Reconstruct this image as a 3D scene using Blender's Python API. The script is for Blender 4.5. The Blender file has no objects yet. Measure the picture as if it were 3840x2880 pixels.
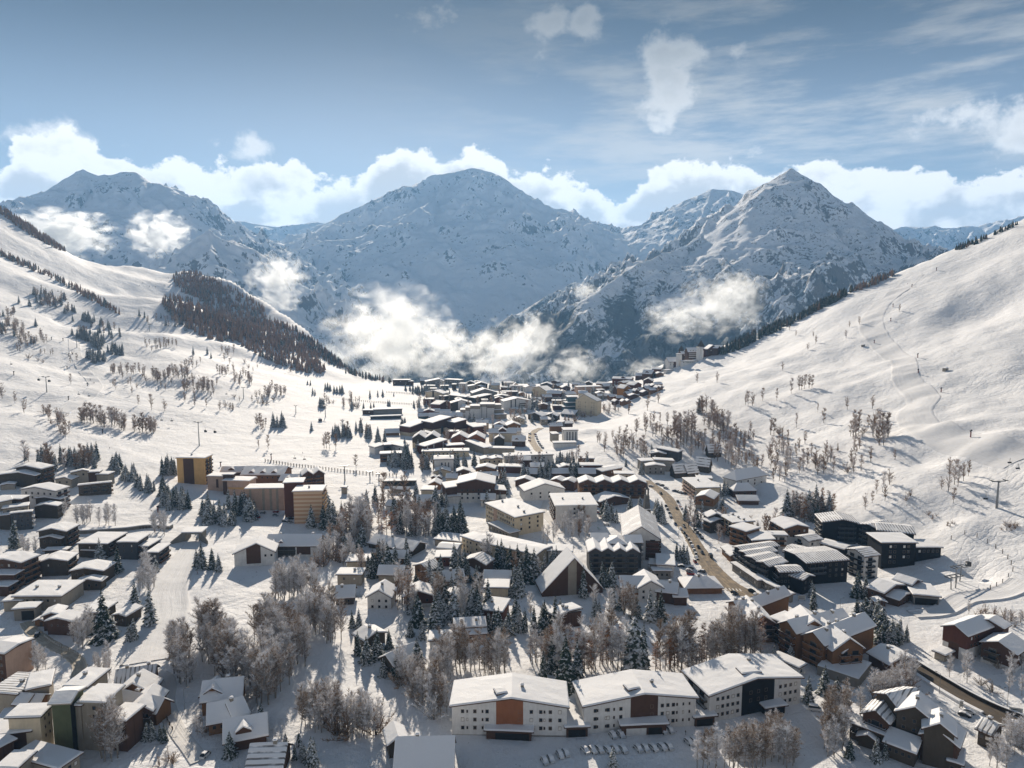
import bpy, bmesh, math, random
import numpy as np
from mathutils import Vector, Matrix
SC = bpy.context.scene
COL = SC.collection
RND = random.Random(7)
# ---------------------------------------------------------------- camera
F_PX, PITCH, CAM_H = 2667.0, math.radians(6.7), 150.0
cp, sp = math.cos(PITCH), math.sin(PITCH)
cam = bpy.data.cameras.new('camera')
cam.lens = 36 * F_PX / 3840; cam.sensor_width = 36; cam.clip_start = 1; cam.clip_end = 60000
camo = bpy.data.objects.new('camera', cam); COL.objects.link(camo)
camo.location = (0, 0, CAM_H); camo.rotation_euler = (math.pi / 2 - PITCH, 0, 0)
SC.camera = camo

def ray(u, v):
    a = (u - 1920) / F_PX; b = (1440 - v) / F_PX
    return np.array([a, cp + b * sp, b * cp - sp])
def D(u, v): return (u * 1.736, v * 1.736)            # overview reading -> photo pixels
CROP = {'m0': (0, 1000), 'm1': (960, 1000), 'm2': (1920, 1000), 'm3': (2880, 1000),
        'a0': (0, 1600), 'a1': (960, 1600), 'a2': (1920, 1600), 'a3': (2880, 1600),
        'b0': (0, 2240), 'b1': (960, 2240), 'b2': (1920, 2240), 'b3': (2880, 2240)}
CROP2 = {'v1': (1500, 1380, 4.424), 'v2': (1980, 1380, 4.424), 'v3': (2200, 1250, 3.95), 'v4': (2640, 1850, 4.424),
         'v5': (3100, 2550, 2.989), 'v6': (0, 2480, 3.3515), 'v7': (0, 1700, 4.424), 'v8': (2680, 2200, 3.95)}
def K(c, u, v):
    if c == 'd': return D(u, v)
    if c in CROP2:
        x, y, s = CROP2[c]; return (x + u / s, y + v / s)
    x, y = CROP[c]; return (x + u / 2.304, y + v / 2.304)
def at_depth(u, v, Y):
    r = ray(u, v); t = Y / r[1]
    return np.array([0, 0, CAM_H]) + r * t
def DP(u, v, Y): return at_depth(u * 1.736, v * 1.736, Y)
def project(p):
    d = np.array(p) - np.array([0, 0, CAM_H])
    z = d[1] * cp - d[2] * sp; y = d[1] * sp + d[2] * cp
    return (1920 + F_PX * d[0] / z, 1440 - F_PX * y / z)

# ---------------------------------------------------------------- numpy noise
_rs = np.random.RandomState(11)
_PERM = _rs.permutation(256)
_PERM = np.concatenate([_PERM, _PERM, _PERM])
_GR = np.stack([np.cos(np.arange(256) * 2.399963), np.sin(np.arange(256) * 2.399963)], 1)
def gnoise(x, y):
    xi = np.floor(x).astype(int); yi = np.floor(y).astype(int)
    xf = x - xi; yf = y - yi
    u = xf * xf * xf * (xf * (xf * 6 - 15) + 10); v = yf * yf * yf * (yf * (yf * 6 - 15) + 10)
    def g(ix, iy, dx, dy):
        h = _PERM[(_PERM[ix & 255] + iy) & 255]
        return _GR[h, 0] * dx + _GR[h, 1] * dy
    a = g(xi, yi, xf, yf); b = g(xi + 1, yi, xf - 1, yf)
    c = g(xi, yi + 1, xf, yf - 1); d = g(xi + 1, yi + 1, xf - 1, yf - 1)
    return (a + u * (b - a)) * (1 - v) + (c + u * (d - c)) * v
def fbm(x, y, octv=5, lac=2.03, gain=0.5):
    s = 0; a = 1.0
    for i in range(octv):
        s = s + a * gnoise(x + 17.3 * i, y - 9.1 * i); x = x * lac; y = y * lac; a *= gain
    return s
def ridged(x, y, octv=6, lac=2.1, gain=0.55):
    s = 0; a = 1.0; w = 1.0
    for i in range(octv):
        n = 1 - np.abs(gnoise(x + 31.7 * i, y + 5.3 * i)) * 2; n = np.clip(n, 0, 1) ** 2 * w
        w = np.clip(n * 1.6, 0, 1); s = s + a * n; x = x * lac; y = y * lac; a *= gain
    return s

# ---------------------------------------------------------------- shader helper
class Sk:
    """a socket with arithmetic: builds Math nodes"""
    def __init__(s, nt, sock): s.nt, s.s = nt, sock
    def _m(s, op, *o, clamp=False):
        n = s.nt.nodes.new('ShaderNodeMath'); n.operation = op; n.use_clamp = clamp
        for i, x in enumerate((s,) + o):
            if isinstance(x, Sk): s.nt.links.new(x.s, n.inputs[i])
            else: n.inputs[i].default_value = x
        return Sk(s.nt, n.outputs[0])
    def __add__(s, o): return s._m('ADD', o)
    def __sub__(s, o): return s._m('SUBTRACT', o)
    def __mul__(s, o): return s._m('MULTIPLY', o)
    def __truediv__(s, o): return s._m('DIVIDE', o)
    __radd__ = __add__; __rmul__ = __mul__
    def __rsub__(s, o): return (s * -1.0) + o
    def mx(s, o): return s._m('MAXIMUM', o)
    def mn(s, o): return s._m('MINIMUM', o)
    def pw(s, o): return s._m('POWER', o)
    def sm(s, a, b):
        n = s.nt.nodes.new('ShaderNodeMapRange'); n.interpolation_type = 'SMOOTHSTEP'
        s.nt.links.new(s.s, n.inputs['Value']); n.inputs['From Min'].default_value = a; n.inputs['From Max'].default_value = b
        return Sk(s.nt, n.outputs['Result'])
def node(nt, t, **k):
    n = nt.nodes.new(t)
    for a, b in k.items(): setattr(n, a, b)
    return n
def tex_noise(nt, vec, scale, detail=4, rough=0.5, dist=0.0):
    n = node(nt, 'ShaderNodeTexNoise')
    if vec is not None: nt.links.new(vec, n.inputs['Vector'])
    n.inputs['Scale'].default_value = scale; n.inputs['Detail'].default_value = detail
    n.inputs['Roughness'].default_value = rough; n.inputs['Distortion'].default_value = dist
    return Sk(nt, n.outputs['Fac'])
def mapping(nt, vec, scale=(1, 1, 1), rot=(0, 0, 0), loc=(0, 0, 0)):
    m = node(nt, 'ShaderNodeMapping'); nt.links.new(vec, m.inputs['Vector'])
    m.inputs['Scale'].default_value = scale; m.inputs['Rotation'].default_value = rot; m.inputs['Location'].default_value = loc
    return m.outputs[0]
def mixc(nt, f, a, b):
    m = node(nt, 'ShaderNodeMix', data_type='RGBA')
    if isinstance(f, Sk): nt.links.new(f.s, m.inputs[0])
    else: m.inputs[0].default_value = f
    for i, c in ((6, a), (7, b)):
        if isinstance(c, tuple): m.inputs[i].default_value = c if len(c) == 4 else c + (1,)
        else: nt.links.new(c, m.inputs[i])
    return m.outputs[2]
def bump(nt, h, dist, strength=1.0):
    b = node(nt, 'ShaderNodeBump'); nt.links.new(h.s, b.inputs['Height'])
    b.inputs['Distance'].default_value = dist; b.inputs['Strength'].default_value = strength
    return b.outputs[0]
def new_mat(name, col=(0.5, 0.5, 0.5), rough=0.8, spec=0.3):
    m = bpy.data.materials.new(name); m.use_nodes = True
    b = m.node_tree.nodes['Principled BSDF']
    b.inputs['Base Color'].default_value = col + (1,); b.inputs['Roughness'].default_value = rough
    b.inputs['Specular IOR Level'].default_value = spec
    return m, m.node_tree, b

# ---------------------------------------------------------------- light and sky
SUN_AZ, SUN_EL = math.radians(-11), math.radians(24)
sv = Vector((math.sin(SUN_AZ) * math.cos(SUN_EL), math.cos(SUN_AZ) * math.cos(SUN_EL), math.sin(SUN_EL)))
sl = bpy.data.lights.new('sun', 'SUN'); sl.energy = 5.0; sl.angle = math.radians(0.53); sl.color = (1.0, 0.875, 0.72)
so = bpy.data.objects.new('sun', sl); COL.objects.link(so); so.rotation_euler = sv.to_track_quat('Z', 'Y').to_euler()
so.location = (0, 0, 400)
W = bpy.data.worlds.new('World'); SC.world = W; W.use_nodes = True
def build_world():
    nt = W.node_tree; bg = nt.nodes['Background']; L = nt.links.new
    sky = node(nt, 'ShaderNodeTexSky', sky_type='NISHITA'); sky.sun_disc = False
    sky.sun_elevation = SUN_EL; sky.sun_rotation = SUN_AZ; sky.altitude = 1700
    sky.air_density = 1.0; sky.dust_density = 0.4; sky.ozone_density = 1.7
    tc = node(nt, 'ShaderNodeTexCoord'); d = tc.outputs['Generated']
    sep = node(nt, 'ShaderNodeSeparateXYZ'); L(d, sep.inputs[0])
    x, y, z = (Sk(nt, sep.outputs[i]) for i in range(3))
    az = x._m('ARCTAN2', y); el = z._m('ARCSINE')
    # warped direction for wispy cloud outlines
    nb = tex_noise(nt, mapping(nt, d, (1, 1, 1.35)), 16, 9, 0.56)
    nb2 = tex_noise(nt, mapping(nt, d, (1, 1, 1.2), loc=(3, 1, 2)), 42, 6, 0.6)
    nf = tex_noise(nt, mapping(nt, d, (1, 1, 2.2), loc=(7, 1, 0)), 9, 5, 0.5)
    nf2 = tex_noise(nt, mapping(nt, d, (1, 1, 1.6), loc=(2, 6, 1)), 11, 4, 0.5)
    # height of the cumulus bank behind the mountains, by compass direction
    prof = [(-300, 345), (0, 352), (30, 312), (100, 300), (180, 290), (230, 300), (295, 345), (345, 356), (400, 350), (480, 358), (600, 352),
            (650, 362), (705, 390), (760, 385), (805, 345), (815, 316), (880, 318), (960, 316), (1040, 316), (1090, 350), (1135, 378), (1200, 368),
            (1260, 395), (1330, 425), (1390, 388), (1450, 352), (1560, 345), (1640, 352), (1690, 375), (1750, 350), (1850, 356), (1950, 360),
            (2050, 350), (2130, 366), (2300, 350), (2500, 360)]
    fc = node(nt, 'ShaderNodeFloatCurve'); cv = fc.mapping.curves[0]
    pts = []
    for u, v in prof:
        r = ray(u * 1.736, v * 1.736); r = r / np.linalg.norm(r)
        pts.append((math.atan2(r[0], r[1]) / 2.4 + 0.5, math.asin(r[2]) / 0.4))
    cv.points[0].location = (0, pts[0][1]); cv.points[1].location = (1, pts[-1][1])
    for p in pts: cv.points.new(*p)
    for p in cv.points: p.handle_type = 'AUTO_CLAMPED'
    fc.mapping.update()
    L((az * (1 / 2.4) + 0.5).s, fc.inputs['Value'])
    top = Sk(nt, fc.outputs[0]) * 0.4
    bank = (top - el) * 28.0 + (nb - 0.5) * 2.6 + (nb2 - 0.5) * 1.3 + 0.05
    a_bank = bank.sm(0.0, 0.26)
    # single puffs and veils: (u, v, ru, rv) read off the overview
    dens = None
    for u, v, ru, rv, g in ((1452, 120, 70, 45, 1.0), (1440, 180, 58, 75, 1.0), (1438, 255, 45, 40, .75), (1190, 45, 55, 30, .9), (1265, 45, 45, 30, .9), (1165, 100, 25, 50, .55), (900, 45, 80, 26, .6), (960, 30, 40, 40, .5), (540, 315, 42, 36, .95),
                         (2150, 255, 100, 50, 1.0), (2200, 300, 60, 40, .9), (1600, 110, 25, 35, .5), (150, 300, 120, 36, .7), (465, 305, 22, 14, .55), (1620, 335, 40, 22, .5), (830, 225, 60, 14, .4), (665, 232, 25, 8, .35)):
        r = ray(u * 1.736, v * 1.736); r = r / np.linalg.norm(r)
        pa, pe = math.atan2(r[0], r[1]), math.asin(r[2])
        k = 1.736 / F_PX
        e = (((az - pa) * (1 / (ru * k))).pw(2.0) + ((el - pe) * (1 / (rv * k))).pw(2.0))
        q = (e * -0.8)._m('EXPONENT') * g
        dens = q if dens is None else dens.mx(q)
    puff = dens * 3.0 + (nb - 0.5) * 4.2 + (nb2 - 0.5) * 2.6 - 1.2
    a_puff = puff.sm(0.0, 1.35) * 0.94
    # high streaky veil, thicker to the right
    st = tex_noise(nt, mapping(nt, d, (1.0, 1.0, 5.5), rot=(0, 0.12, 0.2)), 6.5, 8, 0.6)
    st2 = tex_noise(nt, mapping(nt, d, (1.0, 1.0, 2.2), loc=(1, 5, 2)), 3.0, 3, 0.5)
    right = az.sm(-0.28, 0.30) * (1.0 - az.sm(1.0, 1.6))
    veil = (st + (st2 - 0.5) * 0.5 - 0.41).sm(0.0, 0.28) * right * 0.85 * el.sm(0.1, 0.2)
    # brightness: thin lit edges, greyer cores
    core = ((top - el) * 28.0 + (nb - .5) * 2.2 - .25).sm(0.0, 0.8) * (nf2 - 0.41 + (nb - .5) * .5).sm(0.0, 0.15)
    cb = 1.0 - core * 0.36
    darkz = 1.0 - el.sm(0.18, 0.38) * 0.68 * y.sm(-.2, .4)
    ccol = mixc(nt, core, (1.0, 0.965, 0.91), (0.88, 0.865, 0.86))
    hs = node(nt, 'ShaderNodeHueSaturation'); hs.inputs['Saturation'].default_value = .64; L(sky.outputs[0], hs.inputs['Color'])
    skycol = node(nt, 'ShaderNodeVectorMath', operation='SCALE'); L(hs.outputs[0], skycol.inputs[0]); L((darkz * SKY_GAIN).s, skycol.inputs['Scale'])
    cc = node(nt, 'ShaderNodeVectorMath', operation='SCALE'); L(ccol, cc.inputs[0]); L((cb * CLOUD_GAIN).s, cc.inputs['Scale'])
    vc = node(nt, 'ShaderNodeVectorMath', operation='SCALE'); vc.inputs[0].default_value = (1, .98, .95); L((darkz * CLOUD_GAIN * 0.60).s, vc.inputs['Scale'])
    pc = node(nt, 'ShaderNodeVectorMath', operation='SCALE'); pc.inputs[0].default_value = (1, .975, .94); L((darkz * CLOUD_GAIN * .86 * ((puff - 0.7).sm(0.0, 1.6) * -0.16 + 0.98)).s, pc.inputs['Scale'])
    fill_cloud = (tex_noise(nt, mapping(nt, d, (1, 1, 1.5), loc=(4, 2, 8)), 2.6, 6, .55) - .40).sm(0.0, .2) * (1.0 - y.sm(-.35, .15)) * el.sm(.02, .2) * .2  # unseen clouds behind the camera, added to lift the fill light
    veil = veil.mx(fill_cloud)
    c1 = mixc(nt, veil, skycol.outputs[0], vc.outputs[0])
    c2 = mixc(nt, a_puff, c1, pc.outputs[0])
    c3 = mixc(nt, a_bank, c2, cc.outputs[0])
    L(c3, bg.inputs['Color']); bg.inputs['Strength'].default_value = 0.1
SKY_GAIN, CLOUD_GAIN = 0.46, 9.0
build_world()
SC.view_settings.view_transform = 'Standard'; SC.view_settings.look = 'None'
SC.view_settings.exposure = 0.48; SC.view_settings.gamma = 1.0
cy = SC.cycles
cy.use_denoising = True; cy.max_bounces = 6; cy.diffuse_bounces = 4; cy.glossy_bounces = 2; cy.transmission_bounces = 2
cy.volume_bounces = 3; cy.transparent_max_bounces = 6; cy.caustics_reflective = False; cy.caustics_refractive = False
cy.volume_step_rate = 2.0; cy.volume_max_steps = 96

# ---------------------------------------------------------------- objects
def put(o, parent=None, **props):
    COL.objects.link(o)
    if parent is not None: o.parent = parent
    for k, v in props.items(): o[k] = v
    return o
def mesh_obj(name, verts, faces, mats, parent=None, mi=None, smooth=False, **props):
    me = bpy.data.meshes.new(name); me.from_pydata([tuple(map(float, v)) for v in verts], [], faces)
    for m in (mats if isinstance(mats, (list, tuple)) else [mats]): me.materials.append(m)
    if mi is not None: me.polygons.foreach_set('material_index', mi)
    if smooth: me.polygons.foreach_set('use_smooth', [True] * len(me.polygons))
    me.update()
    return put(bpy.data.objects.new(name, me), parent, **props)
def empty(name, loc, rz=0.0, **props):
    o = bpy.data.objects.new(name, None); o.empty_display_size = 0.5
    o.location = loc; o.rotation_euler = (0, 0, rz)
    return put(o, None, **props)
def grid_faces(nr, nc):
    i = np.arange(nr - 1)[:, None] * nc + np.arange(nc - 1)[None, :]
    return np.stack([i, i + 1, i + nc + 1, i + nc], -1).reshape(-1, 4)
def grid_obj(name, P, mats, **props):
    nr, nc = P.shape[:2]; f = grid_faces(nr, nc)
    me = bpy.data.meshes.new(name); me.vertices.add(nr * nc); me.vertices.foreach_set('co', P.reshape(-1).astype(np.float32))
    me.loops.add(f.size); me.loops.foreach_set('vertex_index', f.reshape(-1).astype(np.int32))
    me.polygons.add(len(f)); me.polygons.foreach_set('loop_start', np.arange(0, f.size, 4, dtype=np.int32))
    me.polygons.foreach_set('use_smooth', np.ones(len(f), bool))
    me.update(calc_edges=True); me.validate()
    me.materials.append(mats)
    return put(bpy.data.objects.new(name, me), None, **props)

# ---------------------------------------------------------------- terrain
CTRL = [  # overview u, v, forward distance in metres: the plateau and both hillsides
 (0,500,1600),(0,600,1330),(0,700,1050),(0,800,850),(0,900,680),(0,1000,560),(0,1100,470),(0,1200,395),
 (200,640,1450),(200,700,1220),(200,800,960),(200,900,740),(200,990,600),(200,1100,480),
 (400,660,1500),(400,720,1280),(400,800,1010),(400,900,800),(400,1000,620),
 (500,720,1600),(500,640,1850),(600,720,1560),(600,790,1250),(600,850,1000),(600,960,720),(700,800,1330),(700,860,1040),(760,830,1280),
 (1400,850,960),(1500,850,880),(1600,850,820),(1800,850,720),(2000,850,650),(2212,850,600),
 (2212,650,800),(2212,550,950),(2000,750,800),(1800,750,920),(1700,750,1030),(2000,650,950),
 (1600,950,690),(1800,950,600),(2000,950,530),(2212,950,490),(1450,940,710),(1330,900,900),
 (1500,1000,640),(1650,1030,590),(1800,1050,530),(2000,1050,460),(2212,1050,425),
 (1800,1120,470),(2000,1130,435),(2212,1130,395),(2212,1250,350),(2100,1280,345),(2212,1330,315)]
RIM = [(-700,330,1800),(-300,370,1750),(0,452,1750),(80,500,1790),(155,547,1820),(235,573,1860),(300,577,1950),(370,592,2000),(392,585,2000),(450,592,1950),(510,612,1900),(580,652,1800),
 (640,692,1700),(700,752,1600),(770,806,1480),(860,826,1330),(1000,828,1300),(1200,828,1300),(1320,822,1260),(1400,800,1230),(1460,775,1230),(1560,748,1240),
 (1700,691,1160),(1830,626,1120),(1950,581,1110),(2080,531,1120),(2212,471,1150),(2600,340,1150),(2900,300,1150)]
cpts = [DP(*c) for c in CTRL] + [DP(*c) for c in RIM]
for yy in (40, 150, 213, 228, 260, 300, 345, 410, 480, 560, 650, 780, 915, 1080, 1250):      # the flat valley floor
    for xx in np.linspace(-0.2, 0.05, 3) if yy > 560 else np.linspace(-0.75, 0.5, 6):
        if yy > 380 and xx > 0.26: continue
        if yy > 330 and xx < -0.4: continue
        cpts.append(np.array([xx * yy, yy, 0.0]))
cpts += [np.array(p) for p in ((-600., 100., 10.), (-900, 500, 120), (600, 100, 20), (800, 500, 180), (-1500, 1000, 420), (1200, 900, 420))]
cpts = np.array(cpts)
def tps_fit(p, z, lam=2e-4):
    n = len(p); d2 = ((p[:, None] - p[None]) ** 2).sum(-1)
    Km = 0.5 * d2 * np.log(d2 + 1e-12) + lam * np.eye(n)
    Pm = np.c_[np.ones(n), p]
    A = np.block([[Km, Pm], [Pm.T, np.zeros((3, 3))]])
    return np.linalg.solve(A, np.r_[z, 0, 0, 0])
_tp = cpts[:, :2] / 1000.0
_tw = tps_fit(_tp, cpts[:, 2])
def tps(x, y):
    q = np.stack([np.ravel(x), np.ravel(y)], 1) / 1000.0; out = np.empty(len(q))
    for i in range(0, len(q), 40000):
        c = q[i:i + 40000]; d2 = ((c[:, None] - _tp[None]) ** 2).sum(-1)
        out[i:i + 40000] = (0.5 * d2 * np.log(d2 + 1e-12)) @ _tw[:-3] + _tw[-3] + c @ _tw[-2:]
    return out.reshape(np.shape(x))
_rw = np.array([DP(*c)[:2] for c in RIM]); _raz = np.arctan2(_rw[:, 0], _rw[:, 1]); _rr = np.hypot(_rw[:, 0], _rw[:, 1])
BUMPS = []   # (x, y, radius_x, radius_y, angle, height): hollows and humps seen on the slopes
def add_bump(u, v, rx, ry, ang, h):
    BUMPS.append((u, v, rx, ry, ang, h))
def height0(x, y):
    az = np.arctan2(x, y); r = np.hypot(x, y)
    rim = np.interp(az, _raz, _rr)
    k = np.minimum(1, rim / np.maximum(r, 1))
    z = tps(x * k, y * k) - 0.62 * np.maximum(0, r - rim)
    slope_w = np.clip((z - 4) / 40, 0, 1)
    z = z + slope_w * (fbm(x / 130, y / 130, 4) * 8 + fbm(x / 38 + 9, y / 38, 3) * 2.2 + fbm(x / 15, y / 15 + 4, 2) * .55) + fbm(x / 60, y / 60, 3) * 0.9
    return z
GX0, GY0, GS = -1900.0, 0.0, 4.0
_gx = np.arange(GX0, 1400, GS); _gy = np.arange(GY0, 2500, GS)
_GX, _GY = np.meshgrid(_gx, _gy)
HG = height0(_GX, _GY)
def T(x, y):
    fx = (np.asarray(x, float) - GX0) / GS; fy = (np.asarray(y, float) - GY0) / GS
    fx = np.clip(fx, 0, HG.shape[1] - 1.001); fy = np.clip(fy, 0, HG.shape[0] - 1.001)
    i = fx.astype(int); j = fy.astype(int); u = fx - i; v = fy - j
    return (HG[j, i] * (1 - u) + HG[j, i + 1] * u) * (1 - v) + (HG[j + 1, i] * (1 - u) + HG[j + 1, i + 1] * u) * v
_ts = np.arange(90, 2450, 2.0)
def hit(u, v, h=0.0):
    """point where the ray through photo pixel (u, v) is h metres above the ground"""
    r = ray(u, v); r = r / np.hypot(r[0], r[1])
    P = np.array([0, 0, CAM_H])[None] + r[None] * _ts[:, None]
    g = P[:, 2] - h - T(P[:, 0], P[:, 1])
    idx = np.nonzero(g < 0)[0]
    if len(idx) == 0: return None
    i = max(idx[0], 1); a, b = _ts[i - 1], _ts[i]
    ga, gb = g[i - 1], g[i]; t = a + (b - a) * ga / (ga - gb + 1e-9)
    return np.array([0, 0, CAM_H]) + r * t
def HP(c, u, v, h=0.0): return hit(*K(c, u, v), h)
# local hollows and mounds carved into the slopes
for (u, v, rx, ry, ang, h) in ((2130,668,70,26,0.1,-13),(2050,640,90,30,0.1,9),(1980,985,40,22,0.5,-7),(2080,1010,60,25,0.2,-5),(2150,960,80,18,0.1,7),(2060,930,70,14,0.1,6),
                               (2110,1230,26,16,0,-6),(2080,1150,30,14,0,5),(1660,1060,26,18,0.4,6),(60,560,200,16,0.5,-10),(160,640,200,14,0.5,10),(300,700,200,16,0.5,-9),(420,745,200,12,0.5,8),(300,610,150,14,0.5,9),(420,690,150,10,0.5,-8),
                               (1270,935,36,10,0.3,5)):
    p = hit(*D(u, v))
    X, Y = _GX - p[0], _GY - p[1]; c, s = math.cos(ang), math.sin(ang)
    d = np.hypot(p[0], p[1]); ru, rv = rx * 1.736 / F_PX * d, ry * 1.736 / F_PX * d * 3.0
    e = ((X * c + Y * s) / ru) ** 2 + ((-X * s + Y * c) / rv) ** 2
    HG = HG + h * np.exp(-e)

def snow_mat(name, tint=(0.83, 0.835, 0.85), tuft=0.0, groom=False, rough_amp=1.0):
    m, nt, b = new_mat(name, tint, 0.75, 0.2)
    tc = node(nt, 'ShaderNodeTexCoord'); o = tc.outputs['Object']
    n1 = tex_noise(nt, o, 0.045, 6, 0.6); n2 = tex_noise(nt, mapping(nt, o, (1, .35, 1), rot=(0, 0, 0.4)), 0.35, 5, 0.62); n3 = tex_noise(nt, o, 1.6, 3, 0.6)
    h = n1 * 3.0 + n2 * (0.7 * rough_amp) + n3 * (0.22 * rough_amp)
    if groom:
        gt = tex_noise(nt, mapping(nt, tc.outputs['UV'], (13, .03, 1)), 1.0, 4, .6, .6)
        h = h * 0.35 + gt * 0.3
    else:
        w = node(nt, 'ShaderNodeTexWave', wave_type='BANDS'); nt.links.new(mapping(nt, o, rot=(0, 0, 1.1)), w.inputs[0])
        w.inputs['Scale'].default_value = 0.05; w.inputs['Distortion'].default_value = 14; w.inputs['Detail'].default_value = 4; w.inputs['Detail Scale'].default_value = 1.2
        tr = Sk(nt, w.outputs['Fac']).pw(6.0)
        msk = tex_noise(nt, o, 0.012, 3, 0.5).sm(0.45, 0.62)
        h = h - tr * msk * 0.16
    nt.links.new(bump(nt, h, 1.0, 0.85), b.inputs['Normal'])
    c = mixc(nt, n1.sm(0.35, 0.7), tuple(x * 0.95 for x in tint), tint)
    if tuft:
        t1 = tex_noise(nt, o, 0.5, 5, 0.75); t2 = tex_noise(nt, o, 0.018, 4, 0.6)
        f = (t1 - (0.672 - tuft * 0.09) + (t2 - 0.5) * 0.30).sm(0.0, 0.05)
        c = mixc(nt, f * 0.75, c, (0.16, 0.12, 0.085))
    nt.links.new(c, b.inputs['Base Color'])
    return m
M_SNOW = snow_mat('snow_ground', tuft=0.30)
na, nr = 620, 470
A = np.linspace(-1.45, 1.45, na); R = np.concatenate([np.geomspace(45, 1100, 330), np.linspace(1106, 3300, nr - 330)])
AA, RR = np.meshgrid(A, R)
XX, YY = RR * np.sin(AA), RR * np.cos(AA)
ZZ = np.where((XX > GX0 + 9) & (XX < 1390) & (YY > 4) & (YY < 2490), T(XX, YY), height0(XX, YY))
grid_obj('snow_ground', np.stack([XX, YY, np.maximum(ZZ, -900)], -1), M_SNOW, kind='structure')

# ---------------------------------------------------------------- mountains
def rock_mat(name, snowline=0.62, tree_top=-1e4, rocky=0.5, ns=0.004):
    m, nt, b = new_mat(name, (0.8, 0.82, 0.86), 0.8, 0.15)
    g = node(nt, 'ShaderNodeNewGeometry'); tc = node(nt, 'ShaderNodeTexCoord'); o = tc.outputs['Object']
    sp_ = node(nt, 'ShaderNodeSeparateXYZ'); nt.links.new(g.outputs['Normal'], sp_.inputs[0]); nz = Sk(nt, sp_.outputs[2])
    spo = node(nt, 'ShaderNodeSeparateXYZ'); nt.links.new(g.outputs['Position'], spo.inputs[0]); pz = Sk(nt, spo.outputs[2])
    n1 = tex_noise(nt, mapping(nt, o, (1, 1, .55)), ns * 1.5, 10, 0.70); n2 = tex_noise(nt, mapping(nt, o, (1, 1, .5)), ns * 7, 8, 0.72); n3 = tex_noise(nt, o, 0.0011, 4, 0.5)
    steep = (snowline - nz) * 1.5
    rk = (steep + (n1 - 0.5) * 1.7 + (n2 - 0.5) * 3.4 + (n3 - 0.5) * 1.6 + (rocky - 0.5)).sm(0.10, 0.26)
    rcol = mixc(nt, n2, (0.05, 0.053, 0.06), (0.16, 0.15, 0.15))
    c = mixc(nt, rk * 0.9, (0.83, 0.85, 0.88), rcol)
    if tree_top > -1e3:
        tn = tex_noise(nt, mapping(nt, o, (1, 1, .3)), 0.045, 4, 0.7); tn2 = tex_noise(nt, mapping(nt, o, (1, .4, .6)), 0.0045, 6, 0.6)
        lim = (tree_top - pz) * (1 / 420.0)
        f = (lim.mn(1.0) + (tn2 - 0.5) * 3.2 + (tn - 0.5) * 2.4 - 0.62).sm(0.0, 0.35)
        c = mixc(nt, f * 0.85, c, (0.028, 0.036, 0.032))
    nt.links.new(c, b.inputs['Base Color'])
    nt.links.new(bump(nt, n1 * 26 + n2 * 8, 1.0, .9), b.inputs['Normal'])
    return m
def mountain(name, ridges, mat, res, k=0.66, amp=60, wl=420, seed=0, ridge_k=None, pad=900, front=1700, base=-620, gul=0.55):
    segs = []; s0 = 0.0
    for ri, r in enumerate(ridges):
        P = np.array([DP(*p) for p in r]); kk = k if ri == 0 else (ridge_k or k * 1.25)
        for a, b_ in zip(P[:-1], P[1:]): segs.append((a, b_, kk, s0)); s0 += np.hypot(*(b_ - a)[:2])
        s0 += 777.0
    allp = np.array([p for s in segs for p in s[:2]])
    x0, x1 = allp[:, 0].min() - pad, allp[:, 0].max() + pad; y0, y1 = allp[:, 1].min() - front, allp[:, 1].max() + pad
    xs = np.arange(x0, x1, res); ys = np.arange(y0, y1, res * 1.15)
    X, Y = np.meshgrid(xs, ys)
    wx = X + fbm(X / 300 + seed, Y / 300, 3) * 26; wy = Y + fbm(X / 300 - seed, Y / 300 + 5, 3) * 26
    Z = np.full(X.shape, -1e9); DM = np.full(X.shape, 1e9); SS = np.zeros(X.shape); DW = np.zeros(X.shape)
    for a, b_, kk, sa in segs:
        ab = b_[:2] - a[:2]; t = np.clip(((wx - a[0]) * ab[0] + (wy - a[1]) * ab[1]) / (ab @ ab + 1e-6), 0, 1)
        dd = np.hypot(wx - a[0] - t * ab[0], wy - a[1] - t * ab[1])
        zz = a[2] + t * (b_[2] - a[2]) - kk * dd * (1 - 0.18 * np.clip(dd / 1500, 0, 1)); up = zz > Z
        Z = np.where(up, zz, Z); SS = np.where(up, sa + t * np.hypot(*ab), SS); DW = np.where(up, dd, DW); DM = np.minimum(DM, dd)
    w = np.clip(DM / 260, 0.15, 1)
    wob = fbm(X / 240 + 3, Y / 240, 3) * 60
    Z = Z + gul * amp * np.clip(DW / 220, .10, 1) * (ridged((SS + wob) / (wl * .42) + seed, DW / (wl * 3.2), 4) - .8)
    Z = Z + w * amp * (ridged(X / wl + seed, Y / wl + seed * 2, 6) - 0.75) + np.clip(DM / 60, 0.35, 1) * amp * 0.12 * fbm(X / 60, Y / 60, 3)
    Z = np.maximum(Z, base + fbm(X / 200, Y / 200, 2) * 10)
    return grid_obj(name, np.stack([X, Y, Z], -1), mat, kind='structure')
M_ROCK = rock_mat('mountain_snow_rock', rocky=0.38, snowline=.72)
M_ROCKF = rock_mat('mountain_snow_rock_forest', tree_top=440, rocky=0.43, snowline=.70, ns=0.009)
M_ROCKM = rock_mat('mountain_snow_rock_low_forest', tree_top=230, rocky=0.30, snowline=.72, ns=0.004)
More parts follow.
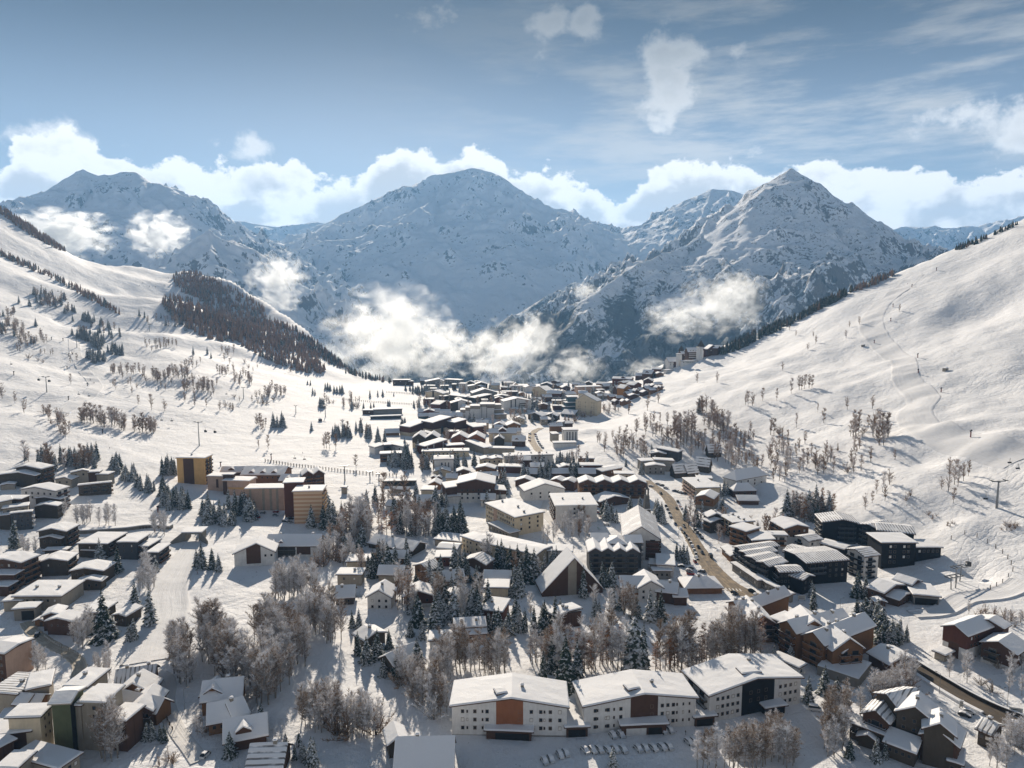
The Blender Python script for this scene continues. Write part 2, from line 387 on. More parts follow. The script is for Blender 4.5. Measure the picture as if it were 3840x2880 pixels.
mountain('mountain_peak', [
 [(1190,760,2900),(1230,690,3000),(1300,615,3150),(1400,560,3350),(1480,532,3500),(1550,492,3600),(1600,450,3700),(1660,395,3780),(1706,362,3800),(1735,384,3800),(1790,424,3800),(1840,468,3780),(1880,505,3700),(1920,552,3600),(1950,582,3500),(2010,640,3400),(2060,700,3300)],
 [(1706,363,3800),(1690,430,3650),(1650,500,3450),(1600,580,3200),(1560,660,3000),(1530,740,2800)],
 [(1790,425,3800),(1780,500,3600),(1760,600,3300),(1740,700,3050)],[(1880,505,3700),(1850,580,3450),(1830,680,3100)],
 [(1550,492,3600),(1500,600,3250),(1450,700,2950),(1420,780,2750)],[(1400,560,3350),(1350,650,3050),(1330,730,2800)]],
 M_ROCKF, 9.0, k=0.72, amp=72, wl=300, seed=3, pad=700, front=1100)
mountain('mountain_massif', [
 [(640,540,6700),(690,500,7000),(740,462,7200),(820,428,7300),(872,401,7400),(900,405,7400),(950,376,7500),(985,371,7500),(1022,361,7500),(1062,371,7500),(1092,398,7450),(1140,450,7300),(1180,478,7200),(1230,490,7000),(1270,505,6900),(1310,522,6800),(1335,560,6600),(1350,640,6300)],
 [(560,560,5600),(700,522,5900),(790,507,6100),(860,468,6300),(906,447,6350),(950,490,6200),(1000,530,6000),(1060,552,5900),(1130,600,5600),(1200,650,5300)],
 [(906,448,6350),(940,430,6800),(985,371,7500)],[(790,507,6100),(800,600,5500),(820,700,5000)],[(906,448,6350),(900,560,5700),(930,660,5200),(960,740,4900)],
 [(700,522,5900),(680,620,5300),(690,720,4800)],[(1060,552,5900),(1020,640,5300),(1000,730,4900)],[(560,560,5600),(600,640,5100),(650,720,4700)],[(1130,600,5600),(1080,700,4900)]],
 M_ROCKM, 15.0, k=0.62, amp=85, wl=560, seed=9, front=1300)
mountain('mountain_spur', [[(1060,745,3900),(1110,692,4000),(1180,640,4150),(1240,610,4300),(1290,640,4250),(1330,700,4200)],[(1240,612,4300),(1215,690,4000),(1200,760,3800)]],
 M_ROCKF, 11.0, k=0.7, amp=45, wl=240, seed=4, pad=500, front=700)
mountain('mountain_ridge', [
 [(-160,470,5300),(0,444,5400),(60,428,5400),(110,407,5450),(150,384,5500),(185,368,5500),(215,379,5500),(255,375,5500),(290,370,5500),(320,391,5450),(345,394,5400),(365,425,5300),(395,470,5100),(420,510,4900),(440,560,4700),(470,600,4500)],
 [(255,376,5500),(240,450,5000),(280,510,4700),(330,570,4400),(350,620,4200)],[(110,408,5450),(100,480,5000),(140,560,4500)],[(320,392,5450),(350,470,5000),(385,540,4600)],[(185,369,5500),(180,430,5150),(200,500,4800)]],
 M_ROCK, 12.0, k=0.66, amp=80, wl=420, seed=6, front=1000)
mountain('mountain_pyramid', [[(330,600,3250),(400,545,3500),(455,499,3700),(500,545,3650),(545,590,3550),(600,650,3400),(650,720,3300)],[(455,500,3700),(450,560,3400),(440,620,3200)]],
 M_ROCKM, 9.0, k=0.7, amp=75, wl=260, seed=8, pad=500, front=700)
mountain('mountain_pass', [[(330,480,9400),(380,470,9500),(440,464,9500),(520,479,9500),(600,489,9600),(650,484,9500),(685,478,9500),(730,490,9500),(800,490,9500)],[(520,479,9500),(560,540,8500),(600,580,7600)],[(440,464,9500),(470,530,8300),(520,580,7400)]],
 M_ROCK, 18.0, k=0.5, amp=70, wl=700, seed=12, front=2200)
mountain('mountain_shoulder', [[(1300,580,6700),(1345,520,7000),(1360,500,7000),(1430,472,7000),(1470,450,7000),(1500,428,7100),(1540,407,7100),(1580,409,7100),(1620,425,7100),(1680,470,7000),(1750,520,7000)],
 [(1540,407,7100),(1500,500,6200),(1430,560,5600),(1380,620,5200)],[(1430,472,7000),(1400,530,6300),(1350,590,5800)],[(1360,500,7000),(1340,560,6300),(1320,600,5900)]],
 M_ROCK, 14.0, k=0.6, amp=80, wl=480, seed=15, front=1200)
mountain('mountain_chain', [[(1820,530,8000),(1880,502,8000),(1930,494,8000),(1970,489,8100),(2060,491,8100),(2110,489,8000),(2160,477,7900),(2230,458,7900),(2420,440,7900)],[(1970,490,8100),(1960,540,7300)],[(2110,490,8000),(2080,540,7300)]],
 M_ROCK, 18.0, k=0.62, amp=110, wl=500, seed=21, front=1300)
gm = snow_mat('valley_floor_snow')
mesh_obj('valley_floor', [(-14000, -450, -640), (14000, -450, -640), (14000, 13500, -640), (-14000, 13500, -640)], [(0, 1, 2, 3)], gm, kind='structure')
# ---------------------------------------------------------------- air
hm = bpy.data.materials.new('haze_air'); hm.use_nodes = True; nt = hm.node_tree
nt.nodes.remove(nt.nodes['Principled BSDF']); pv = node(nt, 'ShaderNodeVolumePrincipled')
pv.inputs['Color'].default_value = (0.27, 0.58, 1.0, 1); pv.inputs['Density'].default_value = 5.2e-5; pv.inputs['Anisotropy'].default_value = 0.25
nt.links.new(pv.outputs[0], nt.nodes['Material Output'].inputs['Volume'])
def box_mesh(x0, x1, y0, y1, z0, z1):
    v = [(x, y, z) for z in (z0, z1) for y in (y0, y1) for x in (x0, x1)]
    return v, [(0, 2, 3, 1), (4, 5, 7, 6), (0, 1, 5, 4), (2, 6, 7, 3), (0, 4, 6, 2), (1, 3, 7, 5)]
v, f = box_mesh(-14010, 14010, -460, 13510, -905, 1800)
mesh_obj('haze', v, f, hm, kind='stuff')
def cloud_mat(name, dens):
    m = bpy.data.materials.new(name); m.use_nodes = True; nt = m.node_tree; nt.nodes.remove(nt.nodes['Principled BSDF'])
    pv = node(nt, 'ShaderNodeVolumePrincipled'); tc = node(nt, 'ShaderNodeTexCoord'); o = tc.outputs['Object']
    oi = node(nt, 'ShaderNodeObjectInfo')
    add = node(nt, 'ShaderNodeVectorMath', operation='ADD'); nt.links.new(o, add.inputs[0]); nt.links.new(oi.outputs['Location'], add.inputs[1])
    ln = node(nt, 'ShaderNodeVectorMath', operation='LENGTH'); nt.links.new(o, ln.inputs[0]); r = Sk(nt, ln.outputs['Value'])
    n = tex_noise(nt, add.outputs[0], 2.9, 8, 0.58, 0.4)
    d = ((1.0 - r) * 1.25 + (n - 0.5) * 4.4 - 0.34).sm(0.0, 1.05)
    pv.inputs['Color'].default_value = (.96, .985, 1, 1); pv.inputs['Anisotropy'].default_value = 0.5
    nt.links.new((d * (r * -1.0 + 1.0).sm(0.0, 0.12) * dens).s, pv.inputs['Density'])
    nt.links.new(pv.outputs[0], nt.nodes['Material Output'].inputs['Volume'])
    return m
M_CLOUD = cloud_mat('cloud_vapour', 0.025)
def ico(sub):
    bm = bmesh.new(); bmesh.ops.create_icosphere(bm, subdivisions=sub, radius=1.0)
    v = [tuple(x.co) for x in bm.verts]; f = [tuple(l.index for l in fc.verts) for fc in bm.faces]; bm.free(); return v, f
IV, IF = ico(2)
CL = bpy.data.meshes.new('low_cloud'); CL.from_pydata(IV, [], IF); CL.materials.append(M_CLOUD)
for (u, v, Y, ru, rv, lab) in ((850,725,1750,135,95,'large round white cloud hanging in the gap beyond the ski slope'),(955,745,1800,65,50,'small torn cloud trailing from the large round valley cloud'),
        (1085,765,1750,95,62,'pale thin cloud drifting up behind the centre of the far village'),(1155,725,1900,50,50,'wispy upper cloud climbing above the far village roofs'),(1240,792,1600,60,38,'low puff of cloud sitting right on the far village roofs'),
        (1560,655,1800,85,60,'bright cloud in front of the pointed peak above the castle-like hotel'),(1460,690,1750,65,42,'cloud tail left of the bright cloud over the castle-like hotel'),(1600,620,1900,50,32,'torn top of the bright cloud before the pointed peak'),
        (600,600,2600,60,48,'small cloud clinging to the white pyramid beside the brown forest'),(600,648,2500,45,28,'thin cloud strip on the edge of the brown forest hill'),
        (345,505,3900,65,42,'round cloud floating against the far ridge above the ski slope'),(120,505,3700,120,48,'broad cloud bank lying behind the slope with brown larches'),
        (1400,797,1400,50,24,'low mist bank behind the houses climbing to the castle-like hotel'),(925,808,1500,40,20,'little mist puff at the foot of the large round valley cloud'),(1265,630,3400,28,18,'tiny cloud at the foot of the pointed peak'),
):
    c = DP(u, v, Y); s = 1.736 / F_PX * Y
    o = bpy.data.objects.new('low_cloud', CL); o.location = c; o.scale = (ru * s * 1.3, (ru + rv) * 0.55 * s, rv * s * 1.35)
    put(o, None, label=lab, category='cloud', group='low clouds in the valley')
# ================================================================ materials for built things
def wall_mat(name, col, plank=0.0, vert=False, var=0.12, rough=0.85):
    m, nt, b = new_mat(name, col, rough, 0.2)
    tc = node(nt, 'ShaderNodeTexCoord'); o = tc.outputs['Object']
    n = tex_noise(nt, o, 0.35, 5, 0.65); n2 = tex_noise(nt, mapping(nt, o, (1, 1, .15)), 1.3, 3, 0.6)
    f = (n * 0.6 + n2 * 0.4)
    c = mixc(nt, f.sm(0.3, 0.7), tuple(x * (1 - var) for x in col), tuple(min(1, x * (1 + var)) for x in col))
    if plank:
        w = node(nt, 'ShaderNodeTexWave', wave_type='BANDS', bands_direction='X' if vert else 'Z', wave_profile='SAW'); nt.links.new(o, w.inputs[0])
        w.inputs['Scale'].default_value = 0.9; w.inputs['Distortion'].default_value = 0.4
        c = mixc(nt, Sk(nt, w.outputs['Fac']).sm(0.75, 1.0) * plank, c, tuple(x * 0.45 for x in col))
    nt.links.new(c, b.inputs['Base Color'])
    nt.links.new(bump(nt, n2, 0.05, 0.4), b.inputs['Normal'])
    return m
WM = {
 'white': wall_mat('white_render', (.66, .645, .62)), 'cream': wall_mat('cream_render', (.60, .51, .37)), 'tan': wall_mat('tan_render', (.60, .37, .15)),
 'pink': wall_mat('pink_render', (.52, .36, .27)), 'grey': wall_mat('grey_render', (.25, .24, .225)), 'dgrey': wall_mat('dark_grey_slate', (.075, .078, .085), .5),
 'brown': wall_mat('brown_timber', (.098, .052, .034), .6, True), 'dark': wall_mat('weathered_dark_timber', (.078, .062, .046), .6, True), 'black': wall_mat('black_timber', (.014, .014, .016), .5, True),
 'wood': wall_mat('honey_timber', (.205, .108, .052), .6), 'red': wall_mat('red_brown_timber', (.125, .048, .03), .5, True), 'rust': wall_mat('rust_panel', (.29, .115, .055), .25, True),
 'conc': wall_mat('concrete', (.24, .22, .19)), 'green': wall_mat('olive_render', (.088, .10, .052)), 'teal': wall_mat('teal_glass_panel', (.07, .12, .14), .4), 'taupe': wall_mat('taupe_render', (.33, .29, .235)),
 'shadow': wall_mat('opening_shade_paint', (.02, .02, .02)), 'ochre': wall_mat('ochre_timber', (.36, .17, .045), .5),  # shadow: near-black colour painting the shade of openings onto flat facade panels
}
def stripes_mat():
    m, nt, b = new_mat('banded_render', (.6, .4, .2)); tc = node(nt, 'ShaderNodeTexCoord')
    w = node(nt, 'ShaderNodeTexWave', bands_direction='Z'); nt.links.new(tc.outputs['Object'], w.inputs[0]); w.inputs['Scale'].default_value = 0.115
    nt.links.new(mixc(nt, Sk(nt, w.outputs['Fac']).sm(.42, .58), (.60, .45, .30), (.46, .27, .16)), b.inputs['Base Color']); return m
WM['band'] = stripes_mat()
def roof_snow(name, mode=None):
    m, nt, b = new_mat(name, (.83, .835, .85), .7, .2); tc = node(nt, 'ShaderNodeTexCoord'); o = tc.outputs['Object']
    n = tex_noise(nt, o, 0.5, 4, 0.6); n2 = tex_noise(nt, o, 2.5, 3, 0.6)
    h = n * 0.5 + n2 * 0.1
    if mode:
        w = node(nt, 'ShaderNodeTexWave', wave_type='BANDS', bands_direction=mode); nt.links.new(o, w.inputs[0]); w.inputs['Scale'].default_value = 0.21; w.inputs['Distortion'].default_value = 0.6; w.inputs['Detail'].default_value = 1
        wf = Sk(nt, w.outputs['Fac']); h = h + wf.sm(0, .35) * 0.35
        n3 = tex_noise(nt, o, 0.16, 3, 0.5)
        f = (1.0 - wf).sm(.66, .90) * n3.sm(.32, .5) * 0.85
        c = mixc(nt, f, (.83, .835, .85), (.10, .09, .085)); nt.links.new(c, b.inputs['Base Color'])
    nt.links.new(bump(nt, h, 0.4, 0.7), b.inputs['Normal'])
    return m
M_RS = roof_snow('roof_snow'); M_RSX = roof_snow('roof_snow_ribbed', 'X'); M_RSY = roof_snow('roof_snow_banded', 'Y')
M_GLASS, _, _b = new_mat('window_glass', (.02, .024, .03), .12, .6)
M_GLASSL = wall_mat('white_shutter', (.7, .68, .64)); M_FRAME = wall_mat('window_frame', (.20, .15, .11))
M_METAL, _, _b = new_mat('galvanised_steel', (.22, .23, .24), .45, .5); _b.inputs['Metallic'].default_value = 0.6
M_DARKM, _, _b = new_mat('dark_painted_metal', (.03, .03, .033), .5, .4)

FOOT = []      # building footprints, for keeping trees out
class MB:
    def __init__(s): s.v, s.f, s.m = [], [], []
    def box(s, x0, x1, y0, y1, z0, z1, m=0):
        n = len(s.v); s.v += [(x, y, z) for z in (z0, z1) for y in (y0, y1) for x in (x0, x1)]
        s.f += [tuple(n + i for i in q) for q in ((0, 2, 3, 1), (4, 5, 7, 6), (0, 1, 5, 4), (2, 6, 7, 3), (0, 4, 6, 2), (1, 3, 7, 5))]; s.m += [m] * 6; return s
    def add(s, v, f, m=0):
        n = len(s.v); s.v += list(v); s.f += [tuple(n + i for i in q) for q in f]; s.m += [m] * len(f); return s
    def tube(s, a, b, r0, r1=None, k=6, m=0, cap=True):
        a, b = Vector(a), Vector(b); r1 = r0 if r1 is None else r1; d = (b - a).normalized()
        u = d.orthogonal().normalized(); w = d.cross(u); n = len(s.v)
        for p, r in ((a, r0), (b, r1)):
            s.v += [tuple(p + (u * math.cos(2 * math.pi * i / k) + w * math.sin(2 * math.pi * i / k)) * r) for i in range(k)]
        s.f += [(n + i, n + (i + 1) % k, n + k + (i + 1) % k, n + k + i) for i in range(k)]; s.m += [m] * k
        if cap: s.f += [tuple(n + i for i in reversed(range(k))), tuple(n + k + i for i in range(k))]; s.m += [m, m]
        return s
    def obj(s, name, mats, parent=None, smooth=False, **p): return mesh_obj(name, s.v, s.f, mats, parent, s.m, smooth, **p)
    def mesh(s, name, mats, smooth=False):
        me = bpy.data.meshes.new(name); me.from_pydata([tuple(map(float, v)) for v in s.v], [], s.f)
        for m in (mats if isinstance(mats, list) else [mats]): me.materials.append(m)
        me.polygons.foreach_set('material_index', s.m)
        if smooth: me.polygons.foreach_set('use_smooth', [True] * len(s.f))
        me.update(); return me
def prism(prof, y0, y1, axis, M, mb=None, m=0):
    """closed profile [(s, z)] extruded along the other horizontal axis"""
    mb = mb or MB(); k = len(prof)
    f = (lambda s_, t, z: (s_, t, z)) if axis == 'y' else (lambda s_, t, z: (t, s_, z))
    v = [M(*f(s_, t, z)) for t in (y0, y1) for s_, z in prof]
    q = [(i, (i + 1) % k, k + (i + 1) % k, k + i) for i in range(k)] + [tuple(reversed(range(k))), tuple(range(k, 2 * k))]
    return mb.add(v, q, m)
def roof_profile(kind, w, d, rise, rp):
    """top line [(s, z)] over the spanning direction, and the axis the ridge runs along"""
    if kind == 'flat': return [(0, 0.12), (w * .5, .2), (w, 0.12)], 'y', w, d
    if kind == 'gy': return [(0, 0), (w * rp, rise), (w, 0)], 'y', w, d
    if kind == 'gx': return [(0, 0), (d * rp, rise), (d, 0)], 'x', d, w
    if kind == 'sx': return ([(0, 0), (w * .5, rise * .5), (w, rise)] if rise > 0 else [(0, -rise), (w * .5, -rise * .5), (w, 0)]), 'y', w, d
    if kind == 'sy': return ([(0, 0), (d * .5, rise * .5), (d, rise)] if rise > 0 else [(0, -rise), (d * .5, -rise * .5), (d, 0)]), 'x', d, w
    if kind.startswith('zig'):
        n = int(kind[3:]); p = []
        for i in range(n): p += [(w * i / n, 0), (w * (i + .5) / n, rise)]
        return p + [(w, 0)], 'y', w, d
def slope_ext(p, o):
    """extend the profile past the walls by o, following its slope"""
    (s0, z0), (s1, z1) = p[0], p[1]; (t0, y0), (t1, y1) = p[-1], p[-2]
    a = (s0 - o, z0 - o * (z1 - z0) / (s1 - s0)); b = (t0 + o, y0 - o * (y1 - y0) / (t0 - t1) * 1.0)
    return [a] + p[1:-1] + [b]
WIN = {}
def window_mesh(w, h, light=False):
    k = (round(w, 1), round(h, 1), light)
    if k not in WIN:
        mb = MB(); t = 0.09; w2, h2 = w / 2, h / 2
        o = [(-w2, 0, -h2), (w2, 0, -h2), (w2, 0, h2), (-w2, 0, h2)]; fr = [(x, -.1, z) for x, _, z in o]
        i = [(x * (1 - 2 * t / w), -.1, z * (1 - 2 * t / h)) for x, _, z in o]; g = [(x, -.03, z) for x, _, z in i]
        v = o + fr + i + g; f = []
        for a in range(4):
            b_ = (a + 1) % 4; f += [(a, b_, 4 + b_, 4 + a), (4 + a, 4 + b_, 8 + b_, 8 + a), (8 + a, 8 + b_, 12 + b_, 12 + a)]
        mb.add(v, f, 0); mb.f.append((12, 13, 14, 15)); mb.m.append(1)
        WIN[k] = mb.mesh('window', [M_FRAME, M_GLASSL if light else M_GLASS])
    return WIN[k]
BAL = {}
def balcony_mesh(w, mat, dep=1.3):
    k = (round(w * 2) / 2, mat, dep); w = k[0]
    if k not in BAL:
        mb = MB(); x = w / 2
        P = [(-x, 0), (-x, -dep), (x, -dep), (x, 0)]; Q = [(-x + .12, 0), (-x + .12, -dep + .12), (x - .12, -dep + .12), (x - .12, 0)]
        v = [(a, b_, z) for z in (-.15,) for a, b_ in P] + [(a, b_, 0.95) for a, b_ in P] + [(a, b_, .95) for a, b_ in Q] + [(a, b_, 0.05) for a, b_ in Q]
        f = [(3, 2, 1, 0)] + [(a, a + 1, 5 + a, 4 + a) for a in range(3)]
        fr = [(4 + a, 5 + a, 9 + a, 8 + a) for a in range(3)]
        fi = [(8 + a, 9 + a, 13 + a, 12 + a) for a in range(3)] + [(12, 13, 14, 15)]
        mb.add(v, f, 0); mb.f += fr; mb.m += [1] * 3; mb.f += fi; mb.m += [0] * 3 + [1]
        BAL[k] = mb.mesh('balcony', [WM[mat], M_RS])
    return BAL[k]
import re
NWIN = [0]; STAT = []
def building(name, label, cat, blocks, group=None):
    """blocks: (crop, A, B, C, h, roof, rise, wall, features, options); A and B are the ends of the front eave in the photo,
    h the eave height in metres, C the depth in metres or the photo position of the back right eave corner"""
    root = None
    for bi, blk in enumerate(blocks):
        c, A, B, C, h, kind, rise, wall, feats = blk[:9]; op = blk[9] if len(blk) > 9 else {}
        ca, cb = (c if isinstance(c, tuple) else (c, c))
        pa, pb = HP(ca, A[0], A[1], h), HP(cb, B[0], B[1], h)
        if pa is None or pb is None: print('MISS', label); continue
        ze = (pa[2] + pb[2]) / 2
        # put both corners on the shared eave plane
        def onplane(cc, q, z):
            r = ray(*K(cc, *q)); t = (z - CAM_H) / r[2]; return np.array([0, 0, CAM_H]) + r * t
        pa, pb = onplane(ca, A, ze), onplane(cb, B, ze)
        e1 = (pb - pa)[:2]; w = np.hypot(*e1); e1 = e1 / w; e2 = np.array([-e1[1], e1[0]])
        if isinstance(C, tuple):
            pc = onplane(cb, C, ze); d = max(3.0, float((pc - pb)[:2] @ e2))
        else: d = float(C)
        d = min(d, op.get('dmax', 60.0))
        cor = [pa[:2], pb[:2], pb[:2] + e2 * d, pa[:2] + e2 * d]
        zb = min(float(T(*q)) for q in cor) - 0.6
        FOOT.append((pa[:2], e1, e2, w, d))
        STAT.append((label[:30], round(w, 1), round(d, 1), round(ze - zb, 1)))
        if root is None:
            o0 = np.array([pa[0], pa[1], zb]); ang = math.atan2(e1[1], e1[0]); ca_, sa_ = math.cos(-ang), math.sin(-ang)
            root = empty(name, o0, ang, label=label, category=cat)
            if group: root['group'] = group
            dist = float(np.hypot(pa[0], pa[1]))
        def M(x, y, z, pa=pa, e1=e1, e2=e2):      # block frame -> thing frame
            p = pa[:2] + e1 * x + e2 * y - o0[:2]
            return (p[0] * ca_ - p[1] * sa_, p[0] * sa_ + p[1] * ca_, z - o0[2])
        da = math.atan2(e1[1], e1[0]) - ang
        H = ze - zb; rp = op.get('rp', .5)
        prof, ax, span, run = roof_profile(kind if kind != 'hip' else 'gx', w, d, rise, rp)
        ov = op.get('ov', .9 if dist < 500 else .7); ov2 = op.get('ov2', ov)
        # walls: closed profile from ground to roof line
        up = op.get('up')        # (height share where the upper cladding starts, material)
        z_split = zb + H * up[0] if up else None
        def wallpart(nm, z0, top, mat, grow=0.0):
            lo = [(-grow, z0), (span + grow, z0)]
            if top: pr = lo + [(s_ + (grow if s_ >= span - 1e-6 else (-grow if s_ <= 1e-6 else 0)), ze + z_ - 0.02) for s_, z_ in reversed(prof if kind != 'hip' else [(0, .3), (span, .3)])]
            else: pr = lo + [(span + grow, z_split), (-grow, z_split)]
            prism(pr, -grow, run + grow, ax, M).obj(nm, WM[mat], root)
        if up:
            wallpart('wall', zb, False, wall); wallpart('upper_wall', z_split, True, up[1], 0.12)
        else: wallpart('wall', zb, True, wall)
        # roof slab and snow
        pe = slope_ext(prof, ov); th = op.get('th', .35 if dist < 600 else .45)
        if kind == 'hip':
            i = min(w, d) * .42
            def hipmesh(o_, z0, z1, zt, mats, nm, par):
                v = [M(-o_, -o_, ze + z0), M(w + o_, -o_, ze + z0), M(w + o_, d + o_, ze + z0), M(-o_, d + o_, ze + z0)]
                v += [M(-o_ + .1, -o_ + .1, ze + z1), M(w + o_ - .1, -o_ + .1, ze + z1), M(w + o_ - .1, d + o_ - .1, ze + z1), M(-o_ + .1, d + o_ - .1, ze + z1)]
                v += [M(i, d / 2, ze + zt), M(w - i, d / 2, ze + zt)] if w >= d else [M(w / 2, i, ze + zt), M(w / 2, d - i, ze + zt)]
                f = [(3, 2, 1, 0)] + [(a, (a + 1) % 4, 4 + (a + 1) % 4, 4 + a) for a in range(4)]
                f += [(4, 5, 9, 8), (5, 6, 9), (6, 7, 8, 9), (7, 4, 8)] if w >= d else [(4, 5, 8), (5, 6, 9, 8), (6, 7, 9), (7, 4, 8, 9)]
                return mesh_obj(nm, v, f, mats, par)
            rf = hipmesh(ov, 0.0, th, rise, WM[op.get('fascia', 'brown')], 'roof', root)
            hipmesh(ov - .05, th + .01, th + .3, rise + .45, M_RS, 'snow_cover', rf)
        else:
            rm = op.get('fascia', 'brown')
            pr = [(s_, ze + z_ + .0) for s_, z_ in pe] + [(s_, ze + z_ + th) for s_, z_ in reversed(pe)]
            rf = prism(pr, -ov2, run + ov2, ax, M).obj('roof', WM[rm], root)
            sn = op.get('sn', .55 if dist < 600 else .7)
            if sn > 0:
                pt = slope_ext(prof, ov - .06); n = len(pt); L = run + 2 * ov2 - .12; ns = max(3, min(14, int(L / 3)))
                secs = [(0, 0.0), (0, .45), (.3, .9)] + [(L * k / ns, 1.0) for k in range(1, ns)] + [(L - .3, .9), (L, .45), (L, 0.0)]
                verts, faces = [], []; rr = random.Random(len(label) * 31 + bi)
                # finer points along the profile
                fine = []
                for (s0, z0), (s1, z1) in zip(pt[:-1], pt[1:]):
                    k_ = max(1, min(4, int(abs(s1 - s0) / 4))); fine += [(s0 + (s1 - s0) * q / k_, z0 + (z1 - z0) * q / k_) for q in range(k_)]
                fine.append(pt[-1]); e_ = .3
                row = [(fine[0][0], fine[0][1], 0.0), (fine[0][0] - .02, fine[0][1], .5), (fine[0][0] + e_, fine[0][1] + (fine[1][1] - fine[0][1]) * e_ / max(.31, fine[1][0] - fine[0][0]), .95)]
                row += [(s_, z_, 1.0) for s_, z_ in fine[1:-1]]
                row += [(fine[-1][0] - e_, fine[-1][1] + (fine[-2][1] - fine[-1][1]) * e_ / max(.31, fine[-1][0] - fine[-2][0]), .95), (fine[-1][0] + .02, fine[-1][1], .5), (fine[-1][0], fine[-1][1], 0.0)]
                R_ = len(row)
                for t, k_ in secs:
                    for s_, z_, a in row:
                        zz = ze + z_ + th + .01 + sn * min(a, k_ if a > .9 else a) * (1 + (rr.uniform(-.18, .18) if a == 1.0 and k_ == 1.0 else 0))
                        tt = t - ov2 + .06
                        verts.append(M(s_, tt, zz) if ax == 'y' else M(tt, s_, zz))
                for i in range(len(secs) - 1):
                    for j in range(R_ - 1):
                        a = i * R_ + j; q = (a, a + 1, a + R_ + 1, a + R_); faces.append(q if ax == 'x' else q[::-1])
                mat = {None: M_RS, 'x': M_RSX, 'y': M_RSY}[op.get('rib')]
                mesh_obj('snow_cover', verts, faces, mat, rf, smooth=False)
        def zroof(x, y):
            s_ = x if ax == 'y' else y
            return ze + float(np.interp(s_, [q[0] for q in prof], [q[1] for q in prof])) + th
        # features
        def face(fc):       # origin, length, direction, rotation of a facade
            if fc == 'f': return (0, 0), w, (1, 0), 0.0
            if fc == 'r': return (w, 0), d, (0, 1), math.pi / 2
            if fc == 'l': return (0, d), d, (0, -1), -math.pi / 2
        gp = 0.12 if up else 0.0
        for ft in feats.split():
            m = re.match(r'([wsb])s?([frl])(\d+)x(\d+)(?:@([\d.]+)-([\d.]+))?(?:#(\w+))?(?:z([\d.]+))?$', ft)
            if m:
                kd, fc, nx, ny = m[1], m[2], int(m[3]), int(m[4]); a0, a1 = float(m[5] or .06), float(m[6] or .94)
                (ox, oy), Ln, (dx, dy), rot = face(fc); fh = min(3.0, H / max(ny, 1)); nrm = (dy, -dx)
                ztop = ze - (float(m[8]) if m[8] else 0.4)
                for j in range(ny):
                    zc = ztop - fh * (j + .5)
                    if zc < zb + .8: continue
                    for i in range(nx):
                        t = Ln * (a0 + (a1 - a0) * (i + .5) / nx); off = gp if (z_split is None or zc > z_split) else 0
                        px, py = ox + dx * t + nrm[0] * off, oy + dy * t + nrm[1] * off
                        if kd in 'ws':
                            ww = 1.15 if dist < 420 else 1.4; hh = 1.35 if dist < 420 else 1.6
                            if kd == 's': ww *= .55; hh *= .8
                            wo = bpy.data.objects.new('window', window_mesh(ww, hh, (i * 7 + j * 3 + len(label)) % 6 == 0))
                            wo.location = M(px, py, zc); wo.rotation_euler = (0, 0, da + rot); put(wo, root); NWIN[0] += 1
                        else:
                            bw = Ln * (a1 - a0) / nx
                            bo = bpy.data.objects.new('balcony', balcony_mesh(max(1.5, bw - (.0 if nx == 1 else .3)), m[7] or 'brown'))
                            bo.location = M(px, py, zc - fh * .5 + .15); bo.rotation_euler = (0, 0, da + rot); put(bo, root)
                            if dist < 700:
                                nb = max(1, int(bw / 4.5))
                                for q in range(nb):
                                    t2 = Ln * (a0 + (a1 - a0) * i / nx) + bw * (q + .5) / nb
                                    wo = bpy.data.objects.new('window', window_mesh(min(3.0, bw / nb - .5), 1.9))
                                    wo.location = M(ox + dx * t2 + nrm[0] * off, oy + dy * t2 + nrm[1] * off, zc + .15); wo.rotation_euler = (0, 0, da + rot); put(wo, root); NWIN[0] += 1
                continue
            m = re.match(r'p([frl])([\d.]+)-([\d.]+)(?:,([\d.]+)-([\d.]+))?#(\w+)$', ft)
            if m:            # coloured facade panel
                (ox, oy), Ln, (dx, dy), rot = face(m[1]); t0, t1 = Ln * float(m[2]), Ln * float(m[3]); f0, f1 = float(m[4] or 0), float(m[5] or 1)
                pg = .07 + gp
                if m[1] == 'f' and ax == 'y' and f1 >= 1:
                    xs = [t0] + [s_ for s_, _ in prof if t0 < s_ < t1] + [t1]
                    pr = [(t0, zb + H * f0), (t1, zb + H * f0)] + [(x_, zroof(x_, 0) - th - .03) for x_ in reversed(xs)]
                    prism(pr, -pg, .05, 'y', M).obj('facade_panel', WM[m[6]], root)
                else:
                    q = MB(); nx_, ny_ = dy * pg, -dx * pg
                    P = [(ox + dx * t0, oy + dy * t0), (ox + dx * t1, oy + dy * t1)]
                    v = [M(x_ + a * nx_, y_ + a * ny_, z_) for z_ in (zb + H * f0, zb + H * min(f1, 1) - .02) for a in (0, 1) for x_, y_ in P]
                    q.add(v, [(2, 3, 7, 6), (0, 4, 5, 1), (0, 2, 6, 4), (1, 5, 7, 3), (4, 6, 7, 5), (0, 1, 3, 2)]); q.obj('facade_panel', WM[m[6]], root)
                continue
            m = re.match(r'c(\d+)$', ft)
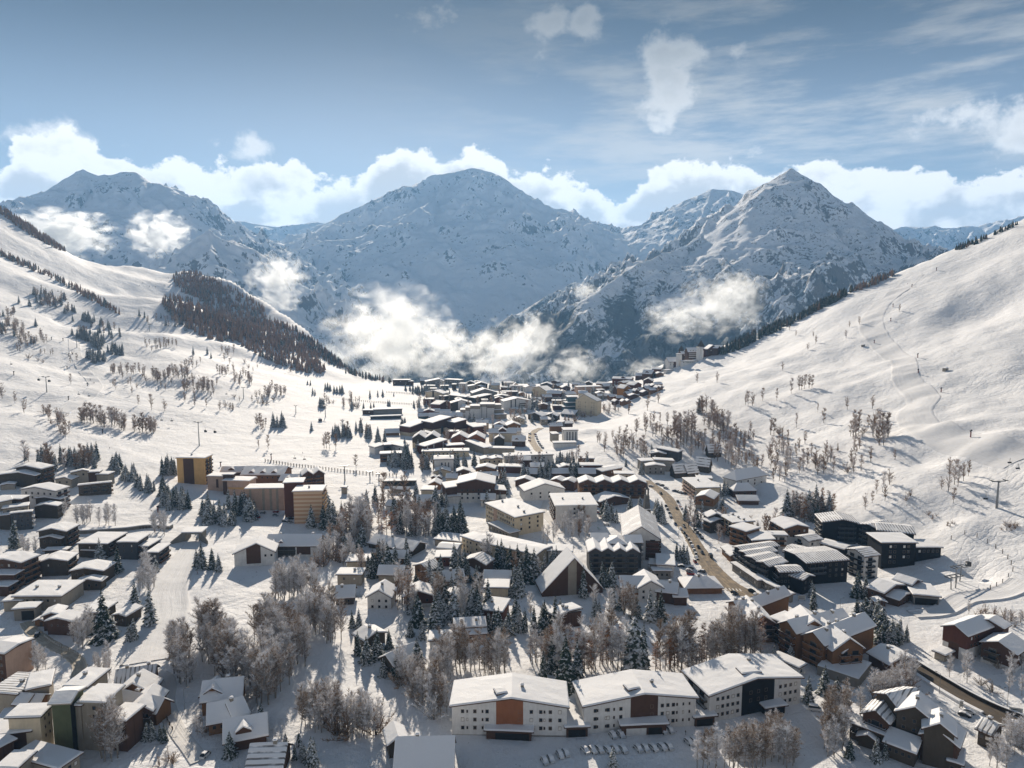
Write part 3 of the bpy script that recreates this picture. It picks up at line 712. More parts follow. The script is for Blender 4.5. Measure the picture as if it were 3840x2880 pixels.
            if m:
                rr = random.Random(len(label) * 7 + bi)
                for i in range(int(m[1])):
                    x_ = w * (i + .5 + rr.uniform(-.25, .25)) / int(m[1]) if kind != 'gy' else w * (rp + rr.uniform(-.14, .14))
                    y_ = d * (rp if kind == 'gx' else .5) + rr.uniform(-.12, .12) * d if kind != 'gy' else d * (i + .6) / (int(m[1]) + .3)
                    z_ = zroof(x_, y_); q = MB(); cw = .55
                    v = [M(x_ + a, y_ + b_, zz) for zz in (z_ - .3, z_ + 1.5) for b_ in (-cw, cw) for a in (-cw, cw)]
                    q.add(v, [(0, 2, 3, 1), (0, 1, 5, 4), (2, 6, 7, 3), (0, 4, 6, 2), (1, 3, 7, 5), (4, 5, 7, 6)], 0)
                    v = [M(x_ + a, y_ + b_, zz) for zz, k_ in ((z_ + 1.5, .7), (z_ + 1.75, .7), (z_ + 2.0, .3)) for b_ in (-k_, k_) for a in (-k_, k_)]
                    q.add(v, [(0, 2, 3, 1), (0, 1, 5, 4), (2, 6, 7, 3), (0, 4, 6, 2), (1, 3, 7, 5), (4, 5, 9, 8), (6, 10, 11, 7), (4, 8, 10, 6), (5, 7, 11, 9), (8, 9, 11, 10)], 1)
                    q.obj('chimney', [WM['conc'], M_RS], rf)
                continue
            m = re.match(r'd(\d+)(?:@([\d.]+)-([\d.]+))?(?:s([\d.]+))?$', ft)
            if m:            # gabled dormers on the front slope of a roof whose ridge runs along the front
                n_, a0, a1, dw = int(m[1]), float(m[2] or .1), float(m[3] or .9), float(m[4] or 2.6)
                for i in range(n_):
                    xc = w * (a0 + (a1 - a0) * (i + .5) / n_); y0 = d * rp * .12; hh = dw * .28; rr_ = dw * .32
                    zf = zroof(xc, y0); yb = min(d * rp, y0 + (hh + rr_) / max(.15, rise / (d * rp)))
                    P = [(-dw / 2, zf - .6), (dw / 2, zf - .6), (dw / 2, zf + hh), (0, zf + hh + rr_), (-dw / 2, zf + hh)]
                    dm = prism([(xc + a, z_) for a, z_ in P], y0, yb, 'y', M).obj('dormer', WM[op.get('fascia', 'brown')], root)
                    Q = [(-dw / 2 - .3, zf + hh - .15), (0, zf + hh + rr_ + .05), (dw / 2 + .3, zf + hh - .15), (dw / 2 + .3, zf + hh + .3), (0, zf + hh + rr_ + .6), (-dw / 2 - .3, zf + hh + .3)]
                    prism([(xc + a, z_) for a, z_ in Q], y0 - .4, yb, 'y', M).obj('snow_cover', M_RS, dm)
                continue
            if ft == 'door':
                v = box_mesh(w * .45, w * .45 + 1.3, -.08 - gp, .02, zb + .5, zb + 2.8); mesh_obj('door', [M(*p) for p in v[0]], v[1], WM['dark'], root); continue
            print('FEAT?', ft, label)
    return root
# ================================================================ buildings, read off the photograph
B_ = building
AP, CH, HO = 'apartment block', 'chalet', 'hotel'
NB = {'brown': dict(fascia='brown')}
# ---- hillside of dark slab residences on the left
B_('apartment_block', 'dark timber residence with two stepped snow roofs, highest on the left hillside', AP, [
  ('v7', (-60,368), (585,378), 12, 8, 'gy', 2.2, 'dark', 'br1x2#brown sf4x1@.1-.6', dict(rp=.58)), ('v7', (265,245), (690,270), (865,215), 12, 'gy', 1.8, 'dark', 'br1x3#brown', dict(rp=.4)),
  ('v7', (10,540), (240,520), 5, 3.5, 'gy', .8, 'taupe', '')])
B_('apartment_block', 'taupe residence of stepped roofs half hidden behind frosted trees near the upper ski run', AP, [
  ('v7', (915,440), (1180,440), 12, 6, 'gy', 1.6, 'taupe', 'wf2x1', dict(rp=.6)), ('v7', (1175,330), (1460,300), (1690,262), 10, 'gy', 1.2, 'taupe', 'wf2x1', dict(rp=.7)),
  ('v7', (1430,330), (1640,320), 6, 9, 'flat', .5, 'brown', ''), ('v7', (1600,360), (1790,362), 8, 8, 'flat', .5, 'taupe', ''), ('v7', (1300,545), (1840,490), (1900,478), 8, 'flat', 1, 'dark', 'bf3x2#dark br1x3#wood')])
B_('apartment_block', 'white walled residence with a wide snow gable above three dark stepped terraces', AP, [
  ('v7', (345,605), (920,635), (1110,560), 13, 'gy', 2.2, 'white', 'wf5x2 br1x4#brown', dict(rp=.42)), ('v7', (625,680), (945,665), 5, 10.5, 'flat', .4, 'brown', 'br1x3#brown'),
  ('v7', (590,750), (990,770), 6, 8, 'gy', 1.0, 'dark', 'sf2x1 br1x2#brown', dict(rp=.4)), ('v7', (570,890), (950,880), 7, 8, 'gy', 1.4, 'dark', 'sf2x1 wr3x2', dict(rp=.45)), ('v7', (385,780), (590,775), 8, 5, 'flat', .5, 'white', 'wf3x1')])
B_('apartment_block', 'grey and dark stepped residence at the picture edge behind a tall snowy fir', AP, [
  ('v7', (-220,1060), (170,1060), 10, 8, 'sx', 1.4, 'dark', '', dict(rp=.5)), ('v7', (170,1010), (520,975), (590,965), 11, 'flat', .8, 'dgrey', 'wf3x3 br2x3#white'), ('v7', (45,930), (460,880), 8, 12, 'flat', .6, 'taupe', 'wf3x1'), ('v7', (-200,860), (200,800), 9, 14, 'sx', 1, 'taupe', ''), ('v7', (-100,770), (345,770), 8, 14, 'flat', .5, 'brown', 'wf3x1@.6-1')])
B_('apartment_block', 'compact dark residence with one gable over a lower gabled step, by the snow ramp', AP, [
  ('v7', (640,1300), (1090,1300), (1260,1195), 10, 'gy', 1.7, 'dark', 'br1x3#brown sf2x1', dict(rp=.5)), ('v7', (665,1415), (1000,1420), 4, 6.5, 'gy', 1.4, 'dark', 'wf3x1', dict(rp=.5)), ('a0', (385,1075), (570,1070), 4, 2.8, 'flat', .4, 'dark', '')])
B_('apartment_block', 'terraced residence with four low slab roofs beside the tunnel under the piste', AP, [
  ('a0', (675,1015), (925,1018), (1095,925), 8, 'flat', .8, 'dark', 'sf4x1 br3x2#brown'), ('a0', (1022,1003), (1180,1003), (1278,938), 10, 'flat', .8, 'dgrey', 'sf2x2 br2x3#brown'),
  ('a0', (1187,1038), (1278,1040), (1348,978), 7, 'flat', .6, 'dgrey', 'br1x2#brown'), ('a0', (1275,1092), (1362,1092), (1438,1022), 7, 'flat', .6, 'dgrey', 'br1x2#brown wf2x1'), ('a0', (712,1072), (835,1078), 4, 4, 'flat', .4, 'dark', '')])
B_('apartment_block', 'broad brown residence with one long low gable, above the flat white roof', AP, [
  ('a0', (352,1172), (578,1162), (712,1098), 8, 'gy', 1.6, 'dark', 'br2x2#wood sf2x1', dict(rp=.35)), ('a0', (218,1192), (352,1182), 9, 6, 'sx', 1.2, 'dark', 'wf3x1')])
B_('apartment_block', 'pale roofed brown residence behind the two tallest snowy firs', AP, [
  ('a0', (612,1250), (890,1248), (935,1182), 7, 'gy', 1.6, 'dark', 'wf4x1', dict(rp=.45)), ('a0', (660,1345), (875,1338), 5, 4.5, 'gy', 1.2, 'dark', 'wf3x1')])
B_('apartment_block', 'tall timber residence with stacked balconies on its right side at the picture edge', AP, [
  ('a0', (-90,1155), (182,1178), (236,1108), 12, 'gy', 1.2, 'brown', 'br1x4#wood wf4x2'), ('a0', (-60,1285), (122,1285), 6, 8, 'flat', .6, 'brown', 'br1x2#wood'), ('a0', (-60,1385), (70,1385), 6, 5, 'flat', .5, 'brown', 'br1x1#wood')])
B_('apartment_block', 'long low building with a flat snow roof and cream wall, above the garage tunnel', AP, [('a0', (120,1472), (525,1470), (575,1342), 7, 'flat', .5, 'taupe', 'wf6x1 c2'), ('b0', (30,40), (190,32), 6, 5, 'flat', .4, 'taupe', '')])
B_('apartment_block', 'low slab roofed building right of the tall firs, its roof striped by tree shadow', AP, [('b0', (705,135), (870,140), (880,50), 5, 'flat', .5, 'dark', 'wf3x1'), ('b0', (985,155), (1085,165), (1150,80), 5, 'gy', .8, 'dark', 'wf2x1')])
B_('chalet', 'brown chalet with a hipped double snow roof beside the garage tunnel road', CH, [('b0', (405,205), (642,212), (705,150), 6.5, 'gy', 1.4, 'brown', 'sf4x1 br1x2#wood', dict(rp=.4)), ('b0', (372,165), (520,150), 8, 7, 'gy', 1.2, 'brown', '')])
B_('kiosk', 'tiny wooden kiosk next to the garage tunnel mouth', 'kiosk', [('b0', (302,205), (392,205), 3.5, 2.6, 'gy', .9, 'wood', 'door')])
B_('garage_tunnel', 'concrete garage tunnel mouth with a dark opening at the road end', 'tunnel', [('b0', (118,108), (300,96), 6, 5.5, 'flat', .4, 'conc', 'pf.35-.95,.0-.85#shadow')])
# ---- tan and brown high blocks
B_('tower_block', 'tall tan tower with a brown central stripe at the foot of the ski slope', 'tower block', [('a0', (1525,275), (1768,278), 12, 20.5, 'flat', .4, 'tan', 'pf.23-.60#brown br1x7#brown ss2x1 c1'.replace('ss2x1 ', ''), dict(fascia='tan'))])
B_('apartment_block', 'beige block with a brown stair shaft, left of the long ribbed slab', AP, [('a0', (1790,432), (1925,435), 10, 11, 'flat', .4, 'pink', 'pf.55-.70,.3-.85#brown', dict(fascia='pink')), ('a0', (1925,470), (2150,475), 12, 11, 'flat', .4, 'pink', 'pf.0-.16#brown pf.2-1.,.5-.62#tan', dict(fascia='pink')), ('a0', (1925,420), (2010,420), 5, 14, 'flat', .3, 'brown', '')])
B_('apartment_block', 'long low beige slab with vertical ribs beside the brown lift shaft', AP, [('a1', (-95,542), (238,537), 12, 15.5, 'flat', .4, 'pink', 'pf.10-.16#taupe pf.44-.50#taupe pf.63-.69#taupe pf.80-.86#taupe', dict(fascia='pink'))])
B_('tower_block', 'tall block with tan horizontal bands and a brown shaft, tallest beside the firs', 'tower block', [('a1', (322,565), (568,560), 14, 22, 'flat', .4, 'band', 'br1x6#tan c1', dict(fascia='pink')), ('a1', (240,492), (400,486), 12, 24, 'flat', .4, 'red', '', dict(fascia='red'))])
B_('hotel', 'sprawling timber hotel with dormered snow roofs behind the ribbed beige slab', HO, [('a1', (-130,420), (235,420), (240,365), 8, 'gx', 4, 'wood', 'd3s4 wf7x1', {}), ('a1', (200,470), (430,470), 14, 7, 'gx', 3, 'wood', 'd2s4'), ('a1', (400,425), (590,408), 12, 12, 'zig2', 3, 'brown', 'bf2x3#wood', {}), ('a0', (1905,395), (2212,395), 9, 7, 'gx', 3, 'brown', 'd2s5')])
B_('hotel', 'white and brown gabled chalet hotel on the blue shaded snow below the banded tower', HO, [
  ('a0', (2022,1100), (2370,1080), 12, 7.5, 'gy', 5.2, 'white', 'pf.30-.66,.25-1#brown wf2x1@.7-1', dict(rp=.56)),
  (('a0', 'a1'), (2300,1030), (542,1028), 13, 6.5, 'gx', 4.2, 'white', 'pf.2-.55,.1-.95#dark pf.58-.84,.25-.95#brown bf1x2@.2-.55#dark d2@.05-.35s3 c2', {})])
# ---- middle of the picture
B_('apartment_block', 'large brown gabled block with a white base, left of the cream lodge', AP, [('a1', (1737,497), (2062,497), 22, 14, 'gy', 3.4, 'white', 'wf6x3z3', dict(up=(.55, 'brown'))), ('a1', (1642,535), (1782,525), 16, 11, 'sx', 1, 'white', '', dict(up=(.35, 'brown'))), ('a1', (2030,560), (2160,555), 14, 8, 'sx', -1.4, 'white', '', dict(up=(.7, 'brown'))), ('a1', (1640,610), (1760,605), 4, 5, 'flat', .4, 'white', '')])
B_('apartment_block', 'cream lodge with rows of small windows and a pink entrance strip on its long side', AP, [(('a1', 'a2'), (1985,668), (28,790), (258,737), 12, 'flat', .5, 'cream', 'wf14x4@.02-.98 wr3x3 pf.28-.40#pink c3', {})])
B_('apartment_block', 'long cream lodge with a bent snow roof in front of the pink-striped lodge', AP, [(('a1', 'a2'), (1876,985), (205,1112), 16, 9, 'gx', .8, 'cream', 'wf12x3@.02-.98', {}), ('a1', (1778,952), (1876,985), 10, 9, 'flat', .5, 'cream', 'wf3x3', {}), ('a2', (312,1078), (516,1085), 10, 7.5, 'flat', .5, 'white', 'wf5x2')])
B_('apartment_block', 'low annex with a snowy flat roof below the cream lodge', AP, [(('a1', 'a2'), (2010,840), (-20,925), 7, 4, 'flat', .4, 'conc', 'wf6x1')])
B_('apartment_block', 'plain white block with honeycomb balconies on its left end', AP, [('a2', (380,690), (735,683), 30, 11.5, 'flat', .5, 'white', 'bl7x4#brown wf2x3@.4-.6 c2', dict(fascia='white'))])
B_('chalet', 'white gabled house with a wide snow roof behind frosted birches', CH, [('a2', (110,562), (455,540), 16, 7, 'gy', 5, 'white', 'wf4x2', {})])
B_('chalet', 'brown house with a folded snow roof behind the white gabled house', CH, [('a2', (335,465), (535,485), 10, 7, 'zig2', 1.6, 'brown', 'wf4x1')])
B_('chalet', 'small brown pyramid roofed chalet left of the folded roof house', CH, [('a2', (28,470), (188,478), 9, 4.5, 'gy', 2.6, 'brown', 'wf2x1')])
B_('apartment_block', 'long flat white block with a row of chimneys below the village street', AP, [('a2', (-60,262), (355,247), 12, 7, 'flat', .5, 'white', 'wf10x2 c4')])
B_('hotel', 'wide honey timber hotel with four snow gables next to the grey church spire', HO, [('a2', (582,490), (1160,490), 14, 12, 'zig4', 2.6, 'wood', 'bf4x3@.04-.96#brown', dict(up=(.75, 'brown')))])
B_('chalet', 'low chalet among firs in front of the four-gabled timber hotel', CH, [('a2', (760,655), (1010,620), 13, 4, 'gy', 3, 'brown', 'wf3x1')])
B_('hotel', 'tall hotel under a steep ribbed snow roof that runs away from the viewer', HO, [('a2', (962,955), (1275,968), 42, 13, 'gy', 6.5, 'white', 'pf.62-1,.0-.9#brown br8x4#brown bf1x4@.64-.98#red', dict(rib='y', fascia='brown'))])
B_('apartment_block', 'dark grey block with four small gables in front of the ribbed roof hotel', AP, [('a2', (667,1082), (1095,1085), 16, 13, 'zig4', 2.0, 'dgrey', 'bf4x4@.02-.98#dark', {}), ('a2', (695,990), (830,990), 12, 14, 'gx', 2.2, 'dgrey', ''), ('a2', (825,1010), (985,1020), 12, 14.5, 'hip', 2.4, 'dgrey', ''), ('a2', (985,1000), (1120,1000), 10, 15, 'gx', 2, 'dgrey', 'br2x4#white')])
B_('house', 'small square white house with a flat snow roof beside the parked cars', 'house', [('a2', (1255,1195), (1400,1205), (1420,1120), 6.5, 'flat', .4, 'white', 'wf3x1', {}), ('a2', (1225,1250), (1370,1250), 4, 4.5, 'flat', .4, 'grey', 'wf3x1'), ('a2', (1190,1190), (1250,1195), 7, 4, 'flat', .4, 'taupe', '')])
B_('chalet', 'giant brown A-frame with a steep roof reaching nearly to the snow', CH, [('a2', (262,1435), (785,1400), 16, 2.2, 'gy', 17, 'brown', 'pf.42-.56,.0-3#taupe'.replace(',.0-3', ''), dict(rp=.52, sn=.35, fascia='red', ov=.6))])
B_('hotel', 'white hotel with an L-shaped snow roof beside the road bend', HO, [('a2', (948,1385), (1190,1392), 11, 7, 'gx', 3.2, 'white', 'wf4x2 bf1x1#wood', {}), ('a2', (1095,1395), (1300,1390), 14, 7.5, 'gy', 3.4, 'white', 'wf3x2'), ('a2', (1250,1420), (1420,1440), 10, 6, 'gx', 3, 'brown', 'c1'), ('a2', (1400,1470), (1512,1470), 8, 4.5, 'gx', 2, 'brown', '')])
B_('chalet', 'low hip-roofed chalet with a small belfry by the road bend', CH, [('a2', (1500,1400), (1815,1395), 14, 3, 'hip', 3.4, 'wood', 'c1')])
# ---- small chalets in the lower middle
B_('chalet', 'orange timber chalet with a ribbed snow roof above the playhouse shed', CH, [('a1', (1372,1200), (1500,1246), (1622,1216), 6, 'gy', 2.2, 'wood', 'wf2x1 br1x1#wood', dict(rib='y')), ('a1', (1438,1255), (1520,1285), 3, 4, 'gy', 1, 'wood', '')])
B_('chalet', 'brown chalet with one broad blue-shaded snow slope and white cellar', CH, [('a1', (1632,1335), (1797,1318), 10, 4.5, 'gx', 3.2, 'white', 'c1', dict(up=(.45, 'wood')))])
B_('chalet', 'tall brown chalet with a banded snow roof and lean-to', CH, [('a1', (1790,1160), (1985,1195), 9, 7.5, 'gy', 2.6, 'brown', 'wf2x1', dict(rib='x')), ('a1', (1795,1255), (1890,1300), 4, 3, 'sx', -1.2, 'brown', '')])
B_('chalet', 'chalet with a plain white roof right of the banded-roof chalet', CH, [('a1', (1972,1310), (2190,1318), 9, 4, 'gx', 2.4, 'wood', 'wf3x1')])
B_('shed', 'tiny brown shed alone on the blue shaded snow', 'shed', [('a1', (1260,1265), (1322,1265), 3, 2, 'gx', .7, 'brown', 'door')])
B_('chalet', 'dark chalet with a blue shaded snow slope at the edge of the frosted wood', CH, [('a1', (690,1478), (842,1470), 11, 4, 'gx', 3.4, 'dark', 'wf2x1 c1')])
B_('chalet', 'white walled chalet with three windows in a row above snowy shrubs', CH, [('a1', (962,1470), (1165,1475), 12, 6, 'gy', 3.4, 'white', 'wf3x2 c1', {})])
B_('chalet', 'brown and white chalet half hidden by a drooping frosted spruce', CH, [('a1', (1278,1470), (1530,1462), 11, 5.5, 'gy', 2.6, 'white', 'wf3x1', dict(up=(.4, 'red')))])
B_('chalet', 'orange chalet with a banded roof beside a slim fir', CH, [('a1', (1612,1470), (1770,1478), (1838,1432), 5, 'gy', 2, 'wood', 'wf2x1', dict(rib='x'))])
B_('chalet', 'low wide chalet with a long snow roof among dark firs', CH, [('a1', (975,1005), (1350,1075), 14, 3, 'gx', 3, 'dark', 'c1')])
B_('house', 'small white house with tiny windows beside the long cream lodge', 'house', [('a1', (1572,1050), (1735,1062), 9, 6, 'gx', .8, 'white', 'wf4x2')])
B_('house', 'low building with a plain snow roof behind the small white house', 'house', [('a1', (1545,975), (1775,1000), 12, 4, 'flat', .5, 'taupe', '')])
B_('chalet', 'brown chalet with a single shed roof and white gable above the larches', CH, [('b2', (310,128), (382,168), (626,116), 7, 'gx', .6, 'white', 'wf2x2 c2', dict(up=(.0, 'white')) if 0 else {}), ('b2', (384,170), (600,128), .6, 6.6, 'flat', .2, 'brown', '', dict(sn=0, ov=.05))])
B_('chalet', 'brown flat-topped chalet right of the bare apple trees', CH, [('b1', (1962,108), (2122,128), (2212,40), 5.5, 'sy', .6, 'red', 'wf2x1 c1')])
B_('house', 'long house with two stepped snow strips and a pair of chimneys', 'house', [('b1', (1722,262), (1978,248), 5, 6, 'sy', 1.2, 'brown', 'c2'), ('b1', (1722,330), (1985,310), 4, 4, 'sy', 1, 'pink', 'wf3x1')])
B_('house', 'low white shed roof tucked under frosted trees', 'house', [('b1', (1502,378), (1732,372), 8, 3.2, 'flat', .5, 'white', 'wf3x1')])
B_('chalet', 'dark chalet with a hipped snow roof and stone chimney in the birch grove', CH, [('b1', (848,320), (940,374), (1146,322), 4.5, 'gx', 1.8, 'dark', 'wf2x1 c1')])
B_('chalet', 'steep dark chalet with slipping snow, hemmed in by four firs', CH, [('b1', (1076,524), (1190,588), (1378,460), 5.5, 'gy', 2.6, 'dark', 'wf2x1 br2x1#dark c1')])
# ---- the three white residences at the bottom
B_('apartment_block', 'white residence with a bright orange central panel and a shallow gable roof', AP, [
  (('b1', 'b2'), (1692,938), (475,948), 15, 10.8, 'gy', 3.0, 'white', 'wf3x3@.04-.36 pf0-.38,.0-.11#conc sf3x3@.10-.30 pf.385-.62#rust wf1x4@.58-.60 wf4x3@.65-.98 pf.63-1,.0-.11#conc sf2x3@.78-.88 wr2x3 c1', dict(rp=.52)), ('b1', (2085,848), (2168,832), 3.5, 14.0, 'flat', .2, 'conc', '', dict(ov=.3)),
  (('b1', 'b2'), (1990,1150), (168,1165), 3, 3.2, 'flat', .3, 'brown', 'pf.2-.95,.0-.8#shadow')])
B_('apartment_block', 'white residence with a dark brown central panel, middle of the three alike', AP, [
  ('b2', (625,943), (1590,868), 15, 10.5, 'gy', 2.9, 'white', 'wf3x3@.04-.38 sf3x3@.08-.30 pf.41-.655#brown wf1x2@.58-.62 wf3x3@.67-.82 sf3x3@.80-.97 c1', dict(rp=.53)), ('b2', (1010,812), (1100,792), 3.5, 13.6, 'flat', .2, 'conc', '', dict(ov=.3)),
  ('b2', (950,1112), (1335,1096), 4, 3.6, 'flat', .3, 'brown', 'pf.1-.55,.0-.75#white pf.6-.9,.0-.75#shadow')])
B_('apartment_block', 'white residence with a black central panel and tree shadows across its roof', AP, [
  (('b2', 'b3'), (1708,850), (285,695), 17, 10.2, 'gy', 3.2, 'white', 'wf5x3@.06-.33 pf.345-.70#black wf3x2@.40-.65 wf4x3@.74-.97 bl2x3#dark c2', dict(rp=.5)), ('b2', (1992,672), (2150,655), 4.5, 13.6, 'flat', .2, 'conc', '', dict(ov=.3)),
  ('b3', (-20,960), (148,935), 4, 3.0, 'flat', .3, 'black', '')])
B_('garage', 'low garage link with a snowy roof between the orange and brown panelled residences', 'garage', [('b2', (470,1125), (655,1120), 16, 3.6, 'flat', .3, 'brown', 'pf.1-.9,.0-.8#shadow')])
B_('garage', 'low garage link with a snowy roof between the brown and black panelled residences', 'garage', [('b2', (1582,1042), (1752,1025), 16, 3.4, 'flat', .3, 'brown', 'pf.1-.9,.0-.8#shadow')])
# ---- bottom left
B_('hotel', 'big taupe hotel with an olive green tower and flat snow roofs', HO, [
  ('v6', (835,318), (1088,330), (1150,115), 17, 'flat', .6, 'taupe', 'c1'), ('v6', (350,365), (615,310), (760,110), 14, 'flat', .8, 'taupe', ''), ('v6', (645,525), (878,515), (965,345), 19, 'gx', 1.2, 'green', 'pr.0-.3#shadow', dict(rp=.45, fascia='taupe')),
  ('v6', (1012,515), (1312,525), (1475,325), 17, 'flat', .6, 'taupe', 'wf1x2@.4-.7', dict(fascia='taupe')), ('v6', (905,560), (1012,560), 10, 16, 'flat', .4, 'taupe', ''), ('v6', (500,700), (645,560), 10, 14, 'flat', .4, 'cream', 'sf2x3@.2-.9', dict(fascia='dark')),
  ('v6', (1362,728), (1578,752), (1625,560), 11, 'flat', .5, 'brown', ''), ('v6', (1000,880), (1230,895), 5, 5.5, 'flat', .4, 'taupe', '')])
B_('hotel_annex', 'wide flat snow roof with two barrel skylights, left of the green tower', 'annex', [('v6', (-160,960), (378,880), (560,560), 9, 'flat', .5, 'brown', '', dict(dmax=26)), ('v6', (190,530), (322,540), 6, 11, 'gx', 1.6, 'wood', ''), ('v6', (345,535), (490,530), 5, 10.5, 'gx', 1.4, 'wood', '')])
B_('hotel_annex', 'low annex with a big snow roof in front of the green tower', 'annex', [('v6', (180,1200), (740,1350), (856,1140), 6.5, 'flat', .5, 'taupe', 'wr3x1'), ('v6', (-20,1340), (215,1345), 7, 9, 'flat', .4, 'taupe', ''), ('v6', (-40,1110), (172,1000), 8, 9, 'flat', .4, 'brown', '')])
B_('apartment_block', 'long ribbed snow roof at the picture edge behind the green-tower hotel', AP, [('v6', (-120,395), (215,418), (450,185), 13, 'flat', 1, 'taupe', 'c1', dict(dmax=24, rib='y'))])
B_('apartment_block', 'pink walled block with a brown front above the curved road', AP, [('b0', (-95,470), (42,488), (312,372), 12.5, 'gx', .8, 'brown', 'wf2x4 pr.0-1#pink'.replace('pr.0-1', 'pr0-1'), dict(dmax=22))])
B_('chalet', 'back chalet with chequered frost on its roof, in the row beside the lane', CH, [('v6', (1455,320), (1925,250), 11, 5, 'gx', 3.4, 'wood', 'c2', dict(rib='x'))], 'row of chalets by the lane')
B_('chalet', 'middle chalet of the row beside the lane, with a steep sunlit roof', CH, [('v6', (1465,420), (1900,395), 9, 5.5, 'gy', 4, 'wood', 'c1')], 'row of chalets by the lane')
B_('chalet', 'front chalet of the row beside the lane, with a dark glazed timber gable', CH, [('v6', (1600,625), (1905,615), 12, 6.5, 'gy', 2.6, 'brown', 'wf3x2 bf1x1#dark'), ('v6', (1470,540), (1960,640), 7, 5, 'gx', 3, 'wood', 'c1', {})], 'row of chalets by the lane')
B_('chalet', 'chalet with a sunlit front gable and blue roof slope, uphill beside the frosted wood', CH, [('b0', (1745,900), (2080,858), 12, 5.5, 'gx', 4, 'wood', 'c1'), ('b0', (1738,850), (1938,832), 7, 6.5, 'gy', 2.6, 'wood', 'wf2x1')], 'blue roofed chalets by the frosted wood')
B_('chalet', 'orange walled chalet with two broad blue roof slopes below the gabled one', CH, [('b0', (1802,1090), (2030,1048), 11, 4.5, 'gx', 3.8, 'wood', 'wf3x1'), ('b0', (2025,1050), (2142,1000), 10, 4.5, 'gx', 3.6, 'wood', 'c1 br2x1#wood')], 'blue roofed chalets by the frosted wood')
B_('chalet', 'chalet with a dormer poking through its blue roof beside a small spruce', CH, [('b0', (1945,1250), (2300,1180), 11, 4, 'gx', 4, 'brown', 'd1@.2-.7s5')], 'blue roofed chalets by the frosted wood')
B_('chalet', 'lowest blue roofed chalet with a slatted snow roof at the picture edge', CH, [('b0', (2140,1475), (2430,1465), 11, 4, 'gx', 4, 'brown', 'c1', dict(rib='y'))], 'blue roofed chalets by the frosted wood')
B_('chalet', 'large dark chalet with one huge blue snow slope at the bottom of the picture', CH, [('b1', (1205,1490), (1692,1478), 13, 6, 'gx', 5.5, 'dark', 'c1', dict(rp=.55)), ('b1', (1150,1270), (1300,1240), 8, 5, 'gy', 2, 'dark', '')])
# ---- right: black residence, timber residences, chalets
B_('apartment_block', 'black timber residence with a stepped snow roof at the foot of the right slope', AP, [
  ('a3', (475,828), (792,842), 16, 13, 'gy', 2.2, 'black', 'bf1x4@.42-.9#dgrey bl2x3#black', dict(rp=.55, rib='x')), ('a3', (790,845), (962,898), 16, 12, 'gy', 1.6, 'black', 'bf1x4#dgrey', dict(rib='x')), ('a3', (950,898), (1262,928), 16, 12, 'gx', 1.6, 'black', 'wf3x2@.25-.8', dict(rib='x')),
  ('a3', (985,1008), (1280,1008), 16, 14, 'flat', .4, 'black', 'wf2x4@.2-.45 wf2x3@.6-.85'), ('a3', (1280,1048), (1496,1048), 12, 7, 'flat', .4, 'black', 'wf5x1'), ('a3', (440,1005), (655,1062), 9, 6, 'gx', .6, 'black', 'bf1x1#dgrey wf3x1')])
B_('apartment_block', 'white gabled block with black balconies in front of the stepped black residence', AP, [('a3', (688,1060), (838,1125), (1002,1128), 13, 'gy', 1.8, 'white', 'bf1x4#black br1x4@.1-.7#black', dict(rib='x'))])
B_('apartment_block', 'small white block with two dark balconies left of the stepped black residence', AP, [('a3', (246,950), (352,992), (472,975), 8.5, 'gy', 1.2, 'white', 'bf1x2@.0-.5#black wr2x2', dict(rib='x'))])
B_('apartment_block', 'black curved residence with five ribbed snow roofs stepping down to the road', AP, [
  ('v4', (505,892), (640,962), (1305,915), 11, 'gy', .8, 'black', 'bf1x3#dgrey', dict(rib='y')), ('v4', (602,972), (745,1042), (1395,1055), 11, 'gy', .8, 'black', 'bf1x3#dgrey', dict(rib='y')), ('v4', (706,1050), (905,1140), (1340,1110), 11, 'gy', .8, 'black', 'bf1x3#dgrey', dict(rib='y')),
  ('v4', (895,1140), (1082,1215), (1512,1195), 11, 'gy', .8, 'black', 'bf1x3#dgrey', dict(rib='y')), ('v4', (1155,1210), (1265,1310), (1612,1280), 10, 'gy', .8, 'black', 'bf1x3#dgrey wr3x3@.0-.5', dict(rib='y')), ('v4', (1330,1330), (1640,1440), 9, 8, 'gx', 1.4, 'black', 'wr2x2', dict(rib='x'))])
B_('apartment_block', 'black block with square windows right of the curved black residence', AP, [('a3', (335,1182), (690,1152), 20, 12, 'gx', 1.2, 'black', 'wf3x3@.5-.95 bf1x2@.05-.45#dgrey', dict(rib='x')), ('v4', (1330,975), (1580,1030), (2050,985), 9, 'gx', 1.2, 'white', 'wf2x1', dict(rib='x'))])
B_('retaining_wall', 'long curved concrete wall with openings between the road and the black residence', 'wall', [('v4', (470,1165), (720,1330), 2, 4.2, 'flat', .2, 'conc', 'wf8x1'), ('v4', (720,1330), (900,1455), 2, 4.2, 'flat', .2, 'conc', 'wf6x1'), ('a2', (2105,1290), (2212,1360), 2, 4.2, 'flat', .2, 'conc', 'wf5x1'), ('a3', (0,1360), (190,1455), 2, 4.2, 'flat', .2, 'conc', 'wf8x1')])
B_('chalet', 'wide timber chalet on white walls left of the stepped black residence', CH, [('v4', (1095,455), (1342,592), (1672,535), 10, 'gx', 2.0, 'white', 'bf1x2#wood wr4x2', dict(up=(.5, 'wood')))])
B_('hotel', 'timber hotel with long balconies facing the road and a rippled snow roof edge', HO, [('v4', (432,562), (700,645), (1012,612), 11, 'flat', .6, 'wood', 'bf1x3#wood', {}), ('v4', (690,668), (812,790), (1138,765), 8.5, 'sy', .8, 'wood', 'bf1x3#wood', {}), ('v4', (1042,645), (1095,702), (1352,682), 8, 'flat', .5, 'white', 'br1x2#wood wr3x2')])
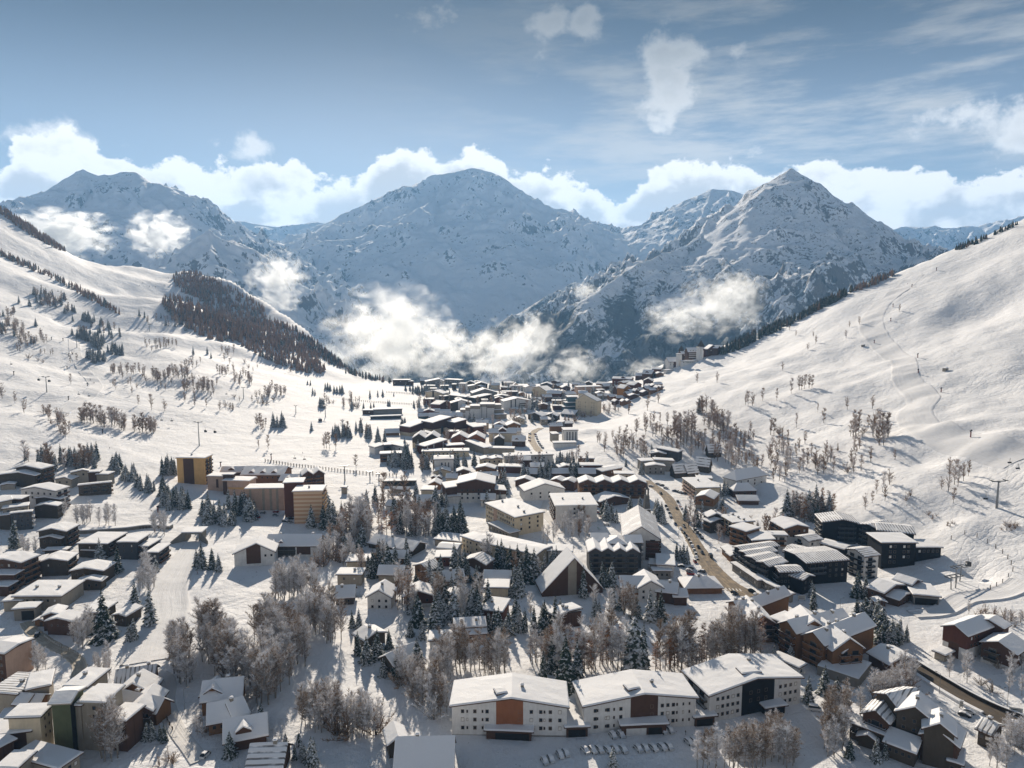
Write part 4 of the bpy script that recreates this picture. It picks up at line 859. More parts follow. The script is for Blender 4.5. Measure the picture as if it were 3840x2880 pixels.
B_('apartment_block', 'dark balconied block with a flat cluttered snow roof beside the road', AP, [('v4', (272,375), (482,497), (812,465), 10, 'flat', .4, 'cream', 'bf1x3#dark wr3x1 c3', {}), ('v4', (-5,345), (72,396), (232,322), 9, 'gx', 2, 'dark', 'c1'), ('v4', (-10,440), (110,490), (225,395), 7, 'gx', 1.4, 'dark', 'bf1x1#wood')])
B_('house', 'little shop row with small snow roofs at the roadside before the curved black residence', 'shop', [('v4', (300,900), (390,980), (540,940), 4, 'gx', 1, 'wood', 'wf3x1'), ('v4', (385,990), (450,1040), (540,1010), 4, 'gx', 1, 'wood', '')])
B_('apartment_block', 'topmost timber residence of the terraced row, with a snowy double ridge', AP, [('v8', (425,232), (600,305), 26, 8.5, 'gy', 2.6, 'wood', 'bf1x2#wood c3'), ('v8', (545,545), (885,538), 20, 9, 'gy', 3.4, 'wood', 'bf1x2@.55-1.#dark wf2x2@.1-.5 c2', dict(up=(.3, 'brown'))), ('v8', (395,400), (560,385), 12, 9, 'gx', 3, 'wood', 'c2')], 'terraced timber residences')
B_('apartment_block', 'middle timber residence of the terraced row, with deep balconies on its gable end', AP, [('v8', (968,545), (1212,685), 30, 12, 'gy', 3.0, 'wood', 'bf1x4#brown c3'), ('v8', (1240,640), (1680,640), 14, 11.5, 'gy', 4, 'wood', '', {}), ('v8', (830,470), (1000,545), 10, 10, 'flat', .4, 'grey', 'bf1x3#dark')], 'terraced timber residences')
B_('apartment_block', 'lowest timber residence of the terraced row, on a concrete terrace with white ground floor', AP, [('v8', (1312,718), (1622,862), 34, 11, 'gy', 3.2, 'wood', 'bf1x4#wood wr2x3@.0-.2 c3'), ('v8', (1752,945), (2190,905), 18, 10, 'gy', 4.4, 'wood', 'bf2x3@.2-.95#wood wf3x1@.05-.5z7 c2', dict(up=(.22, 'wood'), rp=.52)), ('v8', (1892,980), (2172,918), 4, 8.5, 'gy', 2.6, 'wood', 'bf1x3#wood', dict(up=(.25, 'wood'))),
  ('v8', (1520,1185), (2130,1388), 17, 3.4, 'flat', .15, 'conc', '', dict(ov=.1, fascia='conc', sn=.3))], 'terraced timber residences')
B_('hall', 'dark timber hall with a broad plain snow roof beside the lower road', 'hall', [('b3', (872,484), (1046,582), (1262,528), 4.5, 'gx', 2.2, 'brown', 'wr4x1 c1')])
B_('cabin', 'low white cabin with a thick snow roof between the black-panelled and timber residences', 'cabin', [('b3', (40,515), (262,612), (345,595), 3.6, 'flat', .5, 'white', 'wf2x1 wr1x1')])
B_('chalet', 'large brown and white chalet with three snow roofs on the right hillside', CH, [('b3', (1518,250), (1722,332), (2032,285), 11.5, 'gy', 2.4, 'white', 'pf.26-.7,.0-.6#brown wr3x2@.1-.5', dict(up=(.5, 'red'))), ('b3', (1850,388), (2145,492), (2240,420), 8, 'gy', 2.6, 'white', 'bf1x2@.1-.55#dark wr3x1', dict(up=(.3, 'brown'))), ('b3', (1800,190), (2030,268), (2088,240), 11, 'gy', 1.6, 'brown', ''), ('b3', (1440,470), (1525,505), 6, 3, 'flat', .2, 'taupe', '')])
B_('chalet', 'cluster chalet of black timber with overlapping snow roofs at the bottom corner', CH, [
  ('v5', (408,370), (692,482), (782,345), 9, 'gy', 2.6, 'brown', 'bf1x1#dark wf2x2', dict(rib='x')), ('v5', (790,345), (1190,465), (1445,372), 13, 'gy', 3.2, 'dark', 'wf3x2 c1', {}), ('v5', (818,330), (1120,268), 10, 13, 'gx', 2.4, 'dark', '', dict(rib='x')),
  ('v5', (1095,535), (1432,622), (1640,525), 12.5, 'gy', 2.8, 'dark', 'c1'), ('v5', (1060,605), (1472,748), (1678,632), 9, 'gy', 3, 'brown', 'wf4x2 wr2x2', {}), ('v5', (660,695), (985,818), (1068,732), 5, 'sy', 1.4, 'dark', 'wf4x1'), ('v5', (1372,912), (1510,955), (1700,850), 3.6, 'flat', .3, 'dark', 'wf2x1'),
  ('v5', (262,480), (690,640), 5, 5.5, 'flat', .2, 'dark', 'bf1x1#dark', dict(sn=.3)), ('v5', (360,625), (560,690), 3, 3.4, 'gy', 1.4, 'dark', '')])
B_('chalet', 'small black chalet with a ribbed roof between the road and the cluster chalet', CH, [('v5', (1700,548), (1842,612), (1972,522), 5.5, 'gx', 1.8, 'dark', 'wf2x1 c1', dict(rib='x')), ('v5', (1845,640), (1930,650), 5, 4, 'gy', 1, 'dark', '')])
B_('chalet', 'snow roof cut by the picture edge beside the lower road', CH, [('v5', (2095,590), (2260,640), 8, 4.5, 'gx', 2, 'dark', '', dict(rib='x'))])
B_('chalet', 'timber ski hall with folded snow roofs at the lift bottom', 'ski hall', [('a3', (866,1392), (1000,1440), (1256,1396), 6, 'gx', 2.2, 'brown', 'wf2x1 wr4x1', {}), ('a3', (1090,1320), (1240,1368), (1322,1338), 7, 'gx', 1.6, 'brown', ''), ('a3', (985,1452), (1130,1500), (1262,1455), 3.6, 'gx', 1.4, 'brown', 'wr3x1')])
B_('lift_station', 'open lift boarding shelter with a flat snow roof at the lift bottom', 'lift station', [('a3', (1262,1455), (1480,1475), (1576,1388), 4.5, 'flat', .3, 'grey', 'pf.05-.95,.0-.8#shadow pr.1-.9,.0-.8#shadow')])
B_('kiosk', 'small timber kiosk in front of the ski hall', 'kiosk', [('b3', (932,40), (1016,42), 4, 2.6, 'gy', .8, 'brown', '')])
# ---- along the main street
B_('hotel', 'cream hotel with honeycomb balconies stepping along the main street', HO, [('a2', (1475,448), (1592,535), (1730,485), 9, 'flat', .5, 'cream', 'bf6x4#pink c1', {}), ('a2', (1600,450), (1730,455), 8, 9, 'flat', .4, 'cream', '')])
B_('chalet', 'honey timber chalet on a grey base beside the main street', CH, [('a2', (1590,608), (1740,628), 16, 9, 'gy', 2.2, 'grey', 'bf1x1@.1-.9#wood bl1x2#wood wf2x1', dict(up=(.45, 'wood')))])
B_('house', 'tall white house with a steep hipped roof on the right hillside', 'house', [('a2', (1935,470), (2200,420), 13, 8, 'hip', 6.5, 'white', 'wf4x2 c1')], None)
B_('chalet', 'brown house with a steep hipped roof below the tall white house', CH, [('a2', (1915,560), (2112,556), 11, 5, 'hip', 5, 'brown', 'wf3x1'), ('a2', (1958,640), (2132,642), 6, 3, 'sy', 2, 'brown', '')])
B_('chalet', 'dark shingled chalet pair with low snow roofs under the birch wood', CH, [('a2', (1198,235), (1330,240), 12, 6, 'gy', 1.4, 'dark', 'wf2x1'), ('a2', (1250,200), (1432,225), 10, 8, 'sx', -1.2, 'dgrey', '')])
B_('chalet', 'grey stepped chalets with dark gables beside the street entrance', CH, [('a2', (1120,305), (1235,300), 10, 8, 'flat', .4, 'taupe', 'wf2x2'), ('a2', (1162,345), (1322,345), 9, 7, 'gy', 1.2, 'grey', 'wf3x2'), ('a2', (1235,300), (1400,300), 8, 9, 'sx', -1, 'grey', '')])
for i, (A, Bq, h, d, lb) in enumerate((((1408,400), (1528,392), 5, 9, 'lowest dark chalet with a steep ribbed roof under the birch wood'), ((1518,402), (1612,392), 5, 9, 'second of the steep ribbed-roof chalets, joined to the lowest one'), ((1582,330), (1700,345), 6, 8, 'third of the steep ribbed-roof chalets, climbing into the birch wood'), ((1700,222), (1810,220), 5, 8, 'topmost steep ribbed-roof chalet standing alone in the birch wood'))):
    B_('chalet', lb, CH, [('a2', A, Bq, d, h, 'gx', 6, 'dark', 'wf2x1', dict(rib='y'))], 'steep ribbed chalets')
B_('house', 'brown wedge building with a sloping roof line below the toe of the slope', 'house', [('a2', (592,355), (775,340), 10, 7, 'sx', -1.6, 'red', ''), ('a2', (408,358), (528,352), 9, 5, 'gy', 1.6, 'brown', 'wf2x1'), ('a2', (530,350), (665,352), 8, 5, 'flat', .4, 'taupe', '')])
B_('house', 'white house with a folded snow roof behind the four-gabled timber hotel', 'house', [('a2', (775,392), (950,358), 12, 5, 'gx', .8, 'wood', 'wf3x1')])
B_('house', 'small cream block with a parapet roof behind the four-gabled timber hotel', 'house', [('a2', (888,412), (1058,415), 9, 5, 'flat', .3, 'cream', 'wf4x1')])
B_('house', 'brown house with a flat roof beside the long white block', 'house', [('a2', (-120,350), (82,355), 10, 5, 'flat', .5, 'red', '')])
# ---- lower end of the village
B_('apartment_block', 'white tower with dark window slots and side balconies behind snowy firs', AP, [('a1', (1540,288), (1706,284), 14, 11.5, 'gx', .8, 'white', 'pf.35-.43,.05-.8#dgrey pf.55-.6,.05-.8#dgrey pf.72-.77,.05-.8#dgrey bl3x4#brown c2')])
B_('house', 'cream house with a wavy snow roof and two chimneys', 'house', [('a1', (1945,288), (2132,280), 10, 6, 'zig2', 1.2, 'cream', 'wf4x1 c2')])
B_('chalet', 'brown chalet with a domed snow roof near the ski meadow', CH, [('a1', (1898,362), (2062,368), 11, 4, 'gy', 2, 'wood', 'wf3x1')])
B_('chalet', 'small brown chalet at the edge of the ski meadow', CH, [('a1', (1735,392), (1850,388), 9, 4, 'gy', 2, 'brown', 'wf2x1')])
B_('house', 'brown and white house with a blue roof slope and rooftop terrace', 'house', [('a1', (1850,432), (2092,425), 9, 5, 'gx', 2, 'white', 'wf4x1 c1', dict(up=(.4, 'dark')))])
B_('hut', 'tiny twin red huts standing in the ski meadow', 'hut', [('a1', (1515,440), (1600,442), 4, 2.4, 'zig2', 1, 'red', '')])
B_('chalet', 'white chalet with a dark glazed middle at the edge of the village meadow', CH, [('a1', (1028,185), (1112,172), 11, 7, 'sx', 1.6, 'white', ''), ('a1', (1108,165), (1166,162), 10, 9, 'flat', .3, 'dgrey', 'bf1x3#dark'), ('a1', (1164,168), (1268,178), 11, 7, 'sx', -1.4, 'white', 'wf2x1')])
B_('house', 'flat roofed brown house with a snow cap above a row of firs', 'house', [('a1', (1072,242), (1256,236), 10, 7, 'flat', .4, 'brown', 'bf1x2#wood')])
B_('lift_station', 'long low lift hall with a patterned wall on the upper ski meadow', 'lift station', [('m1', (920,1245), (1012,1245), 9, 5, 'flat', .3, 'brown', 'wf4x1'), ('m1', (1015,1240), (1262,1232), 12, 6, 'flat', .3, 'grey', ''), ('m1', (990,1300), (1255,1290), 5, 3, 'flat', .3, 'dgrey', '')])
B_('house', 'shed with one pale blue-grey snow slope on the upper ski meadow', 'house', [('m1', (1118,1440), (1238,1435), 12, 3, 'gx', 3, 'wood', '')])
V1 = [
 ('long flat cream terrace with rooftop chimneys at the near end of the village', (362,1398), (1142,1388), 12, 5, 'flat', .4, 'cream', 'wf10x1 c3'), ('brown wedge shaped house with white piers', (410,1312), (782,1245), 12, 8, 'sx', 3, 'red', 'pf.1-.14#white pf.38-.42#white pf.8-.84#white'),
 ('brown block with a thin curved snow edge', (786,1302), (1072,1284), 10, 7, 'flat', .4, 'red', ''), ('taupe wedge house whose roof falls to the right', (1085,1248), (1392,1335), 10, 6, 'sx', -2, 'taupe', ''), ('long flat snow strip roof beside the twin-gabled lodge', (1400,1338), (1888,1348), 8, 5, 'flat', .4, 'taupe', ''),
 ('cream lodge with a brown twin-peaked roof, nearest the meadow', (205,1172), (642,1172), 18, 10, 'zig2', 4.5, 'cream', 'pf.38-.5,.0-.6#dark wf6x2z3'), ('orange lodge with a white base and twin peaks', (850,1175), (1400,1178), 18, 9, 'zig2', 4.5, 'white', 'wf6x1z5'),
 ('brown wedge block with a cream base beside the meadow', (165,990), (472,928), 16, 10, 'sx', 3.4, 'cream', ''), ('large brown block with a broken roof line and white shafts', (540,918), (846,866), 18, 14, 'sx', 3.2, 'cream', 'pf.45-.58,.0-.65#dgrey'), ('brown step roofed annex of the broken-roof block', (905,915), (1098,890), 16, 13, 'sx', 2, 'cream', ''),
 ('low red annex right of the broken-roof block', (1095,945), (1216,990), 12, 9, 'sx', -1, 'red', ''), ('pink block with a flat snow roof', (1176,968), (1426,966), 14, 9, 'flat', .4, 'pink', 'wf4x3'), ('blue-grey slope roof hall at the meadow edge', (300,735), (660,730), 12, 4, 'gx', 3, 'grey', ''),
 ('lower blue-grey hall at the meadow edge', (302,805), (500,800), 9, 7, 'gx', 2.5, 'teal', ''), ('brown terrace under a wide blue-shaded roof', (482,812), (1030,808), 12, 7, 'gx', 3.4, 'red', 'c1'),
 ('white shafted gable block facing the meadow', (842,592), (1190,585), 16, 10, 'gy', 4, 'white', 'pf.0-.35#dark pf.7-1.#dark'), ('smaller dark gable beside the white shafted block', (656,615), (856,565), 14, 9, 'gy', 3, 'red', ''),
 ('grey gabled block with white horizontal bands', (1202,425), (1612,412), 18, 9, 'gy', 6, 'grey', 'bf1x3@.05-.5#white'), ('dark long roofed house left of the grey banded gable', (816,476), (1090,490), 14, 7, 'sx', -2, 'dark', ''), ('dark small wing with a white roof edge', (720,480), (815,468), 10, 6, 'flat', .4, 'dark', ''),
 ('dark brown house behind the stepped white pyramid block', (1240,505), (1522,465), 14, 7, 'sx', 2, 'dark', ''), ('low brown gable behind the stepped white pyramid block', (1562,480), (1812,480), 14, 6, 'gy', 2.4, 'dark', ''), ('white striped gable block with dark slots', (1722,565), (2170,548), 18, 12, 'gy', 4, 'white', 'pf.25-.29#dgrey pf.41-.45#dgrey bf1x4@.6-.8#dark'),
 ('low wavy snow roof under the striped gable block', (1830,688), (2082,695), 10, 4, 'zig2', .8, 'pink', ''), ('cream gabled house behind bare trees', (420,405), (712,432), 14, 9, 'gy', 3.4, 'cream', 'pf.4-.5#dark'), ('grey block with a roof rising in steps, last before the valley', (430,232), (662,225), 16, 10, 'sx', 4, 'grey', 'wf6x2'),
 ('dark grey block at the very edge of the valley', (736,195), (992,208), 14, 11, 'flat', .4, 'grey', 'wf6x2'), ('white tower with narrow windows near the valley edge', (976,265), (1086,268), 12, 12, 'flat', .4, 'white', 'wf3x3'), ('brown block with a snow cap left of the white tower', (862,278), (928,278), 10, 9, 'flat', .4, 'dark', ''),
 ('wide flat snow roof above the round firs', (390,302), (580,302), 14, 5, 'flat', .4, 'taupe', ''), ('brown row with a flat roof at the far left of the village', (-120,205), (162,205), 12, 9, 'flat', .4, 'brown', 'wf8x2'), ('brown annex right of the far left row', (150,228), (225,225), 10, 7, 'flat', .4, 'brown', ''),
 ('house with a long sunlit roof slope near the valley edge', (1100,315), (1252,308), 12, 5, 'sx', 2, 'taupe', ''), ('brown gabled house near the valley edge', (1252,275), (1450,272), 14, 7, 'gy', 3.2, 'dark', ''), ('low dark gable in front of the brown valley-edge house', (1242,312), (1362,318), 10, 4, 'gy', 2, 'dark', ''),
 ('flat roofed brown hall with white piers', (1690,402), (1962,402), 12, 6, 'flat', .4, 'brown', 'pf.35-.4#white'), ('cottage with a broad snow hip', (1672,322), (1802,330), 10, 5, 'hip', 2, 'wood', ''), ('long white fronted terrace with a snow strip', (1820,300), (2086,304), 10, 6, 'flat', .4, 'white', 'wf6x1'), ('pale house of two snowy tiers', (1722,250), (1882,250), 12, 7, 'flat', .4, 'white', 'bf1x1#wood'),
 ('small brown gable under the mist', (1522,262), (1602,266), 8, 4, 'gy', 2, 'brown', ''), ('white gabled house beside the long white terrace', (2080,328), (2212,322), 12, 7, 'gy', 2.6, 'white', ''), ('little orange house by the flat roofed brown hall', (1968,432), (2072,430), 8, 5, 'gy', 2, 'ochre', ''),
 ('timber gable lodge with glazed front, left of its twin', (1546,955), (1746,962), 14, 8, 'gy', 3, 'wood', 'wf3x1z0'), ('timber gable lodge with glazed front and white side, right of its twin', (1776,962), (2000,955), 14, 9, 'gy', 3, 'wood', 'wf3x1z0'), ('brown house with a blue roof and central gable', (1476,1082), (1926,1084), 12, 9.5, 'gx', 3, 'cream', 'd1@.3-.7s8 pf.15-.2#white'), ('brown house with a dormered blue roof beside the street', (1862,1212), (2072,1216), 9, 6, 'gx', 4, 'brown', 'd1@.1-.6s4 wf3x1'),
]
for lb, A, Bq, d, h, k, r, wl, ft in V1:
    up = {'cream lodge wi': (.6, 'dark'), 'orange lodge w': (.55, 'rust'), 'brown wedge bl': (.45, 'red'), 'large brown bl': (.5, 'brown'), 'brown step roo': (.45, 'brown')}.get(lb[:14])
    B_('village_house', lb, 'house', [('v1', A, Bq, d, h, k, r, wl, ft, dict(up=up) if up else {})], 'houses of the far village')
B_('apartment_block', 'white block stepping up like a pyramid in the middle of the far village', AP, [('v1', (1330,612), (1562,612), 16, 17, 'flat', .4, 'white', 'pf.1-.13#dgrey pf.45-.48#dgrey bf1x1@.5-1#brown', dict(up=(.85, 'taupe'))), ('v1', (1165,640), (1330,640), 15, 15, 'flat', .4, 'white', '', dict(up=(.8, 'taupe'))), ('v1', (1085,668), (1165,668), 14, 12.5, 'flat', .4, 'white', '', dict(up=(.75, 'taupe'))), ('v1', (1000,705), (1085,705), 14, 9.5, 'flat', .4, 'white', '', dict(up=(.7, 'taupe'))), ('v1', (928,745), (1000,745), 12, 6.5, 'flat', .4, 'white', ''),
  ('v1', (1562,625), (1682,622), 14, 15, 'flat', .4, 'taupe', ''), ('v1', (1572,705), (1722,700), 10, 9, 'flat', .4, 'taupe', ''), ('v1', (1592,785), (1770,775), 8, 5, 'flat', .4, 'taupe', '')])
B_('tower_block', 'tall cream tower with a curved snow roof and stepped teal flank', 'tower block', [('v2', (792,535), (1150,560), 15, 19, 'gy', 8.5, 'cream', 'sf2x6@.1-.25 sf1x6@.4-.5 sf2x6@.7-.9', dict(rp=.38, ov=.4)), ('v2', (660,490), (818,488), 14, 20, 'flat', .4, 'teal', ''), ('v2', (632,585), (800,578), 10, 13, 'flat', .4, 'teal', ''), ('v2', (592,655), (772,648), 8, 8, 'flat', .4, 'teal', ''), ('v2', (548,760), (765,780), 10, 3, 'sy', 4, 'teal', '')])
V2 = [
 ('white tower with a pointed gable in the upper village', (72,330), (300,385), 14, 13, 'gy', 4.5, 'cream', 'sf6x4'), ('brown and white block with a long blue roof', (312,422), (546,428), 12, 10, 'gx', 3.2, 'white', 'wf6x2z3 c2'), ('narrow cream block with a flat roof', (405,552), (562,552), 10, 9, 'flat', .4, 'cream', 'pf.1-.15#brown pf.8-.86#brown'), ('tall shaft with a snow cap joined to the narrow cream block', (565,540), (650,548), 10, 11, 'flat', .4, 'taupe', ''),
 ('snow roofed house left of the stepped teal tower', (58,528), (218,526), 12, 6, 'gx', 2, 'wood', ''), ('dark chalet with a white shaft', (0,775), (228,805), 14, 6, 'gy', 3, 'dark', 'pf.15-.25#taupe'), ('dark chalet with a wide gable beside the teal tower', (290,795), (482,805), 14, 6, 'gy', 3, 'dark', ''), ('small brown shed roof between the two dark chalets', (240,840), (345,866), 8, 4, 'sx', -1, 'brown', ''),
 ('dark grey block below the stepped teal tower', (475,905), (572,910), 12, 9, 'flat', .4, 'dgrey', ''), ('house with a broad white roof below the teal tower', (556,930), (742,920), 12, 5, 'gx', 1.6, 'brown', ''), ('white modern block with tall dark window strips', (600,1042), (826,1038), 14, 11, 'flat', .4, 'white', 'pf.18-.26,.1-.9#dgrey pf.38-.46,.1-.9#dgrey pf.6-.68,.1-.9#dgrey pf.82-.9,.1-.9#dgrey'), ('taupe wing of the white modern block', (410,1108), (512,1104), 12, 8, 'flat', .4, 'taupe', ''), ('low snow terrace below the white modern block', (430,1255), (800,1248), 8, 4, 'flat', .3, 'white', ''),
 ('long pinkish block with a flat snow roof', (820,325), (1226,312), 14, 9, 'flat', .4, 'pink', 'pf.3-.36#white pf.6-.7#white'), ('low brown shop with an oval snow roof', (1160,372), (1272,368), 9, 5, 'flat', .4, 'brown', ''), ('large brown block under the mist at the foot of the right slope', (1398,178), (1720,190), 16, 10, 'gx', 2, 'red', 'wf6x2 d1@.4-.7s6'), ('house with a blue roof slope beside the ochre gable', (1480,352), (1582,345), 10, 6, 'gx', 4, 'brown', ''), ('ochre gabled chalet at the foot of the right slope', (1590,345), (1702,335), 14, 9, 'gy', 4, 'ochre', 'wf2x2'),
 ('red-brown gabled chalet above the ochre gable', (1760,290), (1882,275), 14, 7, 'gy', 3.4, 'red', ''), ('brown gable halfway up to the castle-like hotel', (1912,215), (2062,220), 14, 6, 'gy', 3.4, 'brown', ''), ('long low hall with a blue roof behind firs', (1165,468), (1372,466), 10, 4, 'gx', 2, 'grey', ''),
 ('brown gable at the valley edge with firs behind', (128,216), (345,218), 14, 4, 'gy', 3.2, 'brown', ''), ('house with a broad gable in front of the valley-edge gable', (205,280), (400,285), 14, 6, 'gy', 3.6, 'dark', ''), ('small house with a steep white roof near the valley-edge firs', (382,225), (490,232), 10, 4, 'gy', 2.4, 'brown', ''), ('house with a tilted snow roof below the valley-edge firs', (490,300), (600,290), 10, 4, 'gx', 2.4, 'wood', ''), ('house of two snow slopes below the valley-edge firs', (570,330), (700,325), 12, 5, 'gy', 3, 'brown', ''),
 ('small grey house at the village rim', (0,268), (60,268), 8, 5, 'gx', 2, 'grey', ''), ('low house with a thin snow roof at the village rim', (735,275), (860,275), 10, 4, 'gx', 2, 'brown', ''), ('house with a blue gable at the village rim', (940,255), (1060,258), 12, 5, 'gy', 3, 'dark', ''), ('broad low house under the rising mist', (1130,262), (1325,270), 14, 4, 'gx', 2, 'wood', ''), ('little house right of the rising mist', (1330,258), (1395,258), 8, 4, 'flat', .4, 'brown', ''), ('snowy bungalow beside the brown block under the mist', (1580,250), (1760,225), 10, 4, 'gx', 1.6, 'wood', ''), ('brown hip roof house above the pinkish block', (640,445), (800,430), 12, 6, 'gx', 2.6, 'white', ''), ('red roofed cottage beside firs', (720,372), (800,375), 8, 4, 'gy', 2, 'red', ''),
]
for lb, A, Bq, d, h, k, r, wl, ft in V2:
    up = {'brown and whit': (.55, 'red')}.get(lb[:14])
    B_('village_house', lb, 'house', [('v2', A, Bq, d, h, k, r, wl, ft, dict(up=up) if up else {})], 'houses of the far village')
# small chalets strung along the toe of the right slope
row = [(1360,480,100),(1475,500,110),(1560,560,150),(1440,560,70),(1640,430,90),(1690,465,150),(1780,385,90),(1860,365,100),(1950,340,110),(1900,410,110),(2020,370,140),(2050,300,110),(2120,275,110),(1990,305,80),(2140,330,100),(1700,395,80)]
row.sort()
NTH = ['first', 'second', 'third', 'fourth', 'fifth', 'sixth', 'seventh', 'eighth', 'ninth', 'tenth', 'eleventh', 'twelfth', 'thirteenth', 'fourteenth', 'fifteenth', 'sixteenth', 'seventeenth', 'eighteenth', 'nineteenth', 'twentieth',
       'twenty-first', 'twenty-second', 'twenty-third', 'twenty-fourth', 'twenty-fifth', 'twenty-sixth', 'twenty-seventh', 'twenty-eighth', 'twenty-ninth', 'thirtieth']
def nth(i): return NTH[i] if i < len(NTH) else f'{i + 1}th'
for i, (x, y, wd) in enumerate(row):
    B_('small_chalet', f'{nth(i)} snow-capped little chalet from the left, climbing the toe of the right slope', CH, [('v2', (x, y), (x + wd, y - 4), 9, 4, ('gx', 'gy', 'gx', 'zig2')[i % 4], 2.0, ('wood', 'brown', 'red', 'wood')[i % 4], '')], 'little chalets at the toe of the right slope')
B_('castle_hotel', 'castle-like hotel with two pointed towers high on the right slope', HO, [
  ('v3', (1362,312), (1412,310), 6, 19, 'flat', .3, 'white', ''), ('v3', (1412,308), (1502,306), 14, 10, 'gx', 5, 'brown', 'wf4x2', {}), ('v3', (1504,278), (1662,276), 14, 13, 'gx', 6, 'brown', 'd3s3 bf4x3#white', {}), ('v3', (1660,216), (1726,215), 8, 20, 'flat', .3, 'white', 'sf1x3'), ('v3', (1728,258), (1800,260), 14, 10, 'sx', -3, 'red', ''),
  ('v3', (1796,236), (1942,234), 14, 10, 'gy', 6, 'brown', 'wf5x2'), ('v3', (1940,222), (2026,214), 12, 9, 'zig2', 3, 'brown', 'wf3x2'), ('v3', (1215,422), (1360,418), 14, 10, 'gx', 6, 'white', 'pf.5-1,.0-1#brown wf3x2', {}), ('v3', (1410,414), (1642,410), 6, 5, 'flat', .3, 'white', 'wf8x1')])
def spire(px, w, z_above, parent, mat, pr):
    r = parent
B_('village_house', 'block of blue snow roofs below the castle-like hotel', 'house', [('v3', (720,628), (828,632), 12, 6, 'gx', 3, 'brown', ''), ('v3', (820,595), (962,604), 14, 9, 'gx', 5, 'brown', 'd1s6')], 'houses of the far village')
B_('village_house', 'brown house under a snow cap left of the lone fir below the castle-like hotel', 'house', [('v3', (968,530), (1100,536), 12, 6, 'gx', 2, 'red', '')], 'houses of the far village')
B_('village_house', 'white fronted gable right below the lone fir', 'house', [('v3', (1028,606), (1142,604), 10, 4, 'gy', 2.4, 'wood', '')], 'houses of the far village')
B_('viewing_terrace', 'low white terrace at the foot of the castle-like hotel', 'terrace', [('v3', (1180,552), (1275,548), 8, 3, 'flat', .3, 'white', '')])
# filler houses of the packed far village, found between the ones read off the photo
FR = random.Random(21)
def inside(p, m):
    for (o, e1, e2, w, d) in FOOT:
        q = p[:2] - o; a = q @ e1; b = q @ e2
        if -m < a < w + m and -m < b < d + m: return True
    return False
def fill(c, box, n, where, hs):
    got = []; tries = 0
    while len(got) < n and tries < 600:
        tries += 1; u, v = FR.uniform(box[0], box[1]), FR.uniform(box[2], box[3]); w = FR.uniform(8, 15); h = FR.uniform(*hs)
        p = HP(c, u, v, h)
        if p is None or inside(p, 9) or any(np.hypot(*(p - q[2])[:2]) < 20 for q in got): continue
        got.append((u, v, p, w, h))
    got.sort(key=lambda q: q[0])
    for i, (u, v, p, w, h) in enumerate(got):
        px = w / p[1] * F_PX * (4.424 if c[0] == 'v' else 2.304); wl = FR.choice(['brown', 'wood', 'taupe', 'dark', 'white', 'red', 'cream'])
        nm_ = dict(brown='brown', wood='timber', taupe='taupe', dark='dark', white='white', red='red-brown', cream='cream')[wl]
        B_('village_house', f'small {nm_} house, {nth(i)} from left {where}', 'house', [(c, (u - px / 2, v + FR.uniform(-3, 3)), (u + px / 2, v), FR.uniform(8, 12), h, FR.choice(['gx', 'gy', 'gx', 'flat']), FR.uniform(1.8, 3), wl, FR.choice(['wf3x1', 'c1', 'wf2x1 c1', '']))], 'houses of the far village')
fill('v1', (350, 2150, 200, 330), 9, 'in the last rows before the valley', (4, 7)); fill('v1', (420, 2150, 340, 700), 12, 'in the middle rows of the far village', (5, 8)); fill('v1', (200, 2150, 700, 1350), 12, 'in the near rows of the far village', (5, 8))
fill('v2', (0, 1350, 240, 480), 10, 'around the pinkish block', (4, 7)); fill('v2', (0, 520, 480, 1000), 6, 'left of the teal-flanked tower', (5, 7)); fill('a1', (1450, 2150, 300, 640), 7, 'behind the big brown gabled block', (4, 6)); fill('a2', (0, 700, 280, 460), 6, 'below the long white block', (4, 6))
fill('a1', (800, 2150, 1130, 1440), 8, 'among the orange chalets', (4, 6))
print('buildings', len(STAT), 'windows', NWIN[0])
if 0:
    for s_ in STAT: print(s_)
# ================================================================ trees
def twig_mat(name, col, frost, hue=None):
    m, nt, b = new_mat(name, col, .9, .1)
    tc = node(nt, 'ShaderNodeTexCoord'); o = tc.outputs['Object']
    oi = node(nt, 'ShaderNodeObjectInfo'); rnd = Sk(nt, oi.outputs['Random'])
    n = tex_noise(nt, o, 1.7, 3, .7); n2 = tex_noise(nt, o, .35, 2, .5)
    c = mixc(nt, rnd, tuple(x * .72 for x in col), tuple(x * 1.25 for x in col))
    if hue: c = mixc(nt, (n2 + rnd * .3).sm(.5, .75), c, hue)
    if frost: c = mixc(nt, (n + rnd * .25).sm(.62 - frost * .25, .8 - frost * .15), c, (.78, .79, .82))
    nt.links.new(c, b.inputs['Base Color']); return m
M_TW_B = twig_mat('bare_twigs', (.35, .22, .13), .12)
M_TW_F = twig_mat('frosted_twigs', (.34, .24, .155), .5)
M_TW_L = twig_mat('larch_twigs', (.30, .17, .09), .3, (.26, .18, .125))
M_FOR = twig_mat('larch_forest_mass', (.26, .175, .128), .0)
M_TW_O = twig_mat('orange_larch_twigs', (.46, .21, .065), .15)
M_BARK = wall_mat('bark', (.10, .078, .062)); M_BARKL = wall_mat('pale_bark', (.26, .23, .20))
